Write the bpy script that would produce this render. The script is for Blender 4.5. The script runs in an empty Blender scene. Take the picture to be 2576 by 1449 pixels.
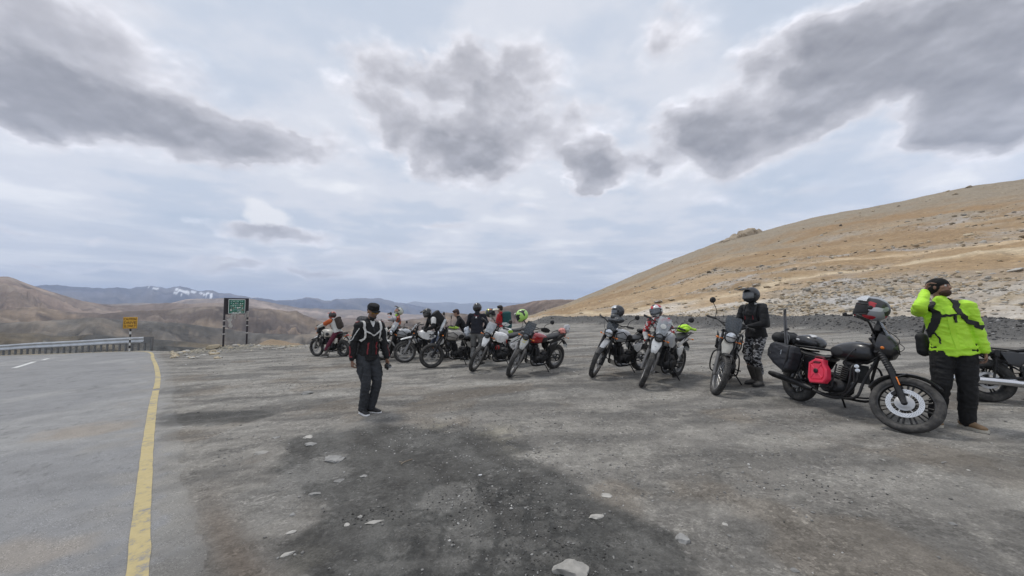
import bpy, math, random, bmesh
import numpy as np
from mathutils import Vector, Matrix, Euler, Quaternion, noise as mn
from mathutils.bvhtree import BVHTree
R = math.radians
random.seed(7); np.random.seed(7)
sc = bpy.context.scene
COL = sc.collection

# ------------------------------------------------------------------ camera
CAM_H = 1.6; FPX = 968.0; PITCH = math.atan(50.5/968.0)
cam = bpy.data.cameras.new('camera'); camo = bpy.data.objects.new('camera', cam)
COL.objects.link(camo); sc.camera = camo
camo.location = (0, 0, CAM_H); camo.rotation_euler = (math.pi/2+PITCH, 0, 0)
cam.sensor_width = 36; cam.lens = 36*FPX/2576; cam.clip_start = .05; cam.clip_end = 60000

def raydir(px, py):
    a = (px-1288)/FPX; b = -(py-724.5)/FPX
    return Vector((a, math.cos(PITCH)-b*math.sin(PITCH), math.sin(PITCH)+b*math.cos(PITCH)))
SL = 0.036
def gp(px, py, h=0.0):
    d = raydir(px, py); t = (CAM_H-h)/(SL*d.x-d.z)
    return t*d.x, t*d.y
def azel(px, py):
    d = raydir(px, py).normalized()
    return math.atan2(d.x, d.y), math.asin(d.z)
def taz(px, py):                       # azimuth and tangent of the elevation
    d = raydir(px, py); return math.atan2(d.x, d.y), d.z/math.hypot(d.x, d.y)

# ------------------------------------------------------------------ view
sc.view_settings.view_transform = 'Standard'; sc.view_settings.look = 'None'
sc.view_settings.gamma = 1; sc.view_settings.use_curve_mapping = False
sc.view_settings.exposure = 0.10

# ------------------------------------------------------------------ world: veiled sky with cumulus
SUN_EL, SUN_AZ = R(66), R(-50)
world = bpy.data.worlds.new('World'); sc.world = world; world.use_nodes = True
wn = world.node_tree; wn.nodes.clear(); wl = wn.links
def N(tree, t, **kw):
    n = tree.nodes.new(t)
    for k, v in kw.items():
        if k.startswith('i_'): n.inputs[k[2:].replace('_', ' ')].default_value = v
        else: setattr(n, k, v)
    return n
def wm(op, a, b=None, c=None, clamp=False):
    n = N(wn, 'ShaderNodeMath', operation=op); n.use_clamp = clamp
    for i, v in enumerate((a, b, c)):
        if v is None: continue
        if isinstance(v, (int, float)): n.inputs[i].default_value = v
        else: wl.new(v, n.inputs[i])
    return n.outputs[0]
def wcomb(x, y, z=0.0):
    n = N(wn, 'ShaderNodeCombineXYZ')
    for i, v in enumerate((x, y, z)):
        if isinstance(v, (int, float)): n.inputs[i].default_value = v
        else: wl.new(v, n.inputs[i])
    return n.outputs[0]
def wnoise(vec, scale, detail=6, rough=.55, dist=0.0):
    n = N(wn, 'ShaderNodeTexNoise'); n.inputs['Scale'].default_value = scale
    n.inputs['Detail'].default_value = detail; n.inputs['Roughness'].default_value = rough
    n.inputs['Distortion'].default_value = dist
    wl.new(vec, n.inputs['Vector']); return n
def wramp(fac, stops, mode='EASE'):
    n = N(wn, 'ShaderNodeValToRGB'); n.color_ramp.interpolation = mode
    e = n.color_ramp.elements
    while len(e) > 1: e.remove(e[0])
    e[0].position = stops[0][0]; e[0].color = (*stops[0][1], 1)
    for p, c in stops[1:]:
        x = e.new(p); x.color = (*c, 1)
    wl.new(fac, n.inputs[0]); return n.outputs[0]
def wmix(f, a, b):
    n = N(wn, 'ShaderNodeMix', data_type='RGBA')
    if isinstance(f, (int, float)): n.inputs['Factor'].default_value = f
    else: wl.new(f, n.inputs['Factor'])
    for i, v in ((6, a), (7, b)):
        if isinstance(v, tuple): n.inputs[i].default_value = (*v, 1)
        else: wl.new(v, n.inputs[i])
    return n.outputs[2]
tc = N(wn, 'ShaderNodeTexCoord').outputs['Generated']
sx = N(wn, 'ShaderNodeSeparateXYZ'); wl.new(tc, sx.inputs[0])
X, Y, Z = sx.outputs
az = wm('ARCTAN2', X, Y); el = wm('ARCSINE', Z)
# cloud-deck coordinates: rows flatten towards the horizon
zc = wm('ADD', wm('MAXIMUM', Z, 0.0), 0.13)
deck = wcomb(wm('DIVIDE', X, zc), wm('DIVIDE', Y, zc))
n1 = wnoise(deck, .55, 7, .55, .3); n2 = wnoise(deck, 1.7, 6, .5)
sph = wcomb(az, wm('MULTIPLY', el, 1.5))
w1 = wnoise(sph, 3.6, 5, .55); w2 = wnoise(sph, 17, 5, .5); w3 = wnoise(sph, 7, 4, .5, .2)
sub = N(wn, 'ShaderNodeVectorMath', operation='SUBTRACT'); wl.new(w1.outputs['Color'], sub.inputs[0]); sub.inputs[1].default_value = (.5, .5, .5)
sc1 = N(wn, 'ShaderNodeVectorMath', operation='MULTIPLY'); wl.new(sub.outputs[0], sc1.inputs[0]); sc1.inputs[1].default_value = (.16, .08, 0)
sub2 = N(wn, 'ShaderNodeVectorMath', operation='SUBTRACT'); wl.new(w2.outputs['Color'], sub2.inputs[0]); sub2.inputs[1].default_value = (.5, .5, .5)
sc2 = N(wn, 'ShaderNodeVectorMath', operation='MULTIPLY'); wl.new(sub2.outputs[0], sc2.inputs[0]); sc2.inputs[1].default_value = (.085, .055, 0)
ad = N(wn, 'ShaderNodeVectorMath', operation='ADD'); wl.new(wcomb(az, el), ad.inputs[0]); wl.new(sc1.outputs[0], ad.inputs[1])
ad2 = N(wn, 'ShaderNodeVectorMath', operation='ADD'); wl.new(ad.outputs[0], ad2.inputs[0]); wl.new(sc2.outputs[0], ad2.inputs[1])
SV = ad2.outputs[0]
BLOBS = [  # photo px, py, half width, half height, tilt, weight
 (240, 90, 470, 150, -14, .62), (60, 60, 220, 90, 0, .35), (70, 215, 250, 95, -12, .95), (260, 285, 380, 90, -4, .85), (480, 330, 380, 80, -3, .9),
 (740, 355, 240, 60, -3, .6), (150, 330, 180, 40, 0, .5), (470, 415, 70, 22, 0, .3), (660, 405, 80, 22, 0, .3),
 (1145, 120, 75, 60, 0, .5), (1240, 190, 210, 85, 5, .8), (990, 200, 170, 95, 0, .62), (1090, 345, 180, 70, -10, 1.05),
 (1255, 320, 120, 110, 0, .85), (1180, 420, 170, 60, 0, .75), (1440, 290, 170, 60, -10, .48), (1390, 360, 90, 60, 0, .45),
 (1500, 415, 92, 66, 0, 1.3), (1632, 418, 70, 60, 0, 1.05), (1408, 408, 60, 36, 0, .4),
 (1755, 315, 130, 85, -5, 1.0), (1860, 365, 180, 85, 0, .95), (1990, 330, 110, 60, 0, .5), (1710, 75, 110, 100, 0, .42),
 (2020, 190, 230, 130, -8, 1.1), (2250, 150, 330, 160, 0, 1.25), (2490, 170, 300, 220, 0, 1.2), (2380, 335, 280, 70, -5, .75), (2560, 300, 150, 90, 0, .7),
 (690, 585, 190, 26, 0, .85), (600, 660, 150, 20, 0, .4), (830, 690, 150, 16, 0, .4), (300, 665, 140, 14, 0, .35), (1000, 640, 200, 16, 0, .3), (60, 660, 120, 16, 0, .35), (210, 590, 85, 14, 0, .42), (1075, 575, 150, 16, 0, .36), (40, 580, 60, 12, 0, .3), (1900, 490, 260, 30, -6, .3),
 (620, 655, 190, 40, 0, .3), (960, 700, 170, 22, 0, .3), (380, 700, 90, 14, 0, .3), (1330, 515, 60, 8, 0, .25)]
acc = None
for (px, py, hw, hh, tilt, amp) in BLOBS:
    a0, e0 = azel(px, py)
    ra = abs(azel(px+20, py)[0]-azel(px-20, py)[0])/40*hw; re = abs(azel(px, py-10)[1]-azel(px, py+10)[1])/20*hh
    mp = N(wn, 'ShaderNodeMapping', vector_type='TEXTURE')
    mp.inputs['Location'].default_value = (a0, e0, 0); mp.inputs['Rotation'].default_value = (0, 0, R(tilt)); mp.inputs['Scale'].default_value = (ra*1.15, re*1.3, 1)
    wl.new(SV, mp.inputs[0])
    g = N(wn, 'ShaderNodeTexGradient', gradient_type='SPHERICAL'); wl.new(mp.outputs[0], g.inputs[0])
    acc = wm('MULTIPLY', g.outputs['Fac'], amp) if acc is None else wm('MULTIPLY_ADD', g.outputs['Fac'], amp, acc)
acc = wm('MULTIPLY_ADD', wm('MULTIPLY', wm('SUBTRACT', w3.outputs['Fac'], .5), wm('MINIMUM', wm('MULTIPLY', acc, 3.0), 1.0)), 1.35, wm('MULTIPLY_ADD', wm('MULTIPLY', wm('SUBTRACT', w2.outputs['Fac'], .5), wm('MINIMUM', wm('MULTIPLY', acc, 3.0), 1.0)), .45, acc))
# the deck carries on all round: broken cumulus where the photograph does not look either
back = wm('MULTIPLY', wm('SUBTRACT', n1.outputs['Fac'], .53), 2.4)
outside = wm('MAXIMUM', wm('SUBTRACT', wm('MULTIPLY', wm('ABSOLUTE', az), 1.6), 1.7), wm('MULTIPLY', wm('SUBTRACT', el, .72), 4.0))
outside = wm('MINIMUM', wm('MAXIMUM', outside, 0.0), 1.0)
acc = wm('MAXIMUM', acc, wm('MULTIPLY', back, outside))
dens = wm('MINIMUM', wm('MAXIMUM', acc, 0.0), 1.2)
veil = wramp(wm('ADD', wm('MULTIPLY', n1.outputs['Fac'], .5), wm('MULTIPLY', n2.outputs['Fac'], .5)),
             [(.34, (.50, .585, .70)), (.44, (.60, .66, .76)), (.52, (.74, .765, .83)), (.62, (.95, .955, .98))])
# low stratus rows near the horizon
row = wnoise(wcomb(wm('MULTIPLY', az, 3.0), wm('MULTIPLY', el, 26.0)), 1.6, 6, .55, .4)
rowc = wramp(row.outputs['Fac'], [(.33, (.54, .59, .68)), (.48, (.64, .68, .76)), (.64, (.88, .89, .92))])
low = wm('SUBTRACT', 1.0, wm('MULTIPLY', wm('ABSOLUTE', wm('SUBTRACT', el, .07)), 8.0)); low = wm('MINIMUM', wm('MAXIMUM', low, 0.0), .75)
veil = wmix(low, veil, rowc)
hz = wm('MINIMUM', wm('MAXIMUM', wm('SUBTRACT', 1.0, wm('MULTIPLY', el, 22.0)), 0.0), 1.0)
veil = wmix(wm('MULTIPLY', hz, .7), veil, (.68, .76, .86))
cm = wramp(dens, [(.06, (.93, .93, .97)), (.28, (.80, .795, .84)), (.58, (.54, .535, .57)), (1.0, (.36, .36, .39))])
e1 = wnoise(wcomb(az, wm('ADD', wm('MULTIPLY', el, 1.5), .034)), 7, 4, .5, .2); e2 = wnoise(wcomb(az, wm('ADD', wm('MULTIPLY', el, 1.5), .013)), 17, 5, .5)
emb = wm('MULTIPLY_ADD', wm('SUBTRACT', w3.outputs['Fac'], e1.outputs['Fac']), 1.3, wm('MULTIPLY_ADD', wm('SUBTRACT', w2.outputs['Fac'], e2.outputs['Fac']), .55, .5))
shade = wramp(emb, [(.25, (.80, .80, .81)), (.5, (1, 1, 1)), (.75, (1.32, 1.32, 1.32))], 'LINEAR')
mul = N(wn, 'ShaderNodeMix', data_type='RGBA', blend_type='MULTIPLY'); mul.inputs['Factor'].default_value = 1
wl.new(cm, mul.inputs[6]); wl.new(shade, mul.inputs[7])
cov = wramp(dens, [(.0, (0, 0, 0)), (.42, (1, 1, 1))])
skyc = wmix(cov, veil, mul.outputs[2])
# bright sunlit cumulus tops
tops = None
for (px, py, hw, hh, amp) in [(680, 545, 75, 34, 1.25), (610, 625, 50, 16, .6), (2440, 450, 90, 30, .7), (560, 655, 80, 20, .6), (730, 660, 60, 18, .6), (980, 715, 60, 14, .5), (1790, 640, 200, 14, .3)]:
    a0, e0 = azel(px, py)
    ra = abs(azel(px+20, py)[0]-azel(px-20, py)[0])/40*hw; re = abs(azel(px, py-10)[1]-azel(px, py+10)[1])/20*hh
    mp = N(wn, 'ShaderNodeMapping', vector_type='TEXTURE')
    mp.inputs['Location'].default_value = (a0, e0, 0); mp.inputs['Scale'].default_value = (ra*1.3, re*1.3, 1)
    wl.new(SV, mp.inputs[0])
    g = N(wn, 'ShaderNodeTexGradient', gradient_type='SPHERICAL'); wl.new(mp.outputs[0], g.inputs[0])
    t_ = wm('MULTIPLY', g.outputs['Fac'], amp); tops = t_ if tops is None else wm('MAXIMUM', tops, t_)
tf = wm('ADD', tops, wm('MULTIPLY', wm('SUBTRACT', w3.outputs['Fac'], .5), 1.2))
tf = wramp(wm('MULTIPLY', tf, wm('MINIMUM', wm('MULTIPLY', tops, 6.0), 1.0)), [(.20, (0, 0, 0)), (.80, (1, 1, 1))])
skyc = wmix(wm('MULTIPLY', tf, .9), skyc, (.93, .93, .95))
nish = N(wn, 'ShaderNodeTexSky', sky_type='NISHITA'); nish.sun_disc = False
nish.sun_elevation = SUN_EL; nish.sun_rotation = SUN_AZ; nish.altitude = 4500
bg1 = N(wn, 'ShaderNodeBackground'); bg1.inputs[1].default_value = .08; wl.new(nish.outputs[0], bg1.inputs[0])
bg2 = N(wn, 'ShaderNodeBackground'); bg2.inputs[1].default_value = 1.0; wl.new(skyc, bg2.inputs[0])
ms = N(wn, 'ShaderNodeMixShader'); ms.inputs[0].default_value = .93
wl.new(bg1.outputs[0], ms.inputs[1]); wl.new(bg2.outputs[0], ms.inputs[2])
wo = N(wn, 'ShaderNodeOutputWorld'); wl.new(ms.outputs[0], wo.inputs[0])
world.cycles.sampling_method = 'MANUAL'; world.cycles.sample_map_resolution = 512

# ------------------------------------------------------------------ sun behind thin cloud
sun = bpy.data.lights.new('sun', 'SUN'); suno = bpy.data.objects.new('sun', sun); COL.objects.link(suno)
sun.energy = 1.5; sun.angle = R(10); sun.color = (1, .96, .9)
sd = Vector((math.sin(SUN_AZ)*math.cos(SUN_EL), math.cos(SUN_AZ)*math.cos(SUN_EL), math.sin(SUN_EL)))
suno.rotation_euler = sd.to_track_quat('Z', 'Y').to_euler()
# ================================================================== helpers
def tag(o, label=None, cat=None, group=None, kind=None):
    if label: o['label'] = label
    if cat: o['category'] = cat
    if group: o['group'] = group
    if kind: o['kind'] = kind
    return o
def thing(name, label, cat, loc=(0, 0, 0), rot=(0, 0, 0), group=None):
    o = bpy.data.objects.new(name, None); COL.objects.link(o); o.empty_display_size = .2
    o.location = loc; o.rotation_euler = rot
    return tag(o, label, cat, group)

# ---- numpy value noise
def _h(ix, iy, s):
    n = (ix.astype(np.int64)*374761393 + iy.astype(np.int64)*668265263 + s*974634777) & 0xffffffff
    n = ((n ^ (n >> 13))*1274126177) & 0xffffffff
    n = ((n ^ (n >> 16))*2246822519) & 0xffffffff
    return ((n ^ (n >> 15)) & 0xffffff)/float(0xffffff)
def vn(x, y, s=0):
    xi = np.floor(x); yi = np.floor(y); fx = x-xi; fy = y-yi
    fx = fx*fx*fx*(fx*(fx*6-15)+10); fy = fy*fy*fy*(fy*(fy*6-15)+10)
    a = _h(xi, yi, s); b = _h(xi+1, yi, s); c = _h(xi, yi+1, s); d = _h(xi+1, yi+1, s)
    return (a+(b-a)*fx)*(1-fy)+(c+(d-c)*fx)*fy
def fbm(x, y, s=0, o=5, g=.5, lac=2.03):
    t = 0; a = 1; n = 0
    for i in range(o):
        t = t+a*vn(x*lac**i+i*17.3, y*lac**i-i*9.1, s+i); n += a; a *= g
    return t/n
def ridg(x, y, s=0, o=5, g=.5):
    t = 0; a = 1; n = 0
    for i in range(o):
        t = t+a*(1-np.abs(2*vn(x*2.07**i+i*7.7, y*2.07**i+i*3.1, s+i)-1)); n += a; a *= g
    return t/n
def sst(a, b, x):
    t = np.clip((x-a)/(b-a), 0, 1); return t*t*(3-2*t)

# ---- materials
MATS = {}
def newmat(name):
    m = bpy.data.materials.new(name); m.use_nodes = True
    nt = m.node_tree; b = nt.nodes['Principled BSDF']; return m, nt, b
def tnoise(nt, scale, detail=5, rough=.55, coord='Object', dist=0, vec=None):
    n = nt.nodes.new('ShaderNodeTexNoise'); n.inputs['Scale'].default_value = scale
    n.inputs['Detail'].default_value = detail; n.inputs['Roughness'].default_value = rough; n.inputs['Distortion'].default_value = dist
    if vec is None: vec = nt.nodes.new('ShaderNodeTexCoord').outputs[coord]
    nt.links.new(vec, n.inputs['Vector']); return n
def tramp(nt, fac, stops, mode='LINEAR'):
    n = nt.nodes.new('ShaderNodeValToRGB'); n.color_ramp.interpolation = mode; e = n.color_ramp.elements
    while len(e) > 1: e.remove(e[0])
    e[0].position = stops[0][0]; c = stops[0][1]; e[0].color = (*c, 1) if len(c) == 3 else c
    for p, c in stops[1:]:
        x = e.new(p); x.color = (*c, 1) if len(c) == 3 else c
    nt.links.new(fac, n.inputs[0]); return n.outputs[0]
def tmix(nt, f, a, b, mode='MIX'):
    n = nt.nodes.new('ShaderNodeMix'); n.data_type = 'RGBA'; n.blend_type = mode
    if isinstance(f, (int, float)): n.inputs['Factor'].default_value = f
    else: nt.links.new(f, n.inputs['Factor'])
    for i, v in ((6, a), (7, b)):
        if isinstance(v, tuple): n.inputs[i].default_value = (*v, 1)
        else: nt.links.new(v, n.inputs[i])
    return n.outputs[2]
def tbump(nt, b, h, strength=.3, dist=.01):
    n = nt.nodes.new('ShaderNodeBump'); n.inputs['Strength'].default_value = strength; n.inputs['Distance'].default_value = dist
    nt.links.new(h, n.inputs['Height']); nt.links.new(n.outputs[0], b.inputs['Normal']); return n
def mat(name, col, rough=.6, metal=0.0, var=.12, scale=14, bump=0.0, bdist=.004, dust=0.0, coat=0.0, bscale=None, trans=0.0):
    if name in MATS: return MATS[name]
    m, nt, b = newmat(name)
    n = tnoise(nt, scale, 5)
    lo = tuple(c*(1-var) for c in col); hi = tuple(min(1, c*(1+var)) for c in col)
    c = tramp(nt, n.outputs['Fac'], [(.3, lo), (.7, hi)])
    r = None
    if dust > 0:
        d = tnoise(nt, 9, 7, .7)
        g = nt.nodes.new('ShaderNodeNewGeometry'); s = nt.nodes.new('ShaderNodeSeparateXYZ'); nt.links.new(g.outputs['Normal'], s.inputs[0])
        m1 = nt.nodes.new('ShaderNodeMath'); m1.operation = 'MULTIPLY_ADD'; nt.links.new(s.outputs[2], m1.inputs[0]); m1.inputs[1].default_value = .12; nt.links.new(d.outputs['Fac'], m1.inputs[2])
        f = tramp(nt, m1.outputs[0], [(.62-.35*dust, (0, 0, 0)), (1.0-.25*dust, (min(1, dust*1.3),)*3)])
        c = tmix(nt, f, c, (.27, .25, .225))
        r = tmix(nt, f, (rough,)*3, (.9,)*3)
    nt.links.new(c, b.inputs['Base Color'])
    if r is not None: nt.links.new(r, b.inputs['Roughness'])
    else: b.inputs['Roughness'].default_value = rough
    b.inputs['Metallic'].default_value = metal
    if coat: b.inputs['Coat Weight'].default_value = coat; b.inputs['Coat Roughness'].default_value = .12
    if trans: b.inputs['Transmission Weight'].default_value = trans; b.inputs['IOR'].default_value = 1.15
    if bump:
        n2 = tnoise(nt, bscale or scale*3, 6, .6); tbump(nt, b, n2.outputs['Fac'], bump, bdist)
    MATS[name] = m; return m
def patch_mat(name, cols, scale=12, rough=.35, coat=.3, stretch=(1, 1, 1), noisy=False, dust=0):
    """patches of flat colour (helmet graphics, camouflage cloth)"""
    if name in MATS: return MATS[name]
    m, nt, b = newmat(name)
    tc = nt.nodes.new('ShaderNodeTexCoord'); mp = nt.nodes.new('ShaderNodeMapping'); nt.links.new(tc.outputs['Object'], mp.inputs[0])
    mp.inputs['Scale'].default_value = stretch; mp.inputs['Rotation'].default_value = (.3, .6, .2)
    if noisy: f = tnoise(nt, scale, 3, .5, vec=mp.outputs[0]).outputs['Fac']
    else:
        n0 = tnoise(nt, scale*.7, 2, .5, vec=mp.outputs[0]); v = nt.nodes.new('ShaderNodeTexVoronoi'); v.inputs['Scale'].default_value = scale
        a = nt.nodes.new('ShaderNodeVectorMath'); a.operation = 'MULTIPLY_ADD'; nt.links.new(n0.outputs['Color'], a.inputs[0]); a.inputs[1].default_value = (.15, .15, .15); nt.links.new(mp.outputs[0], a.inputs[2])
        nt.links.new(a.outputs[0], v.inputs['Vector']); s = nt.nodes.new('ShaderNodeSeparateColor'); nt.links.new(v.outputs['Color'], s.inputs[0]); f = s.outputs[0]
    k = len(cols)
    st = [((.30+.40*i/k) if noisy else i/k, c) for i, c in enumerate(cols)]; st[0] = (0, cols[0])
    c = tramp(nt, f, st, 'CONSTANT')
    nt.links.new(c, b.inputs['Base Color']); b.inputs['Roughness'].default_value = rough; b.inputs['Coat Weight'].default_value = coat
    n2 = tnoise(nt, 60, 4); tbump(nt, b, n2.outputs['Fac'], .15, .002)
    MATS[name] = m; return m
def glass_mat(name, tint, alpha, rough=.08):
    if name in MATS: return MATS[name]
    m, nt, b = newmat(name)
    n = tnoise(nt, 20, 5, .65); f = tramp(nt, n.outputs['Fac'], [(.3, (alpha*.8,)*3), (.75, (min(1, alpha*1.35),)*3)])
    b.inputs['Base Color'].default_value = (*tint, 1); b.inputs['Roughness'].default_value = rough
    nt.links.new(f, b.inputs['Alpha']); MATS[name] = m; return m

# ---- geometry accumulator
def frame(d, up=Vector((0, 0, 1))):
    d = Vector(d).normalized(); up = Vector(up)
    if abs(d.dot(up)) > .96*up.length: up = Vector((1, 0, 0)) if abs(d.x) < .9 else Vector((0, 1, 0))
    s = d.cross(up).normalized(); return s, s.cross(d).normalized()
def catmull(pts, k=5):
    pts = [Vector(p) for p in pts]
    if len(pts) < 3: return pts
    P = [pts[0]*2-pts[1]]+pts+[pts[-1]*2-pts[-2]]; out = []
    for i in range(1, len(P)-2):
        a, b, c, d = P[i-1:i+3]
        for j in range(k):
            t = j/k; out.append(.5*((2*b)+(c-a)*t+(2*a-5*b+4*c-d)*t*t+(3*b-a-3*c+d)*t*t*t))
    out.append(pts[-1]); return out
class G:
    def __init__(s, M=None): s.v = []; s.f = []; s.m = []; s.M = M; s.mi = 0
    def add(s, vs, fs, M=None):
        o = len(s.v)
        if M is not None: vs = [M @ Vector(v) for v in vs]
        if s.M is not None: vs = [s.M @ Vector(v) for v in vs]
        s.v += [tuple(v) for v in vs]; s.f += [tuple(i+o for i in f) for f in fs]; s.m += [s.mi]*len(fs); return s
    def box(s, c, d, rot=None, bev=None):
        c = Vector(c); x, y, z = d[0]/2, d[1]/2, d[2]/2
        bev = min(x, y, z)*.35 if bev is None else min(bev, min(x, y, z)*.9)
        Mx = Matrix.Translation(c)
        if rot is not None: Mx = Mx @ (Euler(rot).to_matrix().to_4x4() if not isinstance(rot, Matrix) else rot.to_4x4())
        vs = []; idx = {}
        for sx_ in (-1, 1):
            for sy_ in (-1, 1):
                for sz_ in (-1, 1):
                    for ax in range(3):
                        p = [sx_*(x-bev), sy_*(y-bev), sz_*(z-bev)]; p[ax] = (sx_*x, sy_*y, sz_*z)[ax]
                        idx[(sx_, sy_, sz_, ax)] = len(vs); vs.append(p)
        fs = []
        I = lambda a, b, c_, ax: idx[(a, b, c_, ax)]
        for k in (-1, 1):
            fs.append((I(k, -1, -1, 0), I(k, 1, -1, 0), I(k, 1, 1, 0), I(k, -1, 1, 0)))
            fs.append((I(-1, k, -1, 1), I(1, k, -1, 1), I(1, k, 1, 1), I(-1, k, 1, 1)))
            fs.append((I(-1, -1, k, 2), I(1, -1, k, 2), I(1, 1, k, 2), I(-1, 1, k, 2)))
            for j in (-1, 1):
                fs.append((I(k, j, -1, 0), I(k, j, 1, 0), I(k, j, 1, 1), I(k, j, -1, 1)))
                fs.append((I(k, -1, j, 0), I(k, 1, j, 0), I(k, 1, j, 2), I(k, -1, j, 2)))
                fs.append((I(-1, k, j, 1), I(1, k, j, 1), I(1, k, j, 2), I(-1, k, j, 2)))
                for l in (-1, 1): fs.append((I(k, j, l, 0), I(k, j, l, 1), I(k, j, l, 2)))
        return s.add(vs, fs, Mx)
    def cyl(s, p0, p1, r0, r1=None, n=12, caps=True):
        return s.tube([p0, p1], [r0, r0 if r1 is None else r1], n, caps=caps)
    def tube(s, pts, r, n=8, caps=True, closed=False, smooth=0, sq=1.0):
        pts = [Vector(p) for p in pts]
        if smooth:
            if not isinstance(r, (int, float)):
                rr = catmull([(q, 0, 0) for q in r], smooth); r = [q.x for q in rr]
            pts = catmull(pts, smooth)
        L = len(pts); vs = []; fs = []; sd = None
        for i, p in enumerate(pts):
            a = pts[(i-1) % L] if (closed or i) else p; b = pts[(i+1) % L] if (closed or i < L-1) else p
            t = (b-a); t = t.normalized() if t.length > 1e-9 else Vector((0, 0, 1))
            if sd is None: sd, up = frame(t)
            else:
                sd = (sd-t*sd.dot(t)); sd = sd.normalized() if sd.length > 1e-6 else frame(t)[0]
                up = sd.cross(t).normalized()
            q = r if isinstance(r, (int, float)) else r[i]
            for k in range(n):
                an = 2*math.pi*k/n; vs.append(p+(sd*math.cos(an)+up*math.sin(an)*sq)*q)
        rows = L if closed else L-1
        for i in range(rows):
            for k in range(n):
                a = i*n+k; b = i*n+(k+1) % n; c = ((i+1) % L)*n+(k+1) % n; d = ((i+1) % L)*n+k; fs.append((a, b, c, d))
        if caps and not closed: fs.append(tuple(range(n))[::-1]); fs.append(tuple((L-1)*n+k for k in range(n)))
        return s.add(vs, fs)
    def lathe(s, c, axis, prof, n=32, closed=False, a0=0, a1=2*math.pi):
        """prof: (radius, offset along axis)"""
        c = Vector(c); ax = Vector(axis).normalized(); u, w = frame(ax); full = abs(a1-a0-2*math.pi) < 1e-6
        m = n if full else n+1; vs = []; k = len(prof); fs = []
        for i in range(m):
            an = a0+(a1-a0)*i/n; d = u*math.cos(an)+w*math.sin(an)
            for (r, o) in prof: vs.append(c+d*r+ax*o)
        for i in range(n):
            j = (i+1) % m
            for q in range(k if closed else k-1):
                q2 = (q+1) % k; fs.append((i*k+q, i*k+q2, j*k+q2, j*k+q))
        return s.add(vs, fs)
    def ell(s, c, r, rot=None, nu=16, nv=10, fn=None):
        if isinstance(r, (int, float)): r = (r, r, r)
        Mx = Matrix.Translation(Vector(c))
        if rot is not None: Mx = Mx @ (rot.to_4x4() if isinstance(rot, Matrix) else Euler(rot).to_matrix().to_4x4())
        vs = [(0, 0, -r[2])]; fs = []
        for j in range(1, nv):
            ph = -math.pi/2+math.pi*j/nv
            for i in range(nu):
                th = 2*math.pi*i/nu; vs.append((r[0]*math.cos(ph)*math.cos(th), r[1]*math.cos(ph)*math.sin(th), r[2]*math.sin(ph)))
        vs.append((0, 0, r[2])); L = len(vs)-1
        if fn: vs = [fn(Vector(v)) for v in vs]
        for i in range(nu):
            fs.append((0, 1+(i+1) % nu, 1+i)); fs.append((L, L-nu+i, L-nu+(i+1) % nu))
            for j in range(nv-2): a = 1+j*nu; fs.append((a+i, a+(i+1) % nu, a+nu+(i+1) % nu, a+nu+i))
        return s.add(vs, fs, Mx)
    def loft(s, loops, caps=True):
        n = len(loops[0]); vs = [p for l in loops for p in l]; fs = []
        for i in range(len(loops)-1):
            for k in range(n): fs.append((i*n+k, i*n+(k+1) % n, (i+1)*n+(k+1) % n, (i+1)*n+k))
        if caps: fs.append(tuple(range(n))[::-1]); fs.append(tuple((len(loops)-1)*n+k for k in range(n)))
        return s.add(vs, fs)
    def sl(s, secs, n=20, axis='x', yc=0.0, k=3):
        """superellipse loft. sec: (x, zc, half width, half height, power[, yc])"""
        S = [list(q)+[yc]*(6-len(q)) for q in secs]
        if k > 1:
            out = []
            P = [S[0]]+S+[S[-1]]
            for i in range(1, len(P)-2):
                for j in range(k):
                    t = j/k; row = []
                    for q in range(6):
                        a, b, c, d = P[i-1][q], P[i][q], P[i+1][q], P[i+2][q]
                        row.append(.5*((2*b)+(c-a)*t+(2*a-5*b+4*c-d)*t*t+(3*b-a-3*c+d)*t**3))
                    out.append(row)
            out.append(S[-1]); S = out
        loops = []
        for (x, zc_, hw, hh, p, y0) in S:
            hw = max(hw, .001); hh = max(hh, .001); lp = []
            for i in range(n):
                a = 2*math.pi*i/n; ca, sa = math.cos(a), math.sin(a)
                y = y0+hw*math.copysign(abs(ca)**(2/p), ca); z = zc_+hh*math.copysign(abs(sa)**(2/p), sa)
                lp.append((x, y, z) if axis == 'x' else ((y, x, z) if axis == 'y' else (y, z, x)))
            loops.append(lp)
        return s.loft(loops)
    def ecap(s, p0, p1, a0, b0, a1, b1, side=(0, 1, 0), n=18, hm=3):
        """rounded cone of elliptical section: a along 'side', b across"""
        p0 = Vector(p0); p1 = Vector(p1); d = p1-p0; L = d.length; d = d/L if L > 1e-6 else Vector((0, 0, 1))
        sd = Vector(side); sd = sd-d*sd.dot(d)
        sd = sd.normalized() if sd.length > 1e-4 else frame(d)[0]
        w = d.cross(sd); loops = []
        for i in range(hm):
            t = (i+.35)/(hm+.35)*math.pi/2; q = math.sin(t); m = min(a0, b0)
            loops.append([p0-d*m*math.cos(t)+(sd*math.cos(x)*a0+w*math.sin(x)*b0)*q for x in [2*math.pi*k/n for k in range(n)]])
        for (p, a, b) in ((p0, a0, b0), (p1, a1, b1)):
            loops.append([p+sd*math.cos(x)*a+w*math.sin(x)*b for x in [2*math.pi*k/n for k in range(n)]])
        for i in range(hm-1, -1, -1):
            t = (i+.35)/(hm+.35)*math.pi/2; q = math.sin(t); m = min(a1, b1)
            loops.append([p1+d*m*math.cos(t)+(sd*math.cos(x)*a1+w*math.sin(x)*b1)*q for x in [2*math.pi*k/n for k in range(n)]])
        return s.loft(loops)
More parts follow.
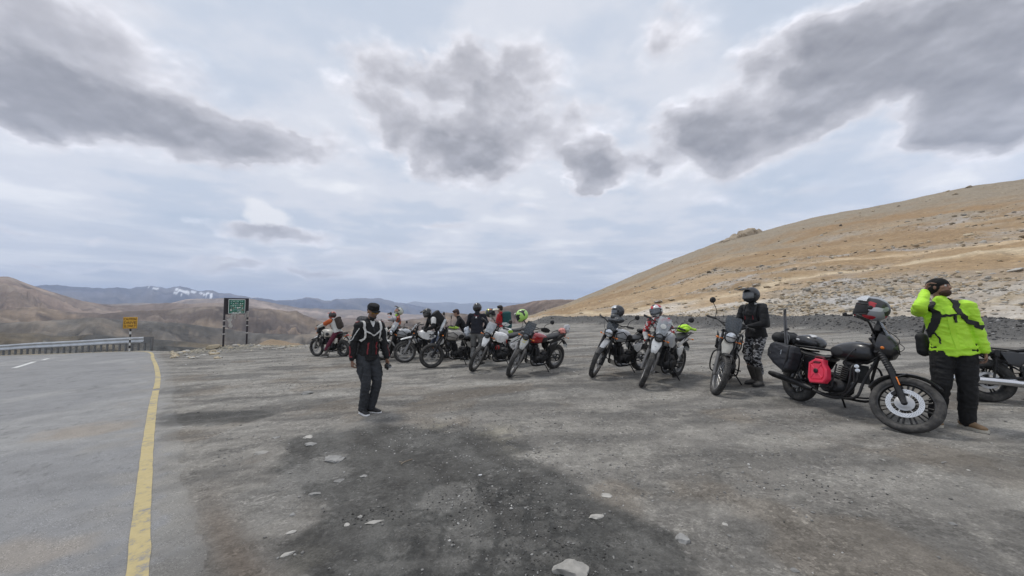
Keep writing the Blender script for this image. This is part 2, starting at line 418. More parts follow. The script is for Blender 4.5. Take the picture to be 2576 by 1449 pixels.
    def plate(s, pts, th, M=None):
        """pts: 2-D outline in local xz, extruded along y by +-th/2"""
        n = len(pts); vs = [(x, -th/2, z) for x, z in pts]+[(x, th/2, z) for x, z in pts]
        fs = [tuple(range(n)), tuple(range(2*n-1, n-1, -1))]+[(i, i+n, (i+1) % n+n, (i+1) % n) for i in range(n)]
        return s.add(vs, fs, M)
def mesh_of(name, g, mats, smooth=True, angle=38):
    me = bpy.data.meshes.new(name); me.from_pydata(g.v, [], g.f)
    if not isinstance(mats, (list, tuple)): mats = [mats]
    for m in mats: me.materials.append(m)
    if any(g.m): me.polygons.foreach_set('material_index', g.m)
    bm = bmesh.new(); bm.from_mesh(me); bmesh.ops.recalc_face_normals(bm, faces=bm.faces); bm.to_mesh(me); bm.free()
    if smooth:
        me.polygons.foreach_set('use_smooth', [True]*len(me.polygons)); me.set_sharp_from_angle(angle=R(angle))
    me.update(); return me
def obj(name, g, mats, parent=None, smooth=True, angle=38, loc=None, rot=None):
    me = g if isinstance(g, bpy.types.Mesh) else mesh_of(name, g, mats, smooth, angle)
    o = bpy.data.objects.new(name, me); COL.objects.link(o)
    if parent: o.parent = parent
    if loc is not None: o.location = loc
    if rot is not None: o.rotation_euler = rot
    return o
def np_mesh(name, V, F, mats, smooth=True, col=None, cname='col'):
    me = bpy.data.meshes.new(name); V = np.asarray(V, dtype=np.float32); F = np.asarray(F, dtype=np.int32); k = F.shape[1]
    me.vertices.add(len(V)); me.vertices.foreach_set('co', V.ravel())
    me.loops.add(F.size); me.loops.foreach_set('vertex_index', F.ravel())
    me.polygons.add(len(F)); me.polygons.foreach_set('loop_start', np.arange(0, F.size, k, dtype=np.int32)); me.polygons.foreach_set('loop_total', np.full(len(F), k, dtype=np.int32))
    if smooth: me.polygons.foreach_set('use_smooth', np.ones(len(F), dtype=bool))
    if not isinstance(mats, (list, tuple)): mats = [mats]
    for m in mats: me.materials.append(m)
    me.update(calc_edges=True)
    if col is not None:
        a = me.color_attributes.new(cname, 'FLOAT_COLOR', 'POINT'); c = np.ones((len(V), 4), dtype=np.float32); c[:, :3] = col; a.data.foreach_set('color', c.ravel())
    return me
def cleanup(me):
    """drop vertices that no face uses"""
    bm = bmesh.new(); bm.from_mesh(me); bmesh.ops.delete(bm, geom=[v for v in bm.verts if not v.link_faces], context='VERTS'); bm.to_mesh(me); bm.free()
def text_mesh(s, size, m, ext=.002):
    cu = bpy.data.curves.new('lettering', 'FONT'); cu.body = s; cu.size = size; cu.extrude = ext; cu.align_x = 'CENTER'; cu.align_y = 'CENTER'; cu.resolution_u = 2; cu.offset = size*.02
    o = bpy.data.objects.new('tmp', cu); COL.objects.link(o); dg = bpy.context.evaluated_depsgraph_get(); dg.update()
    me = bpy.data.meshes.new_from_object(o.evaluated_get(dg)); bpy.data.objects.remove(o); bpy.data.curves.remove(cu)
    me.materials.clear(); me.materials.append(m); me.name = 'lettering'; return me
def remesh(name, g, mats, voxel=.01, sm=5, folds=None, seed=0):
    me = bpy.data.meshes.new(name); me.from_pydata(g.v, [], g.f)
    bm = bmesh.new(); bm.from_mesh(me); bmesh.ops.recalc_face_normals(bm, faces=bm.faces); bm.to_mesh(me); bm.free()
    o = bpy.data.objects.new('tmp', me); COL.objects.link(o)
    r = o.modifiers.new('r', 'REMESH'); r.mode = 'VOXEL'; r.voxel_size = voxel; r.use_smooth_shade = True
    if sm: s = o.modifiers.new('s', 'SMOOTH'); s.factor = .5; s.iterations = sm
    dg = bpy.context.evaluated_depsgraph_get(); dg.update()
    me2 = bpy.data.meshes.new_from_object(o.evaluated_get(dg)); bpy.data.objects.remove(o); bpy.data.meshes.remove(me)
    me2.name = name; me2.materials.clear()
    if not isinstance(mats, (list, tuple)): mats = [mats]
    for m in mats: me2.materials.append(m)
    n = len(me2.vertices); co = np.empty(n*3, np.float32); me2.vertices.foreach_get('co', co); co = co.reshape(-1, 3)
    if folds:
        amp, sc_ = folds; no = np.empty(n*3, np.float32); me2.vertex_normals.foreach_get('vector', no); no = no.reshape(-1, 3)
        off = seed*3.7
        a = co[:, 0]*.7+co[:, 1]*.7; b = co[:, 2]
        d = ridg(a*sc_+off+fbm(b*6, a*6, seed)*1.2, b*sc_*1.5+a*3+off, seed, 3)-.55
        d2 = fbm(co[:, 1]*sc_*2.2+off, b*sc_*2.2-co[:, 0]*5, seed+5, 3)-.5
        co = co+no*((d*amp+d2*amp*.8)[:, None]); me2.vertices.foreach_set('co', co.astype(np.float32).ravel())
    me2.polygons.foreach_set('use_smooth', np.ones(len(me2.polygons), bool)); me2.update(); return me2
def bvh_of(me): return BVHTree.FromPolygons([v.co.copy() for v in me.vertices], [tuple(p.vertices) for p in me.polygons])
def ribbon(name, bvh, pts, width, m, parent, off=.004, th=.004, k=6, taper=None):
    pts = catmull(pts, k) if len(pts) > 2 else [Vector(pts[0]).lerp(Vector(pts[1]), i/8) for i in range(9)]
    g = G(); rows = []
    for i, p in enumerate(pts):
        a = pts[max(0, i-1)]; b = pts[min(len(pts)-1, i+1)]; t = (b-a).normalized()
        q, nn, _, _ = bvh.find_nearest(p); nn = nn.normalized(); sdv = t.cross(nn).normalized(); w = width/2*(taper[0]+(taper[1]-taper[0])*i/(len(pts)-1) if taper else 1)
        row = []
        for sg in (-1, 1):
            e, n2, _, _ = bvh.find_nearest(q+sdv*w*sg+nn*.01)
            if (e-(q+sdv*w*sg)).length > .05: e = q+sdv*w*sg; n2 = nn
            row.append((e+nn*(off+th), e+nn*(-.004)))
        rows.append([row[0][1], row[0][0], row[1][0], row[1][1]])
    g.loft(rows); return obj(name, g, m, parent)
def stone_mesh(seed, sx_=1, sy_=1, sz_=.5, sub=2, cuts=9, rough=.06):
    rd = random.Random(seed); bm = bmesh.new(); bmesh.ops.create_icosphere(bm, subdivisions=sub, radius=1)
    pl = [(Vector((rd.gauss(0, 1), rd.gauss(0, 1), rd.gauss(0, .8))).normalized(), rd.uniform(.55, .85)) for _ in range(cuts)]
    for v in bm.verts:
        for n_, d_ in pl:
            k = v.co.dot(n_)-d_
            if k > 0: v.co -= n_*k
        v.co += v.co.normalized()*mn.noise(v.co*2.3+Vector((seed, 0, 0)))*rough
        v.co = Vector((v.co.x*sx_, v.co.y*sy_, v.co.z*sz_))
    me = bpy.data.meshes.new('stone'); bm.to_mesh(me); bm.free()
    me.polygons.foreach_set('use_smooth', [True]*len(me.polygons)); me.set_sharp_from_angle(angle=R(24)); return me
# ================================================================== terrain
def interp_px(tbl, fn):
    q = sorted(fn(*t) for t in tbl); return np.array([a for a, _ in q]), np.array([b for _, b in q])
# edge of the plateau (photo px) -> radius by azimuth
EDGE = [(-400, 893), (0, 892), (200, 888), (363, 882), (440, 886), (500, 881), (558, 878), (621, 873), (700, 871), (780, 871), (900, 872), (1000, 866), (1100, 850), (1200, 829), (1260, 822), (1330, 815), (1400, 811),
        (1500, 812), (1600, 815), (1700, 818), (1800, 822), (1900, 822), (2000, 818), (2100, 824), (2200, 832), (2300, 836), (2400, 842), (2576, 850), (3000, 860)]
def _er(x, y):
    a, b = gp(x, y); return math.atan2(a, b), math.hypot(a, b)
E_AZ, E_R = interp_px(EDGE, _er)
def edge_r(a): return np.interp(a, E_AZ, E_R)
LINE = [(-.6, .5)]+[gp(x, y) for x, y in [(345, 1449), (352, 1350), (365, 1200), (372, 1120), (385, 1020), (397, 945), (385, 905), (366, 885.5)]]+[(-22.6, 21.0), (-26, 21.1), (-40, 21.6)]
LINE = [(1.6, -2.0)]+LINE
LP = np.array([(p.x, p.y) for p in catmull([(a, b, 0) for a, b in LINE], 8)])
def line_sd(x, y):
    """signed distance to the yellow line, positive on the gravel side; and distance along"""
    best = np.full(x.shape, 1e9); sgn = np.ones(x.shape)
    for i in range(len(LP)-1):
        ax, ay = LP[i]; bx, by = LP[i+1]; dx, dy = bx-ax, by-ay; L2 = dx*dx+dy*dy
        t = np.clip(((x-ax)*dx+(y-ay)*dy)/L2, 0, 1); px_ = ax+t*dx; py_ = ay+t*dy; d = np.hypot(x-px_, y-py_)
        c = dx*(y-ay)-dy*(x-ax); m = d < best-1e-9; best = np.where(m, d, best); sgn = np.where(m, np.where(c < 0, 1.0, -1.0), sgn)
    return best*sgn
def asphalt(x, y):
    sd = line_sd(x, y); off = .30+.10*(fbm(x*2.2, y*2.2, 11, 4)-.5)*2+.03*(vn(x*14, y*14, 12)-.5)
    return sst(.04, -.02, sd-off)
MOUND = [(655, 876, 26.0, .10, 2.6, 1.9), (745, 872, 27, -.35, 2.4, 2.2)]
def gz(x, y, detail=True):
    x = np.asarray(x, float); y = np.asarray(y, float); r = np.hypot(x, y); a = np.arctan2(x, y)
    z = SL*x + .035*(fbm(x*.45, y*.45, 3, 3)-.5)*sst(2, 6, r)
    asp = asphalt(x, y)
    if detail:
        gr = (fbm(x*2.4, y*2.4, 21, 5, .55)-.5)*.035 + (ridg(x*1.1+.6*y, y*.5-.3*x, 31, 4)-.6)*.02
        # churned, tracked soil in the foreground
        tr = np.abs(np.sin((x*.83+y*.56)*3.3+fbm(x*1.3, y*1.3, 8, 3)*4)); ch = churn(x, y)
        gr = gr+ch*((tr-.5)*.022+(ridg(x*5, y*5, 41, 4)-.6)*.035)
        z = z+gr*(1-asp)
    z = z+.012*asp
    re = edge_r(a); d = r-re
    right = sst(0.02, .10, a)
    # dark berm pushed up in front of the hillside
    berm = np.exp(-((d-.6)/1.5)**2)*(.32+.5*fbm(x*.35, y*.35, 51, 4))*right
    lip = np.exp(-((d+.5)/.9)**2)*(.05+.16*fbm(x*.7, y*.7, 52, 3))*(1-right)*sst(-.72, -.62, a)
    z = z+berm+lip
    drop = np.maximum(d-.3, 0)*(1-right)
    z = z-drop*.42-(drop > 0)*0.0
    for (px, py, rr, h, w, l) in MOUND:
        aa, _ = taz(px, py); cx, cy = rr*math.sin(aa), rr*math.cos(aa)
        ux, uy = math.cos(aa), -math.sin(aa); du = (x-cx)*ux+(y-cy)*uy; dv = (x-cx)*math.sin(aa)+(y-cy)*math.cos(aa)
        z = z+(h+drop*.36)*np.exp(-(du/l)**2-(dv/w)**2*.8)*(.75+.5*fbm(x*.9, y*.9, 61, 4))
    return z
DARKP = [gp(*p) for p in [(700, 1130), (840, 1080), (960, 1062), (1100, 1075), (1235, 1092), (1330, 1150), (1420, 1205), (1500, 1240), (1600, 1300), (1690, 1370), (1790, 1449), (1850, 1560), (700, 1560), (760, 1380), (740, 1260), (660, 1200)]]
def poly_sd(x, y, P):
    inside = np.zeros(x.shape, bool); best = np.full(x.shape, 1e9); n = len(P)
    for i in range(n):
        ax, ay = P[i]; bx, by = P[(i+1) % n]
        c = ((ay > y) != (by > y)) & (x < (bx-ax)*(y-ay)/((by-ay) if by != ay else 1e-9)+ax); inside ^= c
        dx, dy = bx-ax, by-ay; t = np.clip(((x-ax)*dx+(y-ay)*dy)/(dx*dx+dy*dy), 0, 1); best = np.minimum(best, np.hypot(x-ax-t*dx, y-ay-t*dy))
    return np.where(inside, best, -best)
def churn(x, y):
    c1 = gp(1230, 1260); c2 = gp(1400, 1400); c3 = gp(1050, 1400)
    k = 0
    for (c, w) in ((c1, .55), (c2, .6), (c3, .4)): k = k+np.exp(-((x-c[0])**2+(y-c[1])**2)/w**2)
    return np.clip(k, 0, 1)
def h1(x, y): return float(gz(np.array([x]), np.array([y]), False)[0])

# materials for land: colour attribute carries the soil's own colour, shader adds grain
GRIT = {'gravel_soil': (38, 95, .62), 'asphalt': (150, 300, .7), 'ochre_scree': (2.2, 6, .40)}
def land_mat(name, sc1, sc2, bs, bd, rough=.95, fine=.25):
    m, nt, b = newmat(name); grit = GRIT.get(name)
    at = nt.nodes.new('ShaderNodeAttribute'); at.attribute_name = 'col'
    geo = nt.nodes.new('ShaderNodeNewGeometry')
    a = tnoise(nt, sc1, 8, .65, vec=geo.outputs['Position']); c = tnoise(nt, sc2, 6, .65, vec=geo.outputs['Position'])
    f1 = tramp(nt, a.outputs['Fac'], [(.28, (1-fine*1.3,)*3), (.5, (1,)*3), (.74, (1+fine,)*3)])
    f2 = tramp(nt, c.outputs['Fac'], [(.25, (1-fine*1.2,)*3), (.75, (1+fine*1.2,)*3)])
    k = tmix(nt, 1.0, at.outputs['Color'], f1, 'MULTIPLY'); k = tmix(nt, 1.0, k, f2, 'MULTIPLY')
    if grit:      # small stones and chips bedded in the surface, each with its own tone
        hts = []
        for gs, amt in zip(grit[:2], (.34, .26)):
            v = nt.nodes.new('ShaderNodeTexVoronoi'); v.inputs['Scale'].default_value = gs; nt.links.new(geo.outputs['Position'], v.inputs['Vector'])
            s_ = nt.nodes.new('ShaderNodeSeparateColor'); nt.links.new(v.outputs['Color'], s_.inputs[0])
            tone = tramp(nt, s_.outputs[0], [(0, (1-amt*1.3,)*3), (.35, (1-amt*.4,)*3), (.75, (1+amt*.3,)*3), (.93, (1+amt*1.1,)*3), (1, (1+amt*2.6,)*3)])
            msk = tnoise(nt, gs*.05, 5, .6, vec=geo.outputs['Position']); mf = tramp(nt, msk.outputs['Fac'], [(.40, (.10,)*3), (.62, (grit[2],)*3)])
            k = tmix(nt, mf, k, tmix(nt, 1.0, k, tone, 'MULTIPLY'))
    nt.links.new(k, b.inputs['Base Color']); b.inputs['Roughness'].default_value = rough; b.inputs['Specular IOR Level'].default_value = .15
    ad = nt.nodes.new('ShaderNodeMath'); ad.operation = 'ADD'; nt.links.new(a.outputs['Fac'], ad.inputs[0]); nt.links.new(c.outputs['Fac'], ad.inputs[1])
    tbump(nt, b, ad.outputs[0], bs, bd); return m
M_gravel = land_mat('gravel_soil', 9, 70, .6, .03, fine=.20)
M_road = land_mat('asphalt', 4, 160, .6, .008, .9, fine=.10)

def mixc(a, b, t): return a+(np.asarray(b)-a)*t[:, None]
def build_ground():
    th = np.concatenate([np.linspace(-180, -76, 27), np.linspace(-75, 75, 620), np.linspace(76, 180, 27)[:-1]])*math.pi/180
    rr = np.concatenate([[0.25], np.geomspace(.6, 2.0, 26), np.geomspace(2.03, 27, 290), np.geomspace(27.3, 60, 50)])
    T, Q = np.meshgrid(th, rr); x = (Q*np.sin(T)).ravel(); y = (Q*np.cos(T)).ravel()
    z = gz(x, y); n, m = len(rr), len(th)
    i = np.arange((n-1)*m); a = i; j = i % m; nx = np.where(j == m-1, i-m+1, i+1)
    F = np.stack([a, nx, nx+m, a+m], 1)
    asp = asphalt(x, y); r = np.hypot(x, y); az_ = np.arctan2(x, y)
    # gravel colour
    c = np.tile(np.array([.222, .212, .193]), (len(x), 1))
    big = fbm(x*.55+3, y*.55, 71, 5); st = fbm(x*.35, y*1.5, 72, 5, .6); md = fbm(x*2.3, y*2.3, 73, 5, .6)
    c = mixc(c, (.30, .288, .262), sst(.48, .62, big*.3+st*.5+md*.2)*.8)
    c = mixc(c, (.145, .140, .130), sst(.50, .38, st*.6+md*.4)*.6)
    c = mixc(c, (.35, .335, .30), sst(.60, .68, md)*.4)
    s2 = fbm(x*.55, y*2.2, 96, 5, .62); c = mixc(c, (.34, .325, .295), sst(.54, .61, s2)*.6*sst(3.5, 8, r)); c = mixc(c, (.125, .122, .116), sst(.46, .39, s2)*.6*sst(3.5, 8, r))
    c = mixc(c, (.20, .165, .125), sst(.60, .72, fbm(x*.9+9, y*.9, 74, 4))*.35)
    dsd = poly_sd(x, y, DARKP); dk = sst(-.12, .14, dsd+(fbm(x*2.2, y*2.2, 75, 5)-.5)*.7)
    sk = fbm((x*.83+y*.56)*5, (x*-.56+y*.83)*1.1, 95, 5, .6)-.5; dark = np.stack([.096+.10*(md-.45)+.10*sk, .095+.10*(md-.45)+.10*sk, .090+.094*(md-.45)+.094*sk], 1)
    c = c*(1-dk[:, None]*.9)+dark*(dk[:, None]*.9)
    ch = churn(x, y)*dk; c = mixc(c, (.055, .056, .054), sst(.60, .70, ridg(x*5.2, y*5.2, 41, 5))*ch*.7)
    # pale compacted patches inside the dark soil, and the yellowish crumbled rim
    for (px, py, w, l, s) in [(1130, 1250, .24, .30, .5), (1180, 1330, .22, .5, .3), (790, 1190, .35, .5, .55), (600, 1290, .55, .7, .5), (840, 1152, .18, .12, .7)]:
        gx, gy = gp(px, py); d = np.hypot((x-gx)/w, (y-gy)/l)+(fbm(x*5, y*5, 77, 4)-.5)*.8; c = mixc(c, (.23, .225, .21), sst(1.0, .75, d)*s)
    rim = np.exp(-((dsd+.16)/.22)**2)*sst(.45, .62, fbm(x*3, y*3, 78, 4))*sst(gp(1000, 1080)[0], gp(1080, 1080)[0], x); c = mixc(c, (.36, .335, .27), rim*.6*sst(gp(1340, 1150)[0], gp(1260, 1120)[0], x))
    # brown strip beside the road, dark oval patch nearer the verge
    sd = line_sd(x, y); br = np.exp(-((sd-.55-.12*np.sin(y*1.4))/.13)**2)*sst(5.2, 3.6, r); c = mixc(c, (.17, .135, .105), br*.6)
    gx, gy = gp(530, 1050); d = np.hypot((x-gx)/1.0, (y-gy)/.45)+(fbm(x*2, y*2, 79, 4)-.5)*.7; c = mixc(c, (.07, .07, .067), sst(1.05, .8, d)*.75)
    # dust tracks crossing the lot
    tk = np.abs(np.sin((y-.25*x)*1.7+fbm(x*.4, y*.4, 80, 3)*5)); c = mixc(c, (.36, .35, .32), sst(.80, 1.0, tk)*.35*sst(5, 8, r)); tk = np.abs(np.sin((y*.9-.35*x)*3.9+fbm(x*.5, y*.5, 87, 3)*4)); c = mixc(c, (.14, .137, .13), sst(.88, 1.0, tk)*.35*sst(3, 6, r))
    # berm, edge rubble and mounds
    d = r-edge_r(az_); right = sst(.02, .10, az_)
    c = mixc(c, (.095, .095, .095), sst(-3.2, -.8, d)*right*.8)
    c = mixc(c, (.37, .34, .27), sst(-1.6, -.3, d+(fbm(x*1.2, y*1.2, 81, 4)-.5)*3)*(1-right)*.7*sst(-.75, -.70, az_)*sst(-.30, -.45, az_))
    c = mixc(c, (.30, .235, .165), sst(.2, 1.6, d)*(1-right))
    c = mixc(c, (.36, .29, .19), sst(1.2, 2.2, d)*right)
    pt = fbm(x*.5+20, y*.5, 82, 5)
    ca = np.tile(np.array([.275, .275, .275]), (len(x), 1)); ca = mixc(ca, (.37, .365, .35), sst(.5, .68, pt)*.5); ca = mixc(ca, (.20, .20, .20), sst(.52, .35, md*.5+st*.5)*.4)
    gx, gy = gp(215, 1085); dd = np.hypot((x-gx)/.75, (y-gy)/.55)+(fbm(x*3, y*3, 83, 4)-.5)*.9; ca = mixc(ca, (.34, .29, .235), sst(1.0, .4, dd)*.6)
    gx, gy = gp(60, 1400); dd = np.hypot((x-gx)/.5, (y-gy)/.3)+(fbm(x*3, y*3, 83, 4)-.5)*.9; ca = mixc(ca, (.36, .30, .23), sst(1.0, .4, dd)*.4)
    crack = np.abs(sd-.44-.07*(fbm(y*3, x*3, 84, 3)-.5)*2); ca = mixc(ca, (.06, .06, .06), sst(.02, .006, crack)*.5*sst(.5, .6, vn(y*1.2, x*1.2, 85)))
    for q, (sx_, sy_) in enumerate(((.9, .9), (1.7, 1.5))):
        cr = np.abs(fbm(x*sx_+q*7, y*sy_, 86+q, 5, .55)-.5); ca = mixc(ca, (.13, .13, .13), sst(.0055, .0015, cr)*.5*sst(.45, .6, vn(x*.4+q, y*.4, 88)))
    dusty = sst(-.9, .3, sd+(fbm(x*1.5, y*1.5, 89, 5)-.5)*1.6); ca = mixc(ca, (.30, .285, .26), dusty*.65*sst(.35, .6, fbm(x*4, y*4, 92, 4)))
    bl = sst(.42, .62, fbm(x*3.5, y*3.5, 94, 5, .6)*.7+.5*sst(-.45, .0, sd-.30)-.1)*sst(-.75, -.05, sd-.30); ca = ca+(c-ca)*(bl*.85)[:, None]
    c = c*np.array([.97, .96, .95])[None]; ca = ca*.95
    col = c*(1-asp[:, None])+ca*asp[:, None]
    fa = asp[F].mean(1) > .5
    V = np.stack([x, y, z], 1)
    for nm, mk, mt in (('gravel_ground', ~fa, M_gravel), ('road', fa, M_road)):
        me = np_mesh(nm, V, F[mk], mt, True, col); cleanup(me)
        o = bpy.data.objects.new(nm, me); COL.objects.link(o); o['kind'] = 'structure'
    return
build_ground()

# ---------------------------------------------------------------- valley and far ranges
# (name, radius, crest picks (px, py), front slope, back slope, colour, second colour, gully depth)
RIDGES = [
 (150, [(-500, 880), (0, 866), (200, 866), (400, 870), (520, 876), (700, 884), (900, 890), (1300, 900), (1700, 900)], .5, .3, (.085, .085, .082), (.13, .115, .09), .10),
 (330, [(-500, 830), (0, 836), (95, 838), (130, 846), (230, 842), (330, 848), (430, 856), (560, 868), (700, 873), (850, 868), (1000, 860), (1300, 870), (1700, 880)], .3, .3, (.085, .083, .078), (.16, .135, .10), .12),
 (620, [(-500, 806), (0, 812), (120, 806), (240, 799), (330, 806), (450, 812), (560, 826), (640, 838), (740, 842), (820, 838), (900, 842), (1000, 838), (1100, 832), (1300, 850), (1700, 870)], .26, .25, (.165, .145, .122), (.115, .108, .098), .14),
 (1150, [(-500, 775), (0, 778), (90, 772), (180, 784), (260, 788), (340, 782), (430, 778), (520, 770), (600, 772), (690, 778), (725, 783), (745, 781), (762, 790), (800, 806), (860, 818), (940, 812), (1010, 806), (1060, 800), (1117, 786), (1170, 789), (1230, 800), (1400, 810), (1700, 820)], .28, .3, (.125, .098, .08), (.23, .175, .125), .16),
 (800, [(800, 900), (1000, 860), (1080, 822), (1140, 800), (1200, 786), (1250, 775), (1300, 766), (1350, 757), (1400, 752.5), (1455, 753), (1550, 764), (1800, 790)], .24, .3, (.135, .10, .082), (.19, .145, .115), .05),
 (2100, [(-500, 660), (-100, 684), (0, 695), (20, 697), (50, 706), (92, 721), (150, 740), (210, 757), (280, 768), (340, 768), (420, 762), (480, 764), (540, 762), (600, 766), (700, 780), (800, 800), (900, 800), (1000, 806), (1300, 830), (1700, 850)], .22, .3, (.20, .15, .118), (.27, .21, .165), .13),
 (3600, [(-500, 760), (0, 765), (200, 765), (430, 762), (470, 752), (560, 750), (640, 752), (700, 765), (760, 775), (900, 780), (980, 787), (1060, 792), (1150, 800), (1500, 820)], .16, .3, (.20, .16, .135), (.30, .235, .19), .10),
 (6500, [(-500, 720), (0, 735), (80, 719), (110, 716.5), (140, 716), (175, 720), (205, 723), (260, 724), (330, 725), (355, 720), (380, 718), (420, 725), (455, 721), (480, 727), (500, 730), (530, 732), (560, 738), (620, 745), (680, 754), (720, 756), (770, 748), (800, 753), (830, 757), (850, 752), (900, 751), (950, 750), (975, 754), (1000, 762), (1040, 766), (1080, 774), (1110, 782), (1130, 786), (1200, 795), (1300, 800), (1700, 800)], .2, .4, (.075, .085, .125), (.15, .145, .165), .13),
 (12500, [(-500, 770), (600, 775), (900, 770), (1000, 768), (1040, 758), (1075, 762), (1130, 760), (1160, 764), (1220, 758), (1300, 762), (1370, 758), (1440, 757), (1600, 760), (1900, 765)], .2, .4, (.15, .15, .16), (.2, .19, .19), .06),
]
FARS = 1.0
def build_valley():
    th = np.linspace(-64, 42, 860)*math.pi/180
    rr = np.geomspace(42, 14000, 260)
    T, Q = np.meshgrid(th, rr); T = T.ravel(); Q = Q.ravel(); x = Q*np.sin(T); y = Q*np.cos(T)
    floor = -18-.055*np.minimum(Q, 3000); H = floor.copy(); col = np.tile(np.array([.14, .12, .10]), (len(x), 1))
    for k, (rc, picks, sf, sb, c1, c2, gd) in enumerate(RIDGES):
        A, E = interp_px(picks, taz)
        wob = (fbm(T*7+k*9, T*0+k, 90+k, 4)-.5)
        rk = rc*(1+.34*wob)
        e = np.interp(T, A, E)+(fbm(T*60, T*0+k*3, 190+k, 5, .65)-.5)*(.0075 if rc == 6500 else .0035)
        hc = CAM_H+rk*e
        d = Q-rk; s = rc*.035
        fall = np.where(d < 0, sf, sb)*(np.sqrt(d*d+s*s)-s)
        gl = ridg(x/(rc*.11)+k+fbm(x/(rc*.05), y/(rc*.05), 390+k, 3)*.5, y/(rc*.10), 300+k, 7, .6)-.62
        gl2 = fbm(x/(rc*.3), y/(rc*.3), 330+k, 4)-.5
        dep = np.minimum(fall, rc*.09)
        h = hc-fall+gl*dep*(gd*11)+gl2*dep*1.3
        h = np.minimum(h, hc+rc*.0006*(gl+.3))
        m = h > H
        H = np.where(m, h, H)
        cn = sst(.40, .62, fbm(x/(rc*.13)+5, y/(rc*.06), 350+k, 6, .6))
        cn2 = sst(.55, .68, fbm(x/(rc*.05), y/(rc*.03), 370+k, 5, .6))
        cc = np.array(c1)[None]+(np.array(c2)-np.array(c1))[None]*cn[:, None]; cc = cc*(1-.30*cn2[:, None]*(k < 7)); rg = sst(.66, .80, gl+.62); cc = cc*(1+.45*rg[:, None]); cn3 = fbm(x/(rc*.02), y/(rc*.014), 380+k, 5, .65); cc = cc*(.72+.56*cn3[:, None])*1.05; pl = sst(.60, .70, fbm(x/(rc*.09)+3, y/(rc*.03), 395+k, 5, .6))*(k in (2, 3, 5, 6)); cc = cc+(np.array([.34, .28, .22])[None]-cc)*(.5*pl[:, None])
        if rc == 6500:   # snow lying in the high gullies
            for (px, py, w, h_, s_) in [(458, 732, 9, 3.2, .45), (484, 734, 5, 1.8, .2), (384, 724, 7, 1.4, .3), (500, 736, 5, 1.2, .2), (526, 738, 5, 1.4, .2), (447, 738, 6, 1.2, .4), (520, 743, 8, 1.3, .5), (640, 748, 4, 1.2, 0)]:
                aa, ee = taz(px, py); u = (T-aa)*968*.85; v = ((h-CAM_H)/Q-ee)*968*1.15
                cc = np.where(((np.abs(u) < w) & (np.abs(v+s_*u) < h_*(.3+1.3*fbm(x/90, y/90, 397, 4))) & (d < rk*.05))[:, None], np.array([.85, .87, .9])[None], cc)
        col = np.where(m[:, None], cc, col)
    # pale dirt roads winding over the middle hills
    for pts, w in (([(185, 846, 420), (205, 844, 430), (265, 836, 440)], 2.5), ([(620, 794, 700), (660, 797, 690), (700, 801, 680), (690, 795, 720), (660, 793, 740)], 4), ([(0, 850, 300), (60, 848, 310), (140, 843, 330)], 2)):
        W = [(r_*math.sin(taz(px, py)[0]), r_*math.cos(taz(px, py)[0])) for px, py, r_ in pts]
        for i in range(len(W)-1):
            ax, ay = W[i]; bx, by = W[i+1]; dx, dy = bx-ax, by-ay; t = np.clip(((x-ax)*dx+(y-ay)*dy)/(dx*dx+dy*dy), 0, 1); dd = np.hypot(x-ax-t*dx, y-ay-t*dy)
            col = np.where((dd < w*2)[:, None], np.array([.33, .31, .27])[None], col)
    n, m_ = len(rr), len(th); i = np.arange((n-1)*(m_)); i = i[(i % m_) != m_-1]
    F = np.stack([i, i+1, i+m_+1, i+m_], 1)
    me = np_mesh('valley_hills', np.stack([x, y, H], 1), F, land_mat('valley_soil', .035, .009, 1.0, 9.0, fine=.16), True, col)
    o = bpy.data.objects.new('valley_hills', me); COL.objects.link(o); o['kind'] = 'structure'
build_valley()

# ---------------------------------------------------------------- ochre hillside on the right
SKY = [(1180, 818), (1230, 812), (1290, 806), (1340, 792), (1380, 779), (1420, 766), (1460, 750), (1500, 733), (1540, 716), (1580, 699), (1620, 682), (1660, 665), (1700, 649), (1750, 630), (1800, 611), (1850, 599), (1920, 582),
       (1985, 563), (2050, 546), (2120, 532), (2200, 519), (2280, 504), (2350, 489), (2400, 478), (2450, 468), (2510, 461), (2576, 451), (2700, 430), (3200, 380), (4500, 360)]
S_AZ, S_E = interp_px(SKY, taz)
BASE = [(1180, 822), (1300, 815), (1400, 809), (1500, 809), (1600, 811), (1700, 813), (1800, 816), (1900, 816), (2000, 812), (2100, 817), (2200, 824), (2300, 828), (2400, 833), (2576, 842), (3000, 850), (4500, 860)]
B_AZ, B_E = interp_px(BASE, taz)
GK = np.array([(0, 0), (.06, .05), (.14, .15), (.3, .35), (.4, .44), (.66, .64), (.84, .82), (1, 1)])
RC = 235.0
def hill_z(T, Q):
    r0 = edge_r(T)+.8; x = Q*np.sin(T); y = Q*np.cos(T)
    s = np.log(np.maximum(Q, .1)/r0)/np.log(RC/r0)
    e0 = np.interp(T, B_AZ, B_E); e1 = np.interp(T, S_AZ, S_E)
    g = np.interp(np.clip(s, 0, 1), GK[:, 0], GK[:, 1])
    e = e0+(e1-e0)*g
    z = CAM_H+Q*e
    amp = np.clip(Q*.020, .1, 1.3)*sst(0, .12, s)
    big = fbm(x*.045, y*.045, 401, 4)-.5; mid = fbm(x*.22, y*.22, 402, 5, .55)-.5; fin = fbm(x*1.1, y*1.1, 403, 4, .6)-.5
    rb = rockband(s, T, x, y)
    z = z+amp*(big*1.6+mid*.9)*(1-.55*sst(.9, 1, s))+fin*.22*(.3+rb)*sst(0, .1, s)
    # ledges of bedded rock
    z = z+rb*(np.abs(np.sin(z*3.1+mid*6))-.5)*.22*sst(.02, .1, s)
    z = z-np.maximum(Q-RC, 0)*.30
    return z, s, rb
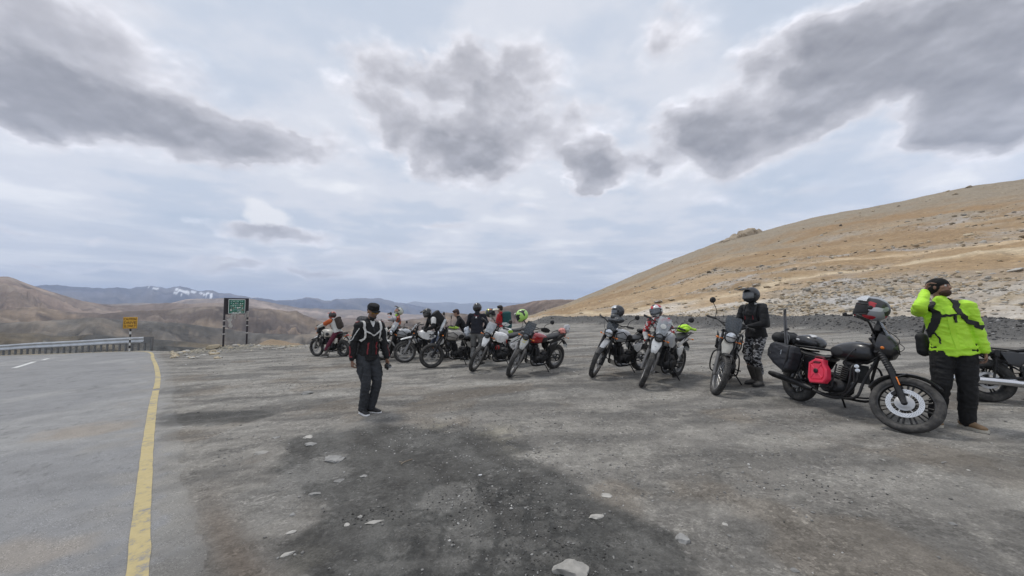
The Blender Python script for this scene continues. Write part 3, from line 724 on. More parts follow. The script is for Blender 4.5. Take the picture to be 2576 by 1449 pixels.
def rockband(s, T, x, y):
    w = fbm(x*.09, y*.09, 404, 4); top = .13+.26*sst(.28, .85, T)
    low = sst(.02, .10, s)*sst(top+.06, top-.05, s+(w-.5)*.25)*(.35+.65*sst(.2, .6, T))
    up = .8*np.exp(-((s-.60+(w-.5)*.22)/.045)**2)*sst(.44, .52, fbm(x*.05+4, y*.05, 405, 3)) + .8*np.exp(-((s-.44+(w-.5)*.2)/.03)**2)*sst(.46, .54, fbm(x*.07+8, y*.07, 406, 3))
    up2 = .7*np.exp(-((s-.80+(w-.5)*.1)/.03)**2)*sst(.55, .9, T)
    return np.clip(low+up+up2, 0, 1)
def build_hillside():
    th = np.linspace(2.0, 66, 640)*math.pi/180
    k = np.concatenate([np.linspace(0, .45, 200), np.linspace(.452, 1, 150), np.linspace(1.01, 1.35, 24)])
    T, K = np.meshgrid(th, k); T = T.ravel(); K = K.ravel(); r0 = edge_r(T)+.8
    Q = r0*np.exp(K*np.log(RC/r0)); x = Q*np.sin(T); y = Q*np.cos(T)
    z, s, rb = hill_z(T, Q)
    lowb = (K < .001); z = np.where(lowb, z-1.5, z)
    # trim the toe so it dives under the ground at the far left end
    w = fbm(x*.12, y*.12, 410, 5); w2 = fbm(x*.03, y*.10+3, 411, 5); w3 = fbm(x*.9, y*.9, 412, 4, .6)
    c = np.tile(np.array([.37, .262, .150]), (len(x), 1))
    c = mixc(c, (.44, .325, .20), sst(.47, .62, w2)*.85)
    c = mixc(c, (.30, .205, .115), sst(.50, .38, w)*.6)
    c = mixc(c, (.31, .27, .205), sst(.74, .97, s+(w-.5)*.35)*.85)            # greyer scree near the crest
    band = np.exp(-((s-.885+(w2-.5)*.08)/.025)**2)*sst(.5, .7, T); c = mixc(c, (.34, .225, .12), band*.8)
    # lower cream and grey broken rock
    cream = sst(.40, .14, s+(w-.5)*.35)*(.55+.45*sst(.05, .5, T)); c = mixc(c, (.56, .48, .355), cream*.9); c = mixc(c, (.66, .62, .55), cream*sst(.50, .62, fbm(x*.10+3, y*.25, 415, 5))*.75)
    grey = rb*sst(.35, .6, w*.6+w3*.4)*sst(.15, .55, T); c = mixc(c, (.40, .365, .31), grey*.8)
    c = mixc(c, (.47, .46, .44), rb*sst(.56, .66, fbm(x*.16+7, y*.16, 414, 4))*.7)
    c = mixc(c, (.24, .18, .11), rb*sst(.55, .40, w3)*.45)
    # vehicle track that climbs across the slope
    tr = .31+.20*sst(.35, .95, T); tk = np.exp(-((s-tr+(w-.5)*.05)/.014)**2); c = mixc(c, (.60, .49, .33), tk*.95)
    tr2 = .56+.03*sst(.6, .9, T); tk = np.exp(-((s-tr2)/.010)**2)*sst(.62, .72, T); c = mixc(c, (.58, .45, .29), tk*.9)
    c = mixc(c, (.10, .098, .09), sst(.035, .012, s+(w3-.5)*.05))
    c = c*np.array([.93, .93, .95])[None]
    n, m_ = len(k), len(th); i = np.arange((n-1)*m_); i = i[(i % m_) != m_-1]
    F = np.stack([i, i+1, i+m_+1, i+m_], 1)
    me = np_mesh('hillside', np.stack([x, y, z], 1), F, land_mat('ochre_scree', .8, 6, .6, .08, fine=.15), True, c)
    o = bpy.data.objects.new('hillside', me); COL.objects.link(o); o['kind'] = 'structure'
build_hillside()
def hz1(T, Q): return float(hill_z(np.array([T]), np.array([Q]))[0][0])
# ================================================================== road markings, guardrail, signs
def on_ground(x, y): return float(gz(np.array([x]), np.array([y]))[0])
def line_mat(name, col, col2):
    m, nt, b = newmat(name); geo = nt.nodes.new('ShaderNodeNewGeometry')
    n = tnoise(nt, 11, 9, .75, vec=geo.outputs['Position']); n2 = tnoise(nt, 1.3, 4, .6, vec=geo.outputs['Position'])
    a = nt.nodes.new('ShaderNodeMath'); a.operation = 'MULTIPLY_ADD'; nt.links.new(n2.outputs['Fac'], a.inputs[0]); a.inputs[1].default_value = .5; nt.links.new(n.outputs['Fac'], a.inputs[2])
    c = tramp(nt, a.outputs[0], [(.59, (.24, .235, .225)), (.64, col2), (.72, col), (.85, tuple(min(1, q*1.12) for q in col)), (.98, (.30, .28, .25))]); nt.links.new(c, b.inputs['Base Color']); b.inputs['Roughness'].default_value = .85
    tbump(nt, b, n.outputs['Fac'], .3, .003); return m
M_yel = line_mat('worn_yellow_paint', (.44, .36, .18), (.30, .27, .21)); M_wl = line_mat('worn_white_paint', (.62, .62, .60), (.45, .45, .44))
def strip(name, pts, w, m, lift=.006, gaps=()):
    P = catmull([(a, b, 0) for a, b in pts], 14); Q = [P[0]]; 
    for p in P[1:]:
        L = (p-Q[-1]).length; n = max(1, int(L/.05))
        for i in range(1, n+1): Q.append(Q[-1].lerp(p, 1/(n-i+1)) if n > 1 else p)
    P = Q; V = []; Fc = []
    X_ = np.array([q.x for q in P]); Y_ = np.array([q.y for q in P]); D = []
    for i in range(len(P)):
        t = (P[min(i+1, len(P)-1)]-P[max(i-1, 0)]).normalized(); D.append(Vector((-t.y, t.x, 0)))
    cols = 5; XX = []; YY = []
    for i in range(len(P)):
        ww = w*(1+.10*(mn.noise(P[i]*3.1)))
        for j in range(cols):
            o = (j/(cols-1)-.5)*ww; XX.append(P[i].x+D[i].x*o); YY.append(P[i].y+D[i].y*o)
    Z_ = gz(np.array(XX), np.array(YY))+lift
    V = [(XX[i], YY[i], float(Z_[i])) for i in range(len(XX))]
    for i in range(len(P)-1):
        if any(math.hypot(P[i].x-gx, P[i].y-gy) < gr for gx, gy, gr in gaps): continue
        for j in range(cols-1): a = i*cols+j; Fc.append((a, a+1, a+cols+1, a+cols))
    g = G(); g.add(V, Fc); o = obj(name, g, m); o['kind'] = 'structure'; return o
gl = gp(397, 982)
strip('yellow_edge_line', LINE, .112, M_yel, gaps=[(gl[0], gl[1], .16)])
strip('white_centre_line', [gp(36, 927), gp(60, 919.5), gp(86, 911)], .16, M_wl)
strip('white_centre_line', [gp(107, 907), gp(122, 903)], .12, M_wl)

M_galv = mat('galvanised_steel', (.52, .54, .56), .42, .75, var=.12, scale=3, dust=.15); M_galvd = mat('weathered_post', (.17, .175, .18), .7, .3, dust=.4)
A = gp(363, 882); Bp = (-36.0, 22.3)
rail = thing('guardrail', 'long galvanised steel guardrail along the outside of the road bend', 'guardrail', (A[0], A[1], on_ground(*A)))
def rl(x, y, z): return Vector((x-A[0], y-A[1], z-on_ground(*A)))
NP = 44; prof = [(0, .33), (.035, .29), (.035, .25), (0, .21), (-.01, .17), (0, .13), (.035, .09), (.035, .05), (0, .01)]
pts = [(A[0]+(Bp[0]-A[0])*t, A[1]+(Bp[1]-A[1])*t) for t in np.linspace(0, 1, NP)]
segs = 5
for q in range(segs):
    i0 = int(q*(NP-1)/segs); i1 = int((q+1)*(NP-1)/segs); g = G(); loops = []
    for i in range(i0, i1+1):
        x, y = pts[i]; z = on_ground(x, y-.3)
        base = z+.40*(1-.55*max(0, (-x-21)/12))-.03*max(0, (-x-21)/12)
        loops.append([rl(x, y-.06-d-.004*(q % 2), base+h) for d, h in prof]+[rl(x, y-.056-d+.004-.004*(q % 2), base+h) for d, h in prof[::-1]])
    g.loft(loops); obj('rail_beam', g, M_galv, rail)
for i, (x, y) in enumerate(pts):
    z = on_ground(x, y); g = G(); top_ = on_ground(x, y-.3)+.66*(1-.42*max(0, (-x-21)/12)); b = rl(x, y+.02, z-.3); t = rl(x, y+.02, top_); g.box((b+t)/2, (.09, .07, (t-b).length), bev=.012); obj('post', g, M_galvd, rail)
g = G(); x, y = pts[0]; z = on_ground(x, y-.3); g.loft([[rl(x+d, y-.06+e, z+h) for h in (.40, .57, .73)]+[rl(x+d, y-.05+e, z+h) for h in (.73, .57, .40)] for d, e in ((0, 0), (.14, .01), (.26, .06), (.32, .16), (.30, .26))]); g.box(rl(x+.27, y+.12, z+.2), (.12, .14, .9)); obj('end_terminal', g, M_galvd, rail)

# yellow caution sign
M_sy = mat('sign_yellow', (.72, .40, .035), .55, var=.10, scale=3, dust=.12); M_sd = mat('sign_brown_lettering', (.10, .045, .012), .6)
sx0, sy0 = gp(325.5, 884); gzz = h1(sx0, sy0); S_ = math.hypot(sx0, sy0)
cs = thing('caution_sign', 'yellow square sign reading CAUTION DRIVE SLOWLY on a black and white banded post', 'sign', (sx0, sy0, gzz), (0, 0, math.atan2(-sx0*.25, sy0)))
for i in range(8):
    g = G(); g.cyl((0, 0, i*.152-.1 if i == 0 else i*.152), (0, 0, (i+1)*.152), .038, n=14); obj('post_band', g, M_wstripe_ if False else (mat('white_band', (.62, .62, .60), .6, dust=.25) if i % 2 == 0 else mat('black_band', (.02, .02, .02), .6, dust=.2)), cs)
g = G(); g.box((0, -.05, 1.53), (.64, .03, .62), bev=.01); pl = obj('sign_plate', g, M_sy, cs)
g = G(); g.tube([(-.30, -.068, 1.24), (.30, -.068, 1.24), (.30, -.068, 1.82), (-.30, -.068, 1.82)], .008, 6, closed=True); obj('sign_border', g, M_sd, pl)
for s, z, sz in (('CAUTION', 1.72, .150), ('DRIVE', 1.53, .160), ('SLOWLY', 1.34, .165)):
    o = obj('lettering', text_mesh(s, sz, M_sd, .004), None, pl, loc=(0, -.068, z), rot=(math.pi/2, 0, 0)); w_ = o.dimensions.x; o.scale = (min(1.3, .54/max(w_, .01))*1.0, 1.15, 1)
for z in (1.63, 1.435): g = G(); g.box((0, -.067, z), (.56, .006, .008)); obj('rule', g, M_sd, pl)

# green notice board hung with stickers and a scarf
x1, y1 = gp(559, 880); x2, y2 = gp(621.5, 874); cx, cy = (x1+x2)/2, (y1+y2)/2; zc_ = h1(cx, cy)
an = math.atan2(y2-y1, x2-x1); Wd = math.hypot(x2-x1, y2-y1)
nb_ = thing('notice_board', 'tall black framed green notice board covered with stickers beyond the gravel', 'sign', (cx, cy, zc_), (0, 0, an))
Wd *= .94; HT = 2.50; M_bf = mat('board_frame', (.022, .018, .022), .6, dust=.15); M_bg = mat('board_green', (.018, .13, .085), .5, var=.3, scale=5)
for s in (-1, 1):
    g = G(); g.box((s*Wd/2, 0, HT/2-.15), (.075, .075, HT+.3)); pp = obj('post', g, M_bf, nb_)
    g = G()
    for z in (1.02, 1.30, .62): g.cyl((s*Wd/2, 0, z), (s*Wd/2, 0, z+.05), .050, n=10)
    obj('cloth_tie', g, M_wstripe_ if False else mat('dirty_white_cloth', (.55, .53, .50), .9, dust=.2), pp)
g = G(); g.box((0, 0, HT-.03), (Wd, .06, .06)); g.box((0, 0, HT-.83), (Wd, .06, .05)); obj('cross_bar', g, M_bf, nb_)
for s in (-1, 1): g = G(); g.box((s*(Wd/2-.10), 0, HT-.43), (.15, .04, .78)); obj('side_board', g, M_bf, nb_)
bw_ = Wd-.32; g = G(); g.box((0, -.035, HT-.44), (bw_, .02, .74), bev=.004); bp = obj('board_panel', g, M_bg, nb_)
g = G(); z0_, z1_ = HT-.80, HT-.08
for a, b in (((-bw_/2, z0_), (bw_/2, z0_)), ((bw_/2, z0_), (bw_/2, z1_)), ((bw_/2, z1_), (-bw_/2, z1_)), ((-bw_/2, z1_), (-bw_/2, z0_))): g.cyl((a[0], -.048, a[1]), (b[0], -.048, b[1]), .012, n=6)
obj('board_border', g, mat('white_border', (.70, .74, .72), .6), bp)
rd = random.Random(4); stc = [(.62, .66, .62), (.30, .52, .44), (.45, .60, .52), (.55, .55, .50), (.20, .42, .36), (.62, .62, .60), (.35, .40, .45), (.55, .30, .25)]
for r_ in range(6):
    n = 6
    for i in range(n):
        x = -bw_/2+.07+(bw_-.14)*(i+.5)/n+rd.uniform(-.02, .02); z = HT-.17-.115*r_+rd.uniform(-.015, .015); w = rd.uniform(.05, .13)*(1.1 if r_ > 2 else .8); h = rd.uniform(.025, .05)
        g = G(); kk = rd.random()
        if kk < .45: g.lathe((x, -.0455, z), (0, -1, 0), [(0, 0), (w*.38, 0), (w*.38, .003), (0, .003)], 12)
        else: g.box((x, -.0465, z), (w, .003, h), (0, rd.uniform(-.15, .15), 0), .0005)
        ci = rd.randrange(len(stc)); obj('sticker', g, mat('sticker_%s' % 'abcdefgh'[ci], stc[ci], .5, var=.2, scale=30), bp)
for i in range(3):
    g = G(); g.box((-.05+.05*i, -.0465, HT-.115-.25*i), (bw_*.62, .003, .022)); obj('printed_line', g, mat('pale_green_print', (.30, .50, .42), .6), bp)
M_kh = mat('dirty_white_cloth', (.55, .53, .50), .9, dust=.2)
def rag(name, pts, ws, label, parent=None):
    g = G(); loops = []
    P = catmull(pts, 6); n = len(P)
    for i, p in enumerate(P):
        w = np.interp(i/(n-1), np.linspace(0, 1, len(ws)), ws); row = []
        for j in range(9):
            t = j/8-.5; row.append((p.x+t*w*2, p.y+.03*math.sin(t*11+i*.5), p.z+.01*math.sin(j*2+i)))
        loops.append(row+[(a, b+.006, c) for a, b, c in row[::-1]])
    g.loft(loops); return g
sc_ = thing('scarf', 'white ceremonial scarf dangling knotted beneath the green notice board', 'scarf', (cx, cy, zc_), (0, 0, an))
g = rag('s', [(-.20, -.06, HT-.84), (-.24, -.06, HT-1.0), (-.32, -.05, HT-1.12), (-.30, -.05, HT-1.25), (-.27, -.05, HT-1.45), (-.25, -.05, HT-1.55)], [.02, .05, .12, .06, .09, .04], ''); obj('hanging_cloth', g, M_kh, sc_)
g = rag('s', [(-.12, -.06, HT-.82), (-.09, -.06, HT-.95), (-.07, -.06, HT-1.08)], [.06, .05, .02], ''); obj('loose_end', g, M_kh, sc_)
g = rag('s', [(-.10, -.065, HT-.80), (-.02, -.065, HT-.85), (.05, -.065, HT-.82)], [.16, .10, .05], ''); obj('knot', g, M_kh, sc_)
sc2 = thing('rag', 'bundle of grey cloth tied to the right post of the green notice board', 'cloth', (cx, cy, zc_), (0, 0, an))
g = G(); g.ecap((Wd/2-.02, -.04, HT-.74), (Wd/2-.03, -.05, HT-.98), .09, .06, .07, .05); g.ecap((Wd/2-.10, -.04, HT-.80), (Wd/2-.17, -.05, HT-1.10), .04, .03, .025, .02); obj('tied_cloth', remesh('cloth', g, mat('grey_rag', (.33, .31, .29), .9, dust=.3), .012, 2, (.03, 9), 3), None, sc2)
# ================================================================== motorcycles
M_rub = mat('tyre_rubber', (.035, .034, .033), .85, var=.25, bump=.3, dust=.42)
M_blk = mat('black_metal', (.011, .011, .012), .42, .3, dust=.22)
M_blks = mat('black_plastic', (.012, .012, .013), .55, dust=.18)
M_eng = mat('engine_casting', (.03, .03, .032), .5, .6, var=.25, dust=.35)
M_alu = mat('alloy', (.42, .42, .42), .38, .9, dust=.3)
M_chr = mat('chrome', (.62, .63, .65), .16, 1.0, var=.03)
M_seat = mat('seat_vinyl', (.014, .014, .015), .5, bump=.2, bdist=.002, dust=.12)
M_rimg = mat('grey_rim', (.24, .24, .24), .4, .8, dust=.5)
M_rimb = mat('black_rim', (.03, .03, .03), .4, .6, dust=.35)
M_fork = mat('fork_slider', (.16, .155, .15), .45, .6, dust=.5)
M_amber = mat('amber_lens', (.75, .20, .02), .2, coat=.6)
M_red = mat('red_lens', (.45, .02, .02), .2, coat=.6)
M_white = mat('white_paint', (.82, .82, .80), .3, coat=.4, dust=.04)
M_beige = mat('sand_paint', (.56, .535, .47), .35, coat=.3, dust=.12)
M_beige2 = mat('stone_paint', (.36, .34, .31), .35, coat=.3, dust=.3)
M_grey = mat('silver_grey_paint', (.42, .43, .44), .3, coat=.4, dust=.12)
M_redp = mat('red_paint', (.32, .012, .014), .22, coat=.8, dust=.15)
M_mblk = mat('satin_black_paint', (.014, .014, .016), .32, coat=.35, dust=.12)
M_lens = mat('headlight_lens', (.68, .70, .72), .08, .55, coat=1.0, var=.25, scale=40)
M_lensd = mat('dark_lens', (.10, .105, .11), .1, .4, coat=1.0, var=.3, scale=40)
M_disc = mat('brake_rotor', (.62, .62, .62), .3, .9)
M_pl = mat('number_plate', (.62, .62, .58), .5, dust=.2)
M_mir = mat('mirror_glass', (.5, .53, .57), .04, 1.0)
G_clear = glass_mat('clear_screen', (.55, .58, .60), .42, .12)
G_tint = glass_mat('tinted_screen', (.07, .08, .09), .72, .12)

def wheel(root, c, Rr, tw, style, M, rimm, knob=True, disc=True, dside=1, drad=.15, discm=None, nsp=10):
    """wheel about the y axis; wheel > tyre, spoke(s), brake_disc"""
    g = G(M); hr = Rr-tw*.92
    g.lathe(c, (0, 1, 0), [(hr+.012, -tw*.36), (hr-.008, -tw*.30), (hr-.018, -.012), (hr-.018, .012), (hr-.008, tw*.30), (hr+.012, tw*.36), (hr+.004, 0)], 48, closed=True)
    g.lathe(c, (0, 1, 0), [(0, -.055), (.03, -.055), (.045, -.045), (.03, -.02), (.03, .02), (.045, .045), (.03, .055), (0, .055)], 20)
    w = obj('wheel', g, rimm, root)
    t = G(M); k = 16; prof = []
    for i in range(k):
        a = 2*math.pi*i/k; ca, sa = math.cos(a), math.sin(a)
        prof.append((Rr-tw*.47+tw*.46*math.copysign(abs(ca)**.9, ca), tw*.5*math.copysign(abs(sa)**.85, sa)))
    t.lathe(c, (0, 1, 0), prof, 56, closed=True)
    if knob:
        n = 46
        for i in range(n):
            for (dy, rr_, tilt) in ((0, Rr-.001, 0), (tw*.30, Rr-tw*.09, .55), (-tw*.30, Rr-tw*.09, -.55)):
                a = 2*math.pi*(i+(.5 if dy else 0))/n
                Mx = Matrix.Translation(Vector(c)) @ Matrix.Rotation(-a, 4, 'Y') @ Matrix.Translation((rr_, dy, 0)) @ Matrix.Rotation(tilt, 4, 'Z')
                vs = [(sx_*.006, sy_*tw*.11, sz_*.0125) for sx_ in (-1, 1) for sy_ in (-1, 1) for sz_ in (-1, 1)]
                t.add(vs, [(0, 1, 3, 2), (4, 6, 7, 5), (0, 4, 5, 1), (2, 3, 7, 6), (0, 2, 6, 4), (1, 5, 7, 3)], Mx)
    obj('tyre', t, M_rub, w, angle=50)
    C = Vector(c)
    if style == 'wire':
        s = G(M)
        for i in range(36):
            a = 2*math.pi*i/36; sd = 1 if i % 2 else -1; b = a+(.55 if (i//2) % 2 else -.55)
            p0 = C+Vector((.042*math.cos(b), sd*.042, .042*math.sin(b))); p1 = C+Vector(((hr-.01)*math.cos(a), sd*.004, (hr-.01)*math.sin(a)))
            s.cyl(p0, p1, .0026, n=4, caps=False)
        o = obj('spokes', s, M_alu, w); o['kind'] = 'stuff'
    else:
        for i in range(nsp):
            a = 2*math.pi*i/nsp; s = G(M)
            for sg in (-.10, .10):
                p0 = C+Vector((.035*math.cos(a+sg*2), 0, .035*math.sin(a+sg*2))); p1 = C+Vector(((hr-.012)*math.cos(a+sg), 0, (hr-.012)*math.sin(a+sg)))
                s.tube([p0, p0.lerp(p1, .5), p1], [.013, .0085, .011], 6)
            obj('spoke', s, rimm, w)
    if disc:
        d = G(M); y0 = dside*.062
        d.lathe(C+Vector((0, y0, 0)), (0, 1, 0), [(drad*.72, -.0025), (drad, -.0025), (drad, .0025), (drad*.72, .0025)], 40, closed=True)
        for i in range(6):
            a = math.pi*i/3; d.cyl(C+Vector((.04*math.cos(a), y0*.9, .04*math.sin(a))), C+Vector((drad*.76*math.cos(a+.3), y0, drad*.76*math.sin(a+.3))), .006, n=5)
        dd = obj('brake_disc', d, discm or M_alu, w)
    return w

DEF = dict(wb=1.44, Rf=.345, Rr=.32, tf=.095, tr=.13, rake=26, steer=0, lean=9, tank=M_white, panel=M_white, rim=M_rimg, style='wire', knob=True,
           beak=M_white, lowf=M_blks, light='round', screen=G_clear, rack=True, seat='split', fork=M_fork, mirrors=(1, -1), guard=None, bash=True, crash=True, tankw=.17, tankh=.15, sh=.82, tail=True)
BIKES = {}
def motorcycle(key, label, F, heading, **kw):
    c = dict(DEF); c.update(kw); wb = c['wb']; Rf, Rr = c['Rf'], c['Rr']
    hd = Vector((math.cos(heading), math.sin(heading)))
    ox, oy = F[0]-hd.x*wb, F[1]-hd.y*wb
    za, zb = h1(ox, oy), h1(F[0], F[1]); pitch = math.atan2(zb-za, wb)
    root = thing('motorcycle', label, 'motorcycle', (ox, oy, za-.008), (0, 0, 0), 'motorcycles parked in a row on the gravel')
    Mw = Matrix.Translation((ox, oy, za-.008)) @ Matrix.Rotation(heading, 4, 'Z') @ Matrix.Rotation(-pitch, 4, 'Y') @ Matrix.Rotation(-R(c['lean']), 4, 'X')
    root.matrix_world = Mw
    BIKES[key] = (root, Mw, c)
    rk = R(c['rake']); axd = Vector((-math.sin(rk), 0, math.cos(rk))); ff = Vector((wb, 0, Rf))
    off = Vector((-.045, 0, 0))
    top = ff+axd*.80+off; head = ff+axd*.66+off
    S = Matrix.Translation(head) @ Matrix.Rotation(R(c['steer']), 4, axd) @ Matrix.Translation(-head)
    c['S'] = S; c['top'] = top
    # wheels
    fw = wheel(root, ff, Rf, c['tf'], c['style'], S, c['rim'], c['knob'], True, c.get('dside', 1), c.get('drad', .15), c.get('discm'), c.get('nsp', 10))
    wheel(root, (0, 0, Rr), Rr, c['tr'], c['style'], None, c['rim'], c['knob'], True, -1, .12, None, c.get('nsp', 10))
    # fork legs
    for s in (-1, 1):
        g = G(S); y = s*.098; a = ff+Vector((0, y, 0)); 
        g.tube([a-axd*.02, a+axd*.06, a+axd*.40], [.024, .034, .031], 12); g.cyl(a+Vector((0, -s*.05, 0)), a+Vector((0, s*.03, 0)), .02, n=10)
        leg = obj('fork_leg', g, c['fork'], root)
        g = G(S); b0 = a+axd*.39; b1 = top+Vector((0, y, 0)); n = 18; L = (head+Vector((0, y, 0))-b0).length
        if c.get('gaiter', True): g.tube([b0.lerp(b1, i/n*.62) for i in range(n+1)], [.036 if i % 2 else .029 for i in range(n+1)], 12)
        g.cyl(b0, b1, .022, n=10); obj('fork_tube', g, M_blks, leg)
        if c.get('forkglow') and s < 0:
            g = G(S); g.box(a+axd*.26+Vector((.034, s*.02, 0)), (.012, .022, .10), (0, -rk, 0)); obj('reflector', g, M_amber, leg)
    g = G(S); g.box(top, (.07, .25, .03), (0, -rk, 0)); g.box(head-axd*.04, (.07, .25, .035), (0, -rk, 0)); g.cyl(head-axd*.05, top, .028); obj('triple_clamp', g, M_blk, root)
    g = G(S); g.box(ff+Vector((-.09, -c.get('dside', 1)*-.065, .10)), (.05, .04, .10), (0, .6, 0)); obj('brake_caliper', g, M_blk, root)
    # mudguards
    if c['lowf'] is not None:
        g = G(S); prof = [(Rf+.028, -.062), (Rf+.045, -.035), (Rf+.05, 0), (Rf+.045, .035), (Rf+.028, .062), (Rf+.022, .058), (Rf+.038, .033), (Rf+.043, 0), (Rf+.038, -.033), (Rf+.022, -.058)]
        a0, a1 = c.get('lowang', (R(50), R(150)))
        n = 22; loops = [[(ff.x+r_*math.cos(t), y_, ff.z+r_*math.sin(t)) for r_, y_ in prof] for t in [a0+(a1-a0)*i/n for i in range(n+1)]]
        g.loft(loops)
        for s in (-1, 1): g.tube([ff+axd*.30+Vector((0, s*.09, 0)), ff+Vector((-.05, s*.05, Rf+.03))], .008, 6)
        obj('front_mudguard', g, c['lowf'], root)
    if c['beak'] is not None:
        g = G(S); b = head+Vector((.02, 0, -.08)); L = .46; loops = []
        for i in range(9):
            t = i/8; w = .075*(1-.55*t**2)*(1 if t < .95 else .6); x = b.x-.02+L*t; z = b.z-.02-.02*t-.14*t**2*(.9 if c.get('mx') is None else .45)
            loops.append([(x, -w, z-.028), (x, -w*.8, z-.004), (x, 0, z+.010), (x, w*.8, z-.004), (x, w, z-.028), (x, w*.75, z-.020), (x, 0, z-.002), (x, -w*.75, z-.020)])
        g.loft(loops); bk = obj('beak_mudguard', g, c['beak'], root)
    # plate-like number shield under light (white) seen on the dual sports
    if c.get('shield') is not None:
        g = G(S); cc = head+Vector((.105, 0, -.10)); w = .085
        pts = [(-w*.9, .09), (w*.9, .09), (w*1.15, .0), (w*.75, -.15), (w*.35, -.20), (-w*.35, -.20), (-w*.75, -.15), (-w*1.15, .0)]
        loops = []
        for k2, (dx, sc_) in enumerate(((-.03, .80), (0, 1), (.022, .93), (.034, .6))): loops.append([(cc.x+dx+.20*-pz*0-pz*.35, py_*sc_, cc.z+pz*sc_) for py_, pz in pts])
        g.loft(loops); obj('headlight_shield', g, c['shield'], root)
        if c.get('shieldmark'):
            g = G(S)
            for q in c['shieldmark']: g.ell(cc+Vector((.036+.35*.0-q[1]*.35, q[0], q[1])), (.004, q[2], q[3]), nu=10, nv=6)
            obj('sticker', g, c.get('markmat', mat('yellow_sticker', (.62, .56, .16), .5)), root)
    # headlight
    hx = head+Vector((.13, 0, .035+c.get('hz', 0))); hr = c.get('hr', .085)
    g = G(S); g.lathe(hx, (1, 0, 0), [(0, -.12), (hr*.5, -.11), (hr*.9, -.06), (hr*1.08, 0), (hr*1.1, .02), (hr*.98, .028), (hr*.96, .012)], 28)
    hl = obj('headlight', g, M_blks if c['light'] != 'chrome' else M_chr, root)
    g = G(S); g.lathe(hx, (1, 0, 0), [(hr*.97, .012), (hr*.8, .03), (hr*.4, .042), (0, .046)], 28); obj('lens', g, c.get('lensm', M_lens), hl)
    g = G(S); g.box(hx+Vector((.048, 0, .0)), (.006, hr*1.9, .014)); g.box(hx+Vector((-.02, .0, -.0)), (.02, hr*2.3, .03)); obj('lens_bar', g, M_blks, hl)
    # instruments + screen
    g = G(S); ic = top+Vector((.07, 0, .03)); g.lathe(ic, (-.7, 0, .7), [(0, -.03), (.05, -.03), (.055, .01), (.05, .018), (0, .016)], 18); g.lathe(ic+Vector((0, .085, -.01)), (-.7, 0, .7), [(0, -.02), (.03, -.02), (.034, .01), (0, .012)], 14)
    g.tube([head+Vector((.03, -.06, 0)), ic+Vector((.05, -.10, .0)), ic+Vector((.05, .10, .0)), head+Vector((.03, .06, 0))], .008, 6); obj('instrument_cluster', g, M_blks, root)
    if c['screen'] is not None:
        sh = c.get('screenh', .30); sw = c.get('screenw', .135); g = G(S); lo = hx+Vector((.0, 0, hr*.8)); loops = []
        n = 8; m = 10
        for k2 in range(n+1):
            t = k2/n; w = sw*(.72+.5*t-.42*t*t*t) ; out = []
            xc = lo.x-.13*t-.02*t*t; z = lo.z+sh*t
            row = [(xc-.22*(w*math.sin(u))**2/w*1.1, w*math.sin(u)*1.0, z) for u in [(-1+2*j/m)*1.35 for j in range(m+1)]]
            loops.append(row+[(p[0]-.004, p[1]*.985, p[2]) for p in row[::-1]])
        g.loft(loops); obj('windscreen', g, c['screen'], root)
        if c.get('screenmark'):
            g = G(S); g.ell(lo+Vector((-.055, 0, sh*.5)), (.004, .055, .05), (0, -.45, 0), nu=16, nv=8); obj('sticker', g, M_pl, root)
    if c.get('fairing') is not None:
        g = G(S); loops = []
        for (x, w, z0, z1) in ((hx.x+.05, .05, -.02, .03), (hx.x+.02, .13, -.10, .12), (hx.x-.05, .165, -.14, .20), (hx.x-.14, .17, -.12, .23)):
            loops.append([(x-abs(math.sin(a))*0, w*math.cos(a), hx.z+(z1+z0)/2+(z1-z0)/2*math.sin(a)) for a in [2*math.pi*k/20 for k in range(20)]])
        g.loft(loops, caps=False); obj('headlight_fairing', g, c['fairing'], root)
    # handlebar, grips, levers, mirrors, guards
    hb = top+Vector((-.01, 0, .09)); rise = c.get('rise', .07); hw = c.get('hw', .41)
    path = [hb+Vector((-.13, -hw, rise)), hb+Vector((-.05, -hw*.62, rise*.95)), hb+Vector((0, -.10, 0)), hb, hb+Vector((0, .10, 0)), hb+Vector((-.05, hw*.62, rise*.95)), hb+Vector((-.13, hw, rise))]
    g = G(S); g.tube(path, .0125, 8, smooth=4); g.cyl(top+Vector((0, .05, 0)), hb+Vector((0, .05, 0)), .018); g.cyl(top+Vector((0, -.05, 0)), hb+Vector((0, -.05, 0)), .018)
    if c.get('brace', True): g.cyl(path[1].lerp(path[2], .35), path[5].lerp(path[4], .35), .008, n=6)
    bar = obj('handlebar', g, M_blk, root)
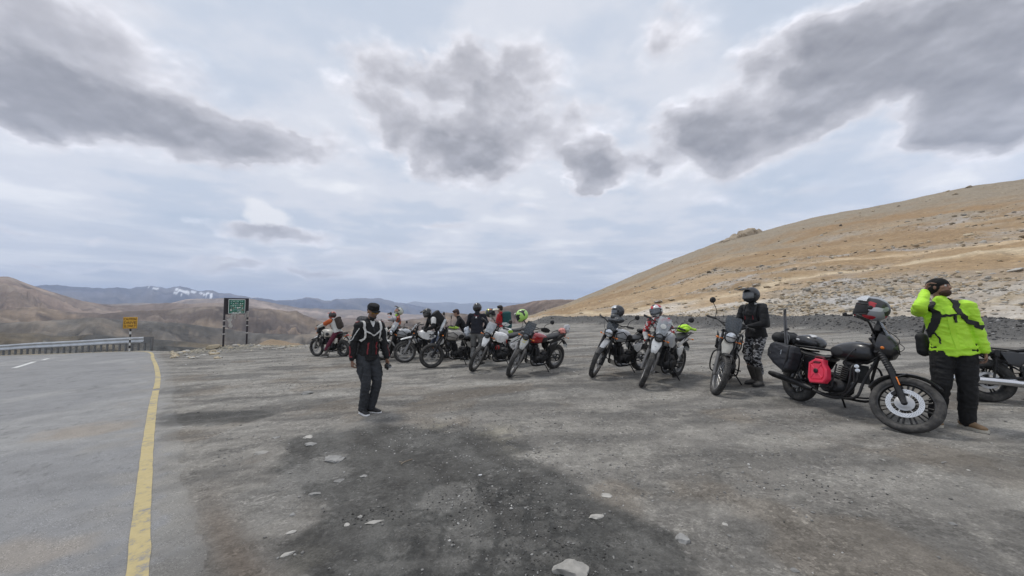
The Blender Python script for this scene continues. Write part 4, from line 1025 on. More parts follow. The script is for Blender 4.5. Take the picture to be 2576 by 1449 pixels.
    for s in (-1, 1):
        e = path[0] if s < 0 else path[6]; d = (e-(path[1] if s < 0 else path[5])).normalized(); g = G(S); L = .125
        g.tube([e-d*L, e-d*L*.95, e-d*.01, e], [.015, .018, .017, .012], 10); obj('grip', g, M_rub, bar)
        g = G(S); p = e-d*(L+.02); g.tube([p+Vector((.03, 0, 0)), p+d*.04+Vector((.065, 0, -.01)), e+Vector((.05, 0, -.015))], .006, 6, smooth=3); g.box(p, (.045, .04, .035)); obj('lever', g, M_alu if c.get('alulever') else M_blk, bar)
        if s in c['mirrors']:
            mh = c.get('mh', .20); q = p+Vector((.01, 0, .015)); g = G(S); mt = q+Vector((.03, s*.13, mh))
            g.tube([q, q+Vector((.01, s*.02, mh*.5)), mt], .006, 6, smooth=3)
            Mx = Matrix.Rotation(.25*s, 3, 'Z') @ Matrix.Rotation(math.pi/2-.15, 3, 'Y')
            g.lathe(mt+Vector((0, s*.01, .03)), (-1, .25*s, 0), [(0, -.022), (.035, -.02), (.052, -.004), (.055, .006)], 18); mo = obj('mirror', g, M_blks, root)
            g = G(S); g.lathe(mt+Vector((0, s*.01, .03)), (-1, .25*s, 0), [(.053, .004), (0, .005)], 18); obj('mirror_glass', g, M_mir, mo)
        if c['guard'] is not None and s in c.get('gside', (-1, 1)):
            g = G(S); e2 = e+Vector((.10, s*.0, -.01)); loops = []
            for i in range(8):
                t = i/7; pth = (p+Vector((.11, -s*.03, 0))).lerp(e+Vector((.07, s*.025, 0)), t); h_ = .055*(.65+.6*math.sin(t*math.pi))
                loops.append([pth+Vector((.012, 0, h_)), pth+Vector((.022, 0, 0)), pth+Vector((.008, 0, -h_*.8)), pth+Vector((0, 0, -h_*.8)), pth+Vector((.010, 0, 0)), pth+Vector((.002, 0, h_))])
            g.loft(loops); g.tube([e, e+Vector((.07, s*.02, 0))], .008, 6); obj('hand_guard', g, c['guard'], root)
    for s in (-1, 1):
        g = G(S); q = head+Vector((.07, s*.12, .0)); g.cyl(q-Vector((0, s*.03, 0)), q+Vector((0, s*.045, 0)), .007, n=6); g.ell(q+Vector((0, s*.065, 0)), (.02, .028, .018), nu=10, nv=6); obj('indicator', g, M_amber, root)
    # frame tubes
    st = head+Vector((-.03, 0, .02)); g = G()
    g.tube([st, Vector((wb-.50, 0, .74)), Vector((.55, 0, .76)), Vector((.28, 0, .72))], .024, 8, smooth=3)
    for s in (-1, 1):
        g.tube([st-axd*.08, Vector((wb-.46, s*.05, .50)), Vector((wb-.50, s*.12, .26)), Vector((.60, s*.12, .22)), Vector((.36, s*.11, .30)), Vector((.34, s*.09, .72))], .017, 8, smooth=4)
        g.tube([Vector((.36, s*.10, .74)), Vector((.05, s*.10, .78)), Vector((-.16, s*.09, .82))], .012, 6); g.tube([Vector((.36, s*.11, .42)), Vector((-.05, s*.11, .76))], .012, 6)
    obj('frame', g, M_blk, root)
    # tank
    tw, th_ = c['tankw'], c['tankh']; tx = wb-.66; tz = c.get('tz', .90)
    g = G(); 
    if c.get('slimtank'): g.sl([(tx-.30, tz-.03, .05, .04, 2.2), (tx-.22, tz-.02, .095, .075, 2.4), (tx-.05, tz, tw*.8, th_*.75, 2.5), (tx+.10, tz+.01, tw*.85, th_*.8, 2.5), (tx+.2, tz+.0, tw*.6, th_*.6, 2.3), (tx+.25, tz-.01, .04, .05, 2)], 24)
    else: g.sl([(tx-.30, tz-.045, .06, .05, 2.2), (tx-.26, tz-.03, .11, .095, 2.5), (tx-.12, tz-.005, tw*.93, th_*.92, 2.6), (tx+.03, tz+.01, tw, th_, 2.6), (tx+.16, tz+.015, tw*.93, th_*.93, 2.5), (tx+.25, tz+.01, tw*.68, th_*.72, 2.3), (tx+.285, tz, .05, .06, 2)], 28)
    tk = obj('fuel_tank', g, c['tank'], root)
    g = G(); g.lathe((tx+.03, 0, tz+th_+(.005 if not c.get('slimtank') else -.03)), (0, 0, 1), [(.045, 0), (.042, .012), (0, .014)], 18); obj('tank_cap', g, M_blk, tk)
    for s in (-1, 1):
        if c.get('knee', True):
            g = G(); g.ell((tx-.13, s*(tw*.93), tz-.02), (.11, .012, .065), nu=18, nv=8); obj('knee_pad', g, M_seat if not c.get('slimtank') else c['panel'], tk)
        if c.get('tankmark'):
            g = G(); g.box((tx+.06, s*(tw+.0), tz+.02), (.16, .006, .02)); obj('tank_badge', g, c['tankmark'], tk)
    if c['rack']:
        for s in (-1, 1):
            g = G(); y = s*(tw+.03)
            g.tube([(tx+.28, y*.8, tz+.10), (tx+.12, y, tz+.13), (tx-.02, y, tz+.02), (tx+.02, y, tz-.12), (tx+.18, y*.95, tz-.15), (tx+.30, y*.75, tz-.06)], .011, 8, closed=True, smooth=0)
            g.tube([(tx+.28, y*.8, tz+.02), (tx+.0, y, tz-.05)], .008, 6); obj('tank_rack', g, M_blk, root)
    # seat
    sh = c['sh']; g = G()
    if c['seat'] == 'mx': g.sl([(-.20, sh+.05, .05, .02, 2.3), (-.10, sh+.05, .10, .04, 2.6), (.15, sh+.03, .115, .05, 2.8), (.42, sh, .10, .05, 2.8), (.60, sh+.03, .075, .045, 2.6), (.72, sh+.07, .045, .025, 2.2)], 20)
    elif c['seat'] == 'cruiser': g.sl([(-.22, sh-.0, .06, .02, 2.3), (-.12, sh, .12, .04, 2.7), (.06, sh+.0, .13, .045, 2.8), (.2, sh-.03, .13, .04, 2.8), (.45, sh-.04, .13, .045, 2.8), (.56, sh-.02, .08, .03, 2.4)], 22)
    else: g.sl([(.14, sh+.02, .08, .03, 2.4), (.22, sh+.0, .13, .045, 2.8), (.40, sh-.02, .13, .04, 2.8), (.53, sh+.0, .09, .04, 2.4), (.57, sh+.0, .05, .02, 2.2)], 22)
    obj('seat', g, M_seat, root)
    if c['seat'] == 'split':
        g = G(); g.sl([(-.20, sh+.06, .06, .02, 2.4), (-.14, sh+.06, .10, .035, 2.7), (.04, sh+.05, .115, .04, 2.8), (.14, sh+.04, .09, .03, 2.4)], 20); obj('pillion_seat', g, M_seat, root)
    # side panels
    for s in (-1, 1):
        g = G()
        pts = c.get('ppts', [(.14, .72), (.46, .70), (.40, .58), (.30, .50), (.20, .55)])
        sh_ = [(x, z) for x, z in pts]; cx = sum(p[0] for p in sh_)/len(sh_); cz = sum(p[1] for p in sh_)/len(sh_)
        loops = [[(cx+(x-cx)*k2, s*(.115+y_), cz+(z-cz)*k2) for x, z in sh_] for k2, y_ in ((.94, 0), (1, .012), (.92, .024), (.6, .03))]
        g.loft(loops); sp = obj('side_panel', g, c['panel'], root)
        if c.get('pstripes'):
            for q in range(3):
                g = G(); x0 = cx-.03+q*.035; g.box((x0, s*.146, cz), (.012, .006, .09), (0, .35, 0)); obj('stripe', g, M_blks, sp)
        if c.get('tailp') is not None:
            g = G(); loops = [[(-.22, s*.05, sh+.05), (-.22, s*.06, sh+.01)] for _ in range(0)]
            loops = [[(x, s*(w+.012), z+h_), (x, s*(w+.018), z), (x, s*(w+.008), z-h_), (x, s*w, z)] for x, w, z, h_ in ((.42, .12, sh-.10, .05), (.20, .12, sh-.03, .045), (-.02, .115, sh+.02, .035), (-.22, .07, sh+.06, .02))]
            g.loft(loops); obj('tail_panel', g, c['tailp'], root)
    # engine
    g = G(); ex = c.get('ex', .70)
    g.box((ex-.06, 0, .36), (.36, .26, .20), bev=.05); g.box((ex-.20, 0, .46), (.20, .22, .16), bev=.04); en = obj('engine', g, M_eng, root)
    g = G()
    for i in range(7): g.box((ex+.055+i*.008, 0, .475+i*.027), (.17, .19, .012), (0, .15, 0), .003)
    g.box((ex+.08, 0, .56), (.12, .13, .20), (0, .15, 0)); g.box((ex+.115, 0, .69), (.15, .16, .07), (0, .15, 0), .02); obj('cylinder', g, M_eng, en)
    for s in (-1, 1):
        g = G(); g.lathe((ex-.09, s*.125, .36), (0, s, 0), [(.105, -.02), (.105, .01), (.09, .03), (.04, .035), (0, .036)], 24); g.lathe((ex-.24, s*.11, .40), (0, s, 0), [(.06, 0), (.055, .025), (0, .03)], 16); obj('crankcase_cover', g, c.get('cover', M_eng), en)
    g = G(); g.tube([(ex+.12, -.05, .66), (ex+.27, -.06, .60), (ex+.27, -.09, .42), (ex+.16, -.12, .24), (ex-.05, -.14, .20), (ex-.30, -.15, .24), (.28, -.16, .36 if c.get('muf', 'up') == 'up' else .26)], .020, 10, smooth=4); ep = obj('exhaust_pipe', g, c.get('pipem', M_fork), root)
    g = G()
    if c.get('muf', 'up') == 'up': g.tube([(.34, -.16, .34), (.24, -.17, .42), (.16, -.18, .47), (-.20, -.20, .60), (-.24, -.20, .615)], [.022, .04, .052, .052, .04], 14)
    else: g.tube([(.42, -.16, .25), (.34, -.17, .26), (.20, -.18, .285), (-.30, -.20, .33), (-.38, -.20, .34)], [.024, .045, .052, .046, .036], 14)
    obj('muffler', g, c.get('mufm', M_blk), root)
    g = G(); g.box((ex+.26, 0, .58), (.03, .22, .24), (0, -.2, 0)); obj('radiator', g, M_blk, root)
    if c['bash']:
        g = G(); g.loft([[(ex+.26, -.09, .36), (ex+.26, .09, .36), (ex+.25, .09, .35), (ex+.25, -.09, .35)], [(ex+.18, -.12, .22), (ex+.18, .12, .22), (ex+.17, .12, .21), (ex+.17, -.12, .21)], [(ex-.25, -.12, .20), (ex-.25, .12, .20), (ex-.25, .12, .19), (ex-.25, -.12, .19)]]); g.box((ex+.20, 0, .29), (.015, .2, .13), (0, .5, 0))
        obj('bash_plate', g, M_alu if c.get('aluplate', True) else M_blk, root)
    if c['crash']:
        for s in (-1, 1):
            g = G(); y = s*.23; g.tube([(wb-.50, s*.06, .72), (wb-.50, y*.85, .66), (wb-.48, y, .46), (wb-.56, y*.9, .30), (.62, s*.12, .23)], .0125, 8, smooth=4); obj('crash_bar', g, M_blk, root)
    # swingarm, shock, chain
    g = G()
    for s in (-1, 1): g.tube([(0, s*.10, Rr), (.20, s*.10, Rr+.03), (.47, s*.08, .36)], .022, 8)
    g.cyl((0, -.12, Rr), (0, .12, Rr), .016); obj('swingarm', g, M_blk, root)
    if c.get('twin'):
        for s in (-1, 1):
            g = G(); a = Vector((.03, s*.135, Rr+.03)); b = Vector((.13, s*.125, .74)); g.cyl(a, b, .013)
            g.tube([a.lerp(b, .2+.6*i/60)+Vector((.030*math.cos(i*1.05), .030*math.sin(i*1.05), 0)) for i in range(61)], .005, 5); g.cyl(a.lerp(b, .8), b, .03); obj('shock_absorber', g, M_blk, root)
    else:
        g = G(); a = Vector((.32, 0, .34)); b = Vector((.40, 0, .68)); g.cyl(a, b, .012); g.tube([a.lerp(b, .1+.8*i/50)+Vector((.032*math.cos(i), .032*math.sin(i), 0)) for i in range(51)], .006, 5); obj('shock_absorber', g, M_red if c.get('redspring') else M_blk, root)
    g = G(); g.lathe((0, .075, Rr), (0, 1, 0), [(.06, -.004), (.095, -.004), (.095, .004), (.06, .004)], 24, closed=True); g.tube([(0, .075, Rr+.093), (.46, .075, .43)], .007, 5); g.tube([(0, .075, Rr-.093), (.46, .075, .33)], .007, 5); obj('chain', g, M_blk, root)
    # rear mudguard, tail light, plate, indicators, rack
    g = G(); prof = [(Rr+.05, -.07), (Rr+.075, 0), (Rr+.05, .07), (Rr+.043, .065), (Rr+.067, 0), (Rr+.043, -.065)]
    a0, a1 = c.get('rang', (R(70), R(150))); n = 16
    g.loft([[(r_*math.cos(t)*1.02-.02, y_, Rr+.10+r_*math.sin(t)) for r_, y_ in prof] for t in [a0+(a1-a0)*i/n for i in range(n+1)]]); obj('rear_mudguard', g, c.get('rearf', M_blks), root)
    g = G(); g.box((-.235, 0, sh-.0), (.05, .10, .05), bev=.015); g.ell((-.26, 0, sh), (.022, .045, .024)); obj('tail_light', g, M_red, root)
    g = G(); g.box((-.34, 0, .60), (.008, .16, .11), (0, -.3, 0), .002); g.tube([(-.22, 0, sh-.03), (-.34, 0, .66)], .012, 6); obj('number_plate', g, M_pl if c.get('plate', True) else M_blks, root)
    for s in (-1, 1):
        g = G(); g.cyl((-.23, s*.04, sh-.03), (-.25, s*.12, sh-.03), .006, n=6); g.ell((-.25, s*.14, sh-.03), (.018, .028, .016), nu=10, nv=6); obj('indicator', g, M_amber, root)
    if c['tail']:
        g = G()
        for s in (-1, 1): g.tube([(.20, s*.13, sh-.02), (.0, s*.15, sh+.09), (-.24, s*.12, sh+.11), (-.30, s*.05, sh+.11)], .010, 6, smooth=3)
        for x in (-.05, -.15, -.25): g.cyl((x, -.14, sh+.105), (x, .14, sh+.105), .007, n=6)
        obj('luggage_rack', g, M_blk, root)
    # footpegs, side stand
    for s in (-1, 1):
        g = G(); g.cyl((.47, s*.12, .33), (.47, s*.24, .32), .013, n=8); g.tube([(.55, s*.13, .33), (.66, s*.17, .31), (.70, s*.19, .33)], .007, 6); obj('footpeg', g, M_blk, root)
    ln = R(c['lean']); y1 = .12; foot = .30
    zf = -foot*math.tan(ln)*-1*0+0.0
    # ground height under the stand foot in the leaned frame: z = y*tan(lean)
    ft = Vector((.50, foot, foot*math.tan(ln)+.012)); g = G(); g.tube([(.56, .12, .28), (.53, .20, .20), ft], .0125, 8); g.box(ft, (.07, .035, .010), (-ln*0, 0, .3)); obj('side_stand', g, M_blk, root)
    # cables
    g = G(S)
    for s in (-1, 1): g.tube([path[5 if s > 0 else 1]+Vector((.03, 0, 0)), hx+Vector((.05, s*.13, .12)), hx+Vector((-.03, s*.09, -.02)), head+Vector((-.03, s*.05, -.15))], .0045, 5, smooth=5)
    obj('cable', g, M_blks, root)
    return root
def bw(key, p, steer=False):
    """local point on a bike -> world"""
    root, Mw, c = BIKES[key]; v = Vector(p)
    return Mw @ ((c['S'] @ v) if steer else v)
def bq(key, steer=False):
    root, Mw, c = BIKES[key]; return (Mw @ c['S'] if steer else Mw).to_euler()
def ang(a, b): return math.atan2(a[1]-b[1], a[0]-b[0])

adv = dict(shield=None)
F = lambda x, y: gp(x, y)
motorcycle('B1', 'sand coloured adventure motorcycle farthest left, ridden by the person in the orange helmet', F(798, 895), math.atan2(.41, -.91), tank=M_beige, panel=M_beige, beak=M_white, lowf=M_rub, rim=M_rimb, steer=4, lean=3, screen=G_tint, screenh=.20, fairing=M_blks, light='round', tankh=.16, tankw=.18, drad=.15, lensm=M_lensd, mirrors=(-1,), rise=.10)
motorcycle('B2', 'motorcycle with a rounded sand tank half hidden behind the walking man', (-5.35, 14.1), math.atan2(-.45, -.9), tank=M_beige, panel=M_beige, beak=None, steer=10, screen=None, rim=M_rimb, tankh=.17, tankw=.19)
motorcycle('B3', 'grey adventure motorcycle with a sticker on its clear windscreen, right of the walking man', F(966, 906), math.atan2(-.50, -.85), tank=M_grey, panel=M_grey, beak=None, lowf=M_white, lowang=(R(75), R(165)), steer=28, screen=G_clear, screenmark=True, rim=M_rimb, screenh=.28)
motorcycle('B4', 'white motocross style motorcycle with the number 20 on its side', F(1018, 911.5), math.atan2(-.55, -.9), tank=M_white, panel=M_white, beak=M_white, lowf=None, steer=-12, screen=G_clear, screenw=.10, screenh=.20, seat='mx', slimtank=True, tankw=.14, tankh=.12, tailp=M_white, rack=False, mirrors=(), fork=M_rimg, mx=True, hr=.06, sh=.86, crash=False, lean=7)
motorcycle('B5', 'black motorcycle with sand coloured tank, tall clear screen and orange fork reflector', F(1085, 925), math.atan2(-.55, -.9), tank=M_beige2, panel=M_beige2, beak=None, lowf=None, steer=-8, screen=G_clear, screenh=.34, rim=M_rimb, forkglow=True, fork=M_blk, tankh=.16, tankw=.18, mh=.22)
motorcycle('B6', 'white dual sport motorcycle with red side stripe facing the camera, left of the red one', F(1195, 934), math.atan2(-.78, -.86), tank=M_white, panel=M_white, beak=None, lowf=None, shield=M_white, steer=30, screen=G_clear, screenh=.26, seat='mx', slimtank=True, tankw=.16, tankh=.14, tailp=M_white, pstripes=True, rack=False, lensm=M_lensd, mirrors=(1,), rise=.08, sh=.86, lean=11, hr=.075)
motorcycle('B6b', 'white and lime green dual sport motorcycle half hidden behind the white and red one', (-.86, 12.15), math.atan2(-.5, -.9), tank=M_white, panel=mat('lime_paint', (.30, .50, .04), .3, coat=.4, dust=.2), beak=M_white, lowf=None, steer=20, screen=None, seat='mx', slimtank=True, tankw=.17, tankh=.13, tailp=M_white, guard=M_white, rack=False, mirrors=(), mx=True, sh=.88, lean=8, crash=False)
motorcycle('B7', 'red dual sport motorcycle with grey seat and tinted screen, front wheel toward the camera', F(1288, 948), math.atan2(-.80, -.88), tank=M_redp, panel=M_blks, beak=None, lowf=None, shield=mat('dusty_white', (.55, .55, .52), .5, dust=.25), shieldmark=[(0, .045, .055, .018), (.0, -.01, .05, .016), (-.01, -.10, .05, .04)], steer=30, screen=G_tint, screenh=.27, seat='mx', tankw=.16, tankh=.13, tailp=M_blks, rack=False, lensm=M_lensd, mirrors=(1,), guard=M_blks, gside=(-1, 1), rise=.08, sh=.86, lean=12, hr=.075, tz=.88)
motorcycle('B8', 'black adventure motorcycle with silver tank, white side panel and bright round headlight', F(1497, 949), math.atan2(-.62, -1.02), tank=M_grey, panel=M_white, beak=M_grey, lowf=M_blks, steer=30, screen=G_tint, screenh=.14, rim=M_rimg, mirrors=(1,), mh=.24, lean=10, hr=.095, hz=.05, fork=M_blk, tankh=.15, mx=None)
motorcycle('B9', 'white and silver dual sport motorcycle with a round sticker on its clear screen', F(1618, 972), math.atan2(-.84, -.88), tank=M_grey, panel=M_white, beak=None, lowf=None, shield=M_white, shieldmark=[(0, -.075, .045, .03)], markmat=M_blks, steer=28, screen=G_clear, screenmark=True, screenh=.32, seat='mx', tankw=.16, tankh=.15, tailp=M_white, rack=False, lensm=M_lensd, mirrors=(1,), rise=.08, sh=.86, lean=11, hr=.08)
motorcycle('B10', 'adventure motorcycle with dull white beak and tinted screen beside the rider in black', F(1801, 991), math.atan2(-1.0, -.72), tank=M_grey, panel=M_grey, beak=None, shield=M_beige, lowf=M_blks, lowang=(R(75), R(130)), steer=22, screen=G_tint, screenh=.27, screenw=.15, rim=M_rimg, mirrors=(-1,), mh=.26, lean=10, hr=.095, hz=.03, tankh=.15, aluplate=False)
motorcycle('B11', 'big black touring motorcycle with pannier and red fuel can, nearest on the right', F(2268, 1086), math.atan2(-1.0, .06), wb=1.52, tank=M_mblk, panel=M_mblk, beak=None, lowf=M_mblk, lowang=(R(48), R(165)), Rf=.325, Rr=.315, tf=.088, tr=.140, rake=29, steer=33, lean=10, screen=G_tint, screenh=.26, screenw=.15, fairing=M_mblk, style='alloy', rim=M_rimb, knob=False, seat='cruiser', sh=.76, tz=.86, tankh=.13, tankw=.16, rack=False, forkglow=True, fork=M_blk, dside=-1, drad=.165, discm=M_disc, mirrors=(), muf='low', mufm=M_blk, pipem=M_blk, bash=False, rise=.10, crash=True, twin=True, tail=False, hw=.38, nsp=12)
motorcycle('B12', 'black cruiser motorcycle with a long chrome exhaust at the right edge', (8.30, 5.02), math.atan2(-.46, .96), wb=1.50, tank=M_mblk, panel=M_mblk, beak=None, lowf=M_mblk, Rf=.33, Rr=.315, tf=.10, tr=.14, steer=10, lean=9, screen=None, style='alloy', rim=M_rimb, knob=False, seat='cruiser', sh=.72, tz=.82, tankh=.14, tankw=.15, rack=False, light='chrome', cover=M_chr, muf='low', mufm=M_chr, pipem=M_chr, bash=False, crash=False, twin=True, nsp=5, rearf=M_mblk, rang=(R(40), R(165)), tail=False)

# extra parts of single bikes
def part(key, name, g, m, steer=False, parent=None):
    root, Mw, c = BIKES[key]
    if steer: g.v = [tuple(c['S'] @ Vector(v)) for v in g.v]
    return obj(name, g, m, parent or root)
r4 = BIKES['B4'][0]
for s in (-1, 1):
    g = G(); loops = [[(x, s*w, z+h_), (x, s*(w+.012), z), (x, s*w, z-h_), (x, s*(w-.01), z)] for x, w, z, h_ in ((1.02, .16, .90, .03), (.92, .165, .86, .09), (.75, .15, .82, .11), (.58, .13, .80, .07), (.46, .12, .80, .03))]
    g.loft(loops); obj('tank_shroud', g, M_white, r4)
tm = obj('race_number', text_mesh('20', .16, M_blks), None, r4, loc=(.62, .160, .83), rot=(math.pi/2, 0, math.pi)); 
# B6 / B9 / B7 shrouds
for key, m2 in (('B6', M_white), ('B9', M_grey), ('B6b', M_white)):
    for s in (-1, 1):
        g = G(); loops = [[(x, s*w, z+h_), (x, s*(w+.014), z), (x, s*w, z-h_), (x, s*(w-.012), z)] for x, w, z, h_ in ((1.03, .15, .93, .03), (.95, .175, .88, .09), (.80, .17, .85, .10), (.66, .145, .84, .07), (.55, .12, .83, .03))]
        g.loft(loops); part(key, 'tank_shroud', g, m2)
        if key == 'B6':
            g = G(); g.box((.60, s*.150, .80), (.022, .006, .17), (0, .25, 0)); part(key, 'stripe', g, M_red)
            g = G(); g.tube([(.45, s*.14, .62), (.30, s*.15, .72), (.0, s*.13, .82)], .010, 6); part(key, 'side_rail', g, M_white)
g = G(); g.box((.86, .0, .62), (.12, .30, .12)); part('B6', 'inner_panel', g, M_redp)
# B11: rotor holes, twin lamps, jerry can bracket
root, Mw, c = BIKES['B11']; ffc = Vector((1.52, -.0655, .325)); g = G(c['S'])
for ring, n_, rr_ in ((0, 34, .152), (1, 34, .142), (2, 34, .131)):
    for i in range(n_):
        a = 2*math.pi*(i+ring*.5)/n_; p = ffc+Vector((rr_*math.cos(a), 0, rr_*math.sin(a))); g.cyl(p+Vector((0, -.0005, 0)), p+Vector((0, .002, 0)), .0028, n=6)
o = obj('rotor_holes', g, M_blks, root); o['kind'] = 'stuff'
g = G(c['S']); g.lathe(ffc+Vector((0, .0, 0)), (0, -1, 0), [(.088, -.004), (.088, .004), (.060, .010), (.048, .018), (.030, .020), (.030, -.01)], 36); obj('rotor_carrier', g, M_alu, root)
for (y, z) in ((-.20, .62), (-.22, .67)):
    g = G(); g.lathe((1.10, y, z), (.8, -.5, 0), [(0, -.03), (.02, -.028), (.026, 0), (.024, .012), (0, .014)], 14); obj('spot_lamp', g, M_lens, root)
g = G(); g.tube([(.64, -.16, .70), (.64, -.235, .68), (.64, -.235, .36), (.80, -.235, .34), (.80, -.2, .66)], .010, 6); obj('fuel_can_bracket', g, M_blk, root)
g = G(); g.tube([(-.05, -.13, .78), (-.10, -.20, .76), (-.12, -.20, .40), (.18, -.20, .42), (.22, -.17, .74)], .011, 6); obj('pannier_frame', g, M_blk, root)
g = G(); g.tube([(.28, .0, .80), (.10, 0, .80), (-.22, 0, .82)], .013, 6); g.box((-.12, 0, .79), (.26, .20, .02)); obj('luggage_rack', g, M_blk, root)
g = G(); g.tube([(1.0, -.12, .93), (.98, -.19, .84), (.90, -.19, .70), (.98, -.17, .60)], .006, 6, smooth=5); obj('cable', g, M_blks, root)
# B12 rear mudguard filler, long chrome silencer pair, shocks
root, Mw, c = BIKES['B12']
g = G(); g.tube([(.80, -.17, .24), (.40, -.18, .27), (-.10, -.19, .30), (-.42, -.195, .33), (-.46, -.195, .335)], [.03, .042, .046, .044, .036], 14); obj('long_muffler', g, M_chr, root)
# ================================================================== people
M_skin = mat('brown_skin', (.20, .105, .065), .55, var=.10, bump=.1, bdist=.002)
M_skinl = mat('tan_skin', (.36, .21, .15), .55, var=.10, bump=.1, bdist=.002)
M_hair = mat('black_hair', (.012, .010, .009), .6, bump=.5, bscale=90, bdist=.004)
M_hairb = mat('dark_brown_hair', (.035, .014, .012), .6, bump=.5, bscale=90, bdist=.004)
def cloth(name, col, var=.16, rough=.85, dust=0.0, b=.35): return mat(name, col, rough, var=var, scale=6, bump=b, bscale=26, bdist=.006, dust=dust)
M_jblk = cloth('black_jacket_cloth', (.007, .007, .008)); M_jnavy = cloth('dark_blue_black_cloth', (.009, .010, .016))
M_jred = cloth('red_jacket_cloth', (.42, .018, .022)); M_jwhite = cloth('off_white_jacket_cloth', (.50, .49, .46), dust=.2)
M_neon = cloth('fluorescent_yellow_green_cloth', (.46, .80, .04), var=.06, rough=.6); M_bktr = cloth('black_trousers_cloth', (.006, .006, .0065), b=.5)
M_gytr = cloth('grey_trousers_cloth', (.17, .17, .165), dust=.2); M_chtr = cloth('charcoal_cargo_cloth', (.028, .031, .036), b=.6, dust=.12)
M_denim = cloth('blue_grey_denim', (.10, .12, .17)); M_boot = mat('dusty_boot_leather', (.06, .055, .05), .7, dust=.5, bump=.3)
M_tan = mat('tan_suede', (.24, .155, .085), .8, var=.2, dust=.3, bump=.3); M_sole = mat('pale_sole', (.50, .47, .40), .7); M_wsole = mat('white_sole', (.8, .8, .8), .5)
M_shoe = mat('black_shoe_mesh', (.015, .015, .016), .6, bump=.3); M_glove = mat('black_glove', (.014, .014, .015), .6, bump=.3)
M_strap = mat('black_strap', (.014, .014, .015), .7); M_wstrap = mat('white_strap', (.62, .61, .58), .7, dust=.15); M_wstripe = mat('white_piping', (.60, .60, .58), .6); M_rstripe = mat('red_piping', (.20, .018, .024), .7)
M_orange = cloth('orange_armour_cloth', (.42, .09, .022), dust=.15)
M_camo = patch_mat('colour_block_camouflage', [(.42, .42, .40), (.46, .14, .07), (.12, .13, .10), (.40, .36, .26), (.35, .03, .03), (.08, .08, .07)], 13, .85, 0)
M_patt = patch_mat('black_white_print', [(.010, .010, .012), (.012, .012, .014), (.40, .40, .41), (.014, .014, .016), (.012, .012, .012), (.33, .33, .34)], 24, .85, 0, (1, 1, 1.8))
M_rwp = patch_mat('red_white_print', [(.40, .02, .03), (.55, .55, .53), (.06, .05, .05), (.42, .04, .04), (.5, .5, .5)], 15, .85, 0)

def ik(a, c, l1, l2, pole):
    a = Vector(a); c = Vector(c); d = c-a; L = d.length; mx = (l1+l2)*.995
    if L > mx: c = a+d*(mx/L); d = c-a; L = mx
    t = (l1*l1-l2*l2+L*L)/(2*L); h = math.sqrt(max(l1*l1-t*t, 0)); u = d/L; p = Vector(pole); p = p-u*p.dot(u); p = p.normalized() if p.length > 1e-5 else frame(u)[0]
    return a+u*t+p*h, c
def hand(g, w, d, palm, side, curl=.6, gl=0.0, k=1.0, spread=.012):
    """wrist w, hand direction d, palm normal, thumb side vector"""
    d = Vector(d).normalized(); palm = Vector(palm); palm = (palm-d*palm.dot(d)).normalized(); sd = Vector(side); sd = (sd-d*sd.dot(d)-palm*sd.dot(palm)).normalized()
    w = Vector(w); r = .0085*k+gl
    g.ecap(w-d*.02, w+d*.03*k, .025*k+gl, .018*k+gl, .034*k+gl, .014*k+gl, sd); g.ecap(w+d*.03*k, w+d*.082*k, .036*k+gl, .0135*k+gl, .040*k+gl, .0125*k+gl, sd)
    for i, (o, L) in enumerate(((.031, .070), (.011, .080), (-.010, .074), (-.030, .058))):
        b = w+d*.086*k+sd*o*k*1.05; a = curl*(.9+.12*i); p = b; dd = d
        for q, f in enumerate((.42, .32, .26)):
            dd = (dd*math.cos(a)+palm*math.sin(a)).normalized() if q else (d*math.cos(a*.8)+palm*math.sin(a*.8)).normalized()
            base = dd; n_ = p+dd*L*k*f; g.ecap(p, n_, r*(1.05-.08*q), r*(1.05-.08*q), r*(.98-.1*q), r*(.98-.1*q), sd, n=10, hm=2); p = n_
            # bend further
            pn = palm-dd*palm.dot(dd)
            if pn.length > .05: palm_l = pn.normalized(); dd = (dd*math.cos(a*.6)+palm_l*math.sin(a*.6)).normalized()
    p = w+d*.028*k+sd*.030*k; t1 = (sd*.75+d*.75+palm*.25).normalized(); q = p+t1*.036*k; g.ecap(p, q, r*1.35, r*1.35, r*1.15, r*1.15, d, n=10, hm=2)
    t2 = (d*.9+palm*(.2+curl*.5)+sd*.15).normalized(); g.ecap(q, q+t2*.032*k, r*1.15, r*1.15, r*.95, r*.95, sd, n=10, hm=2)

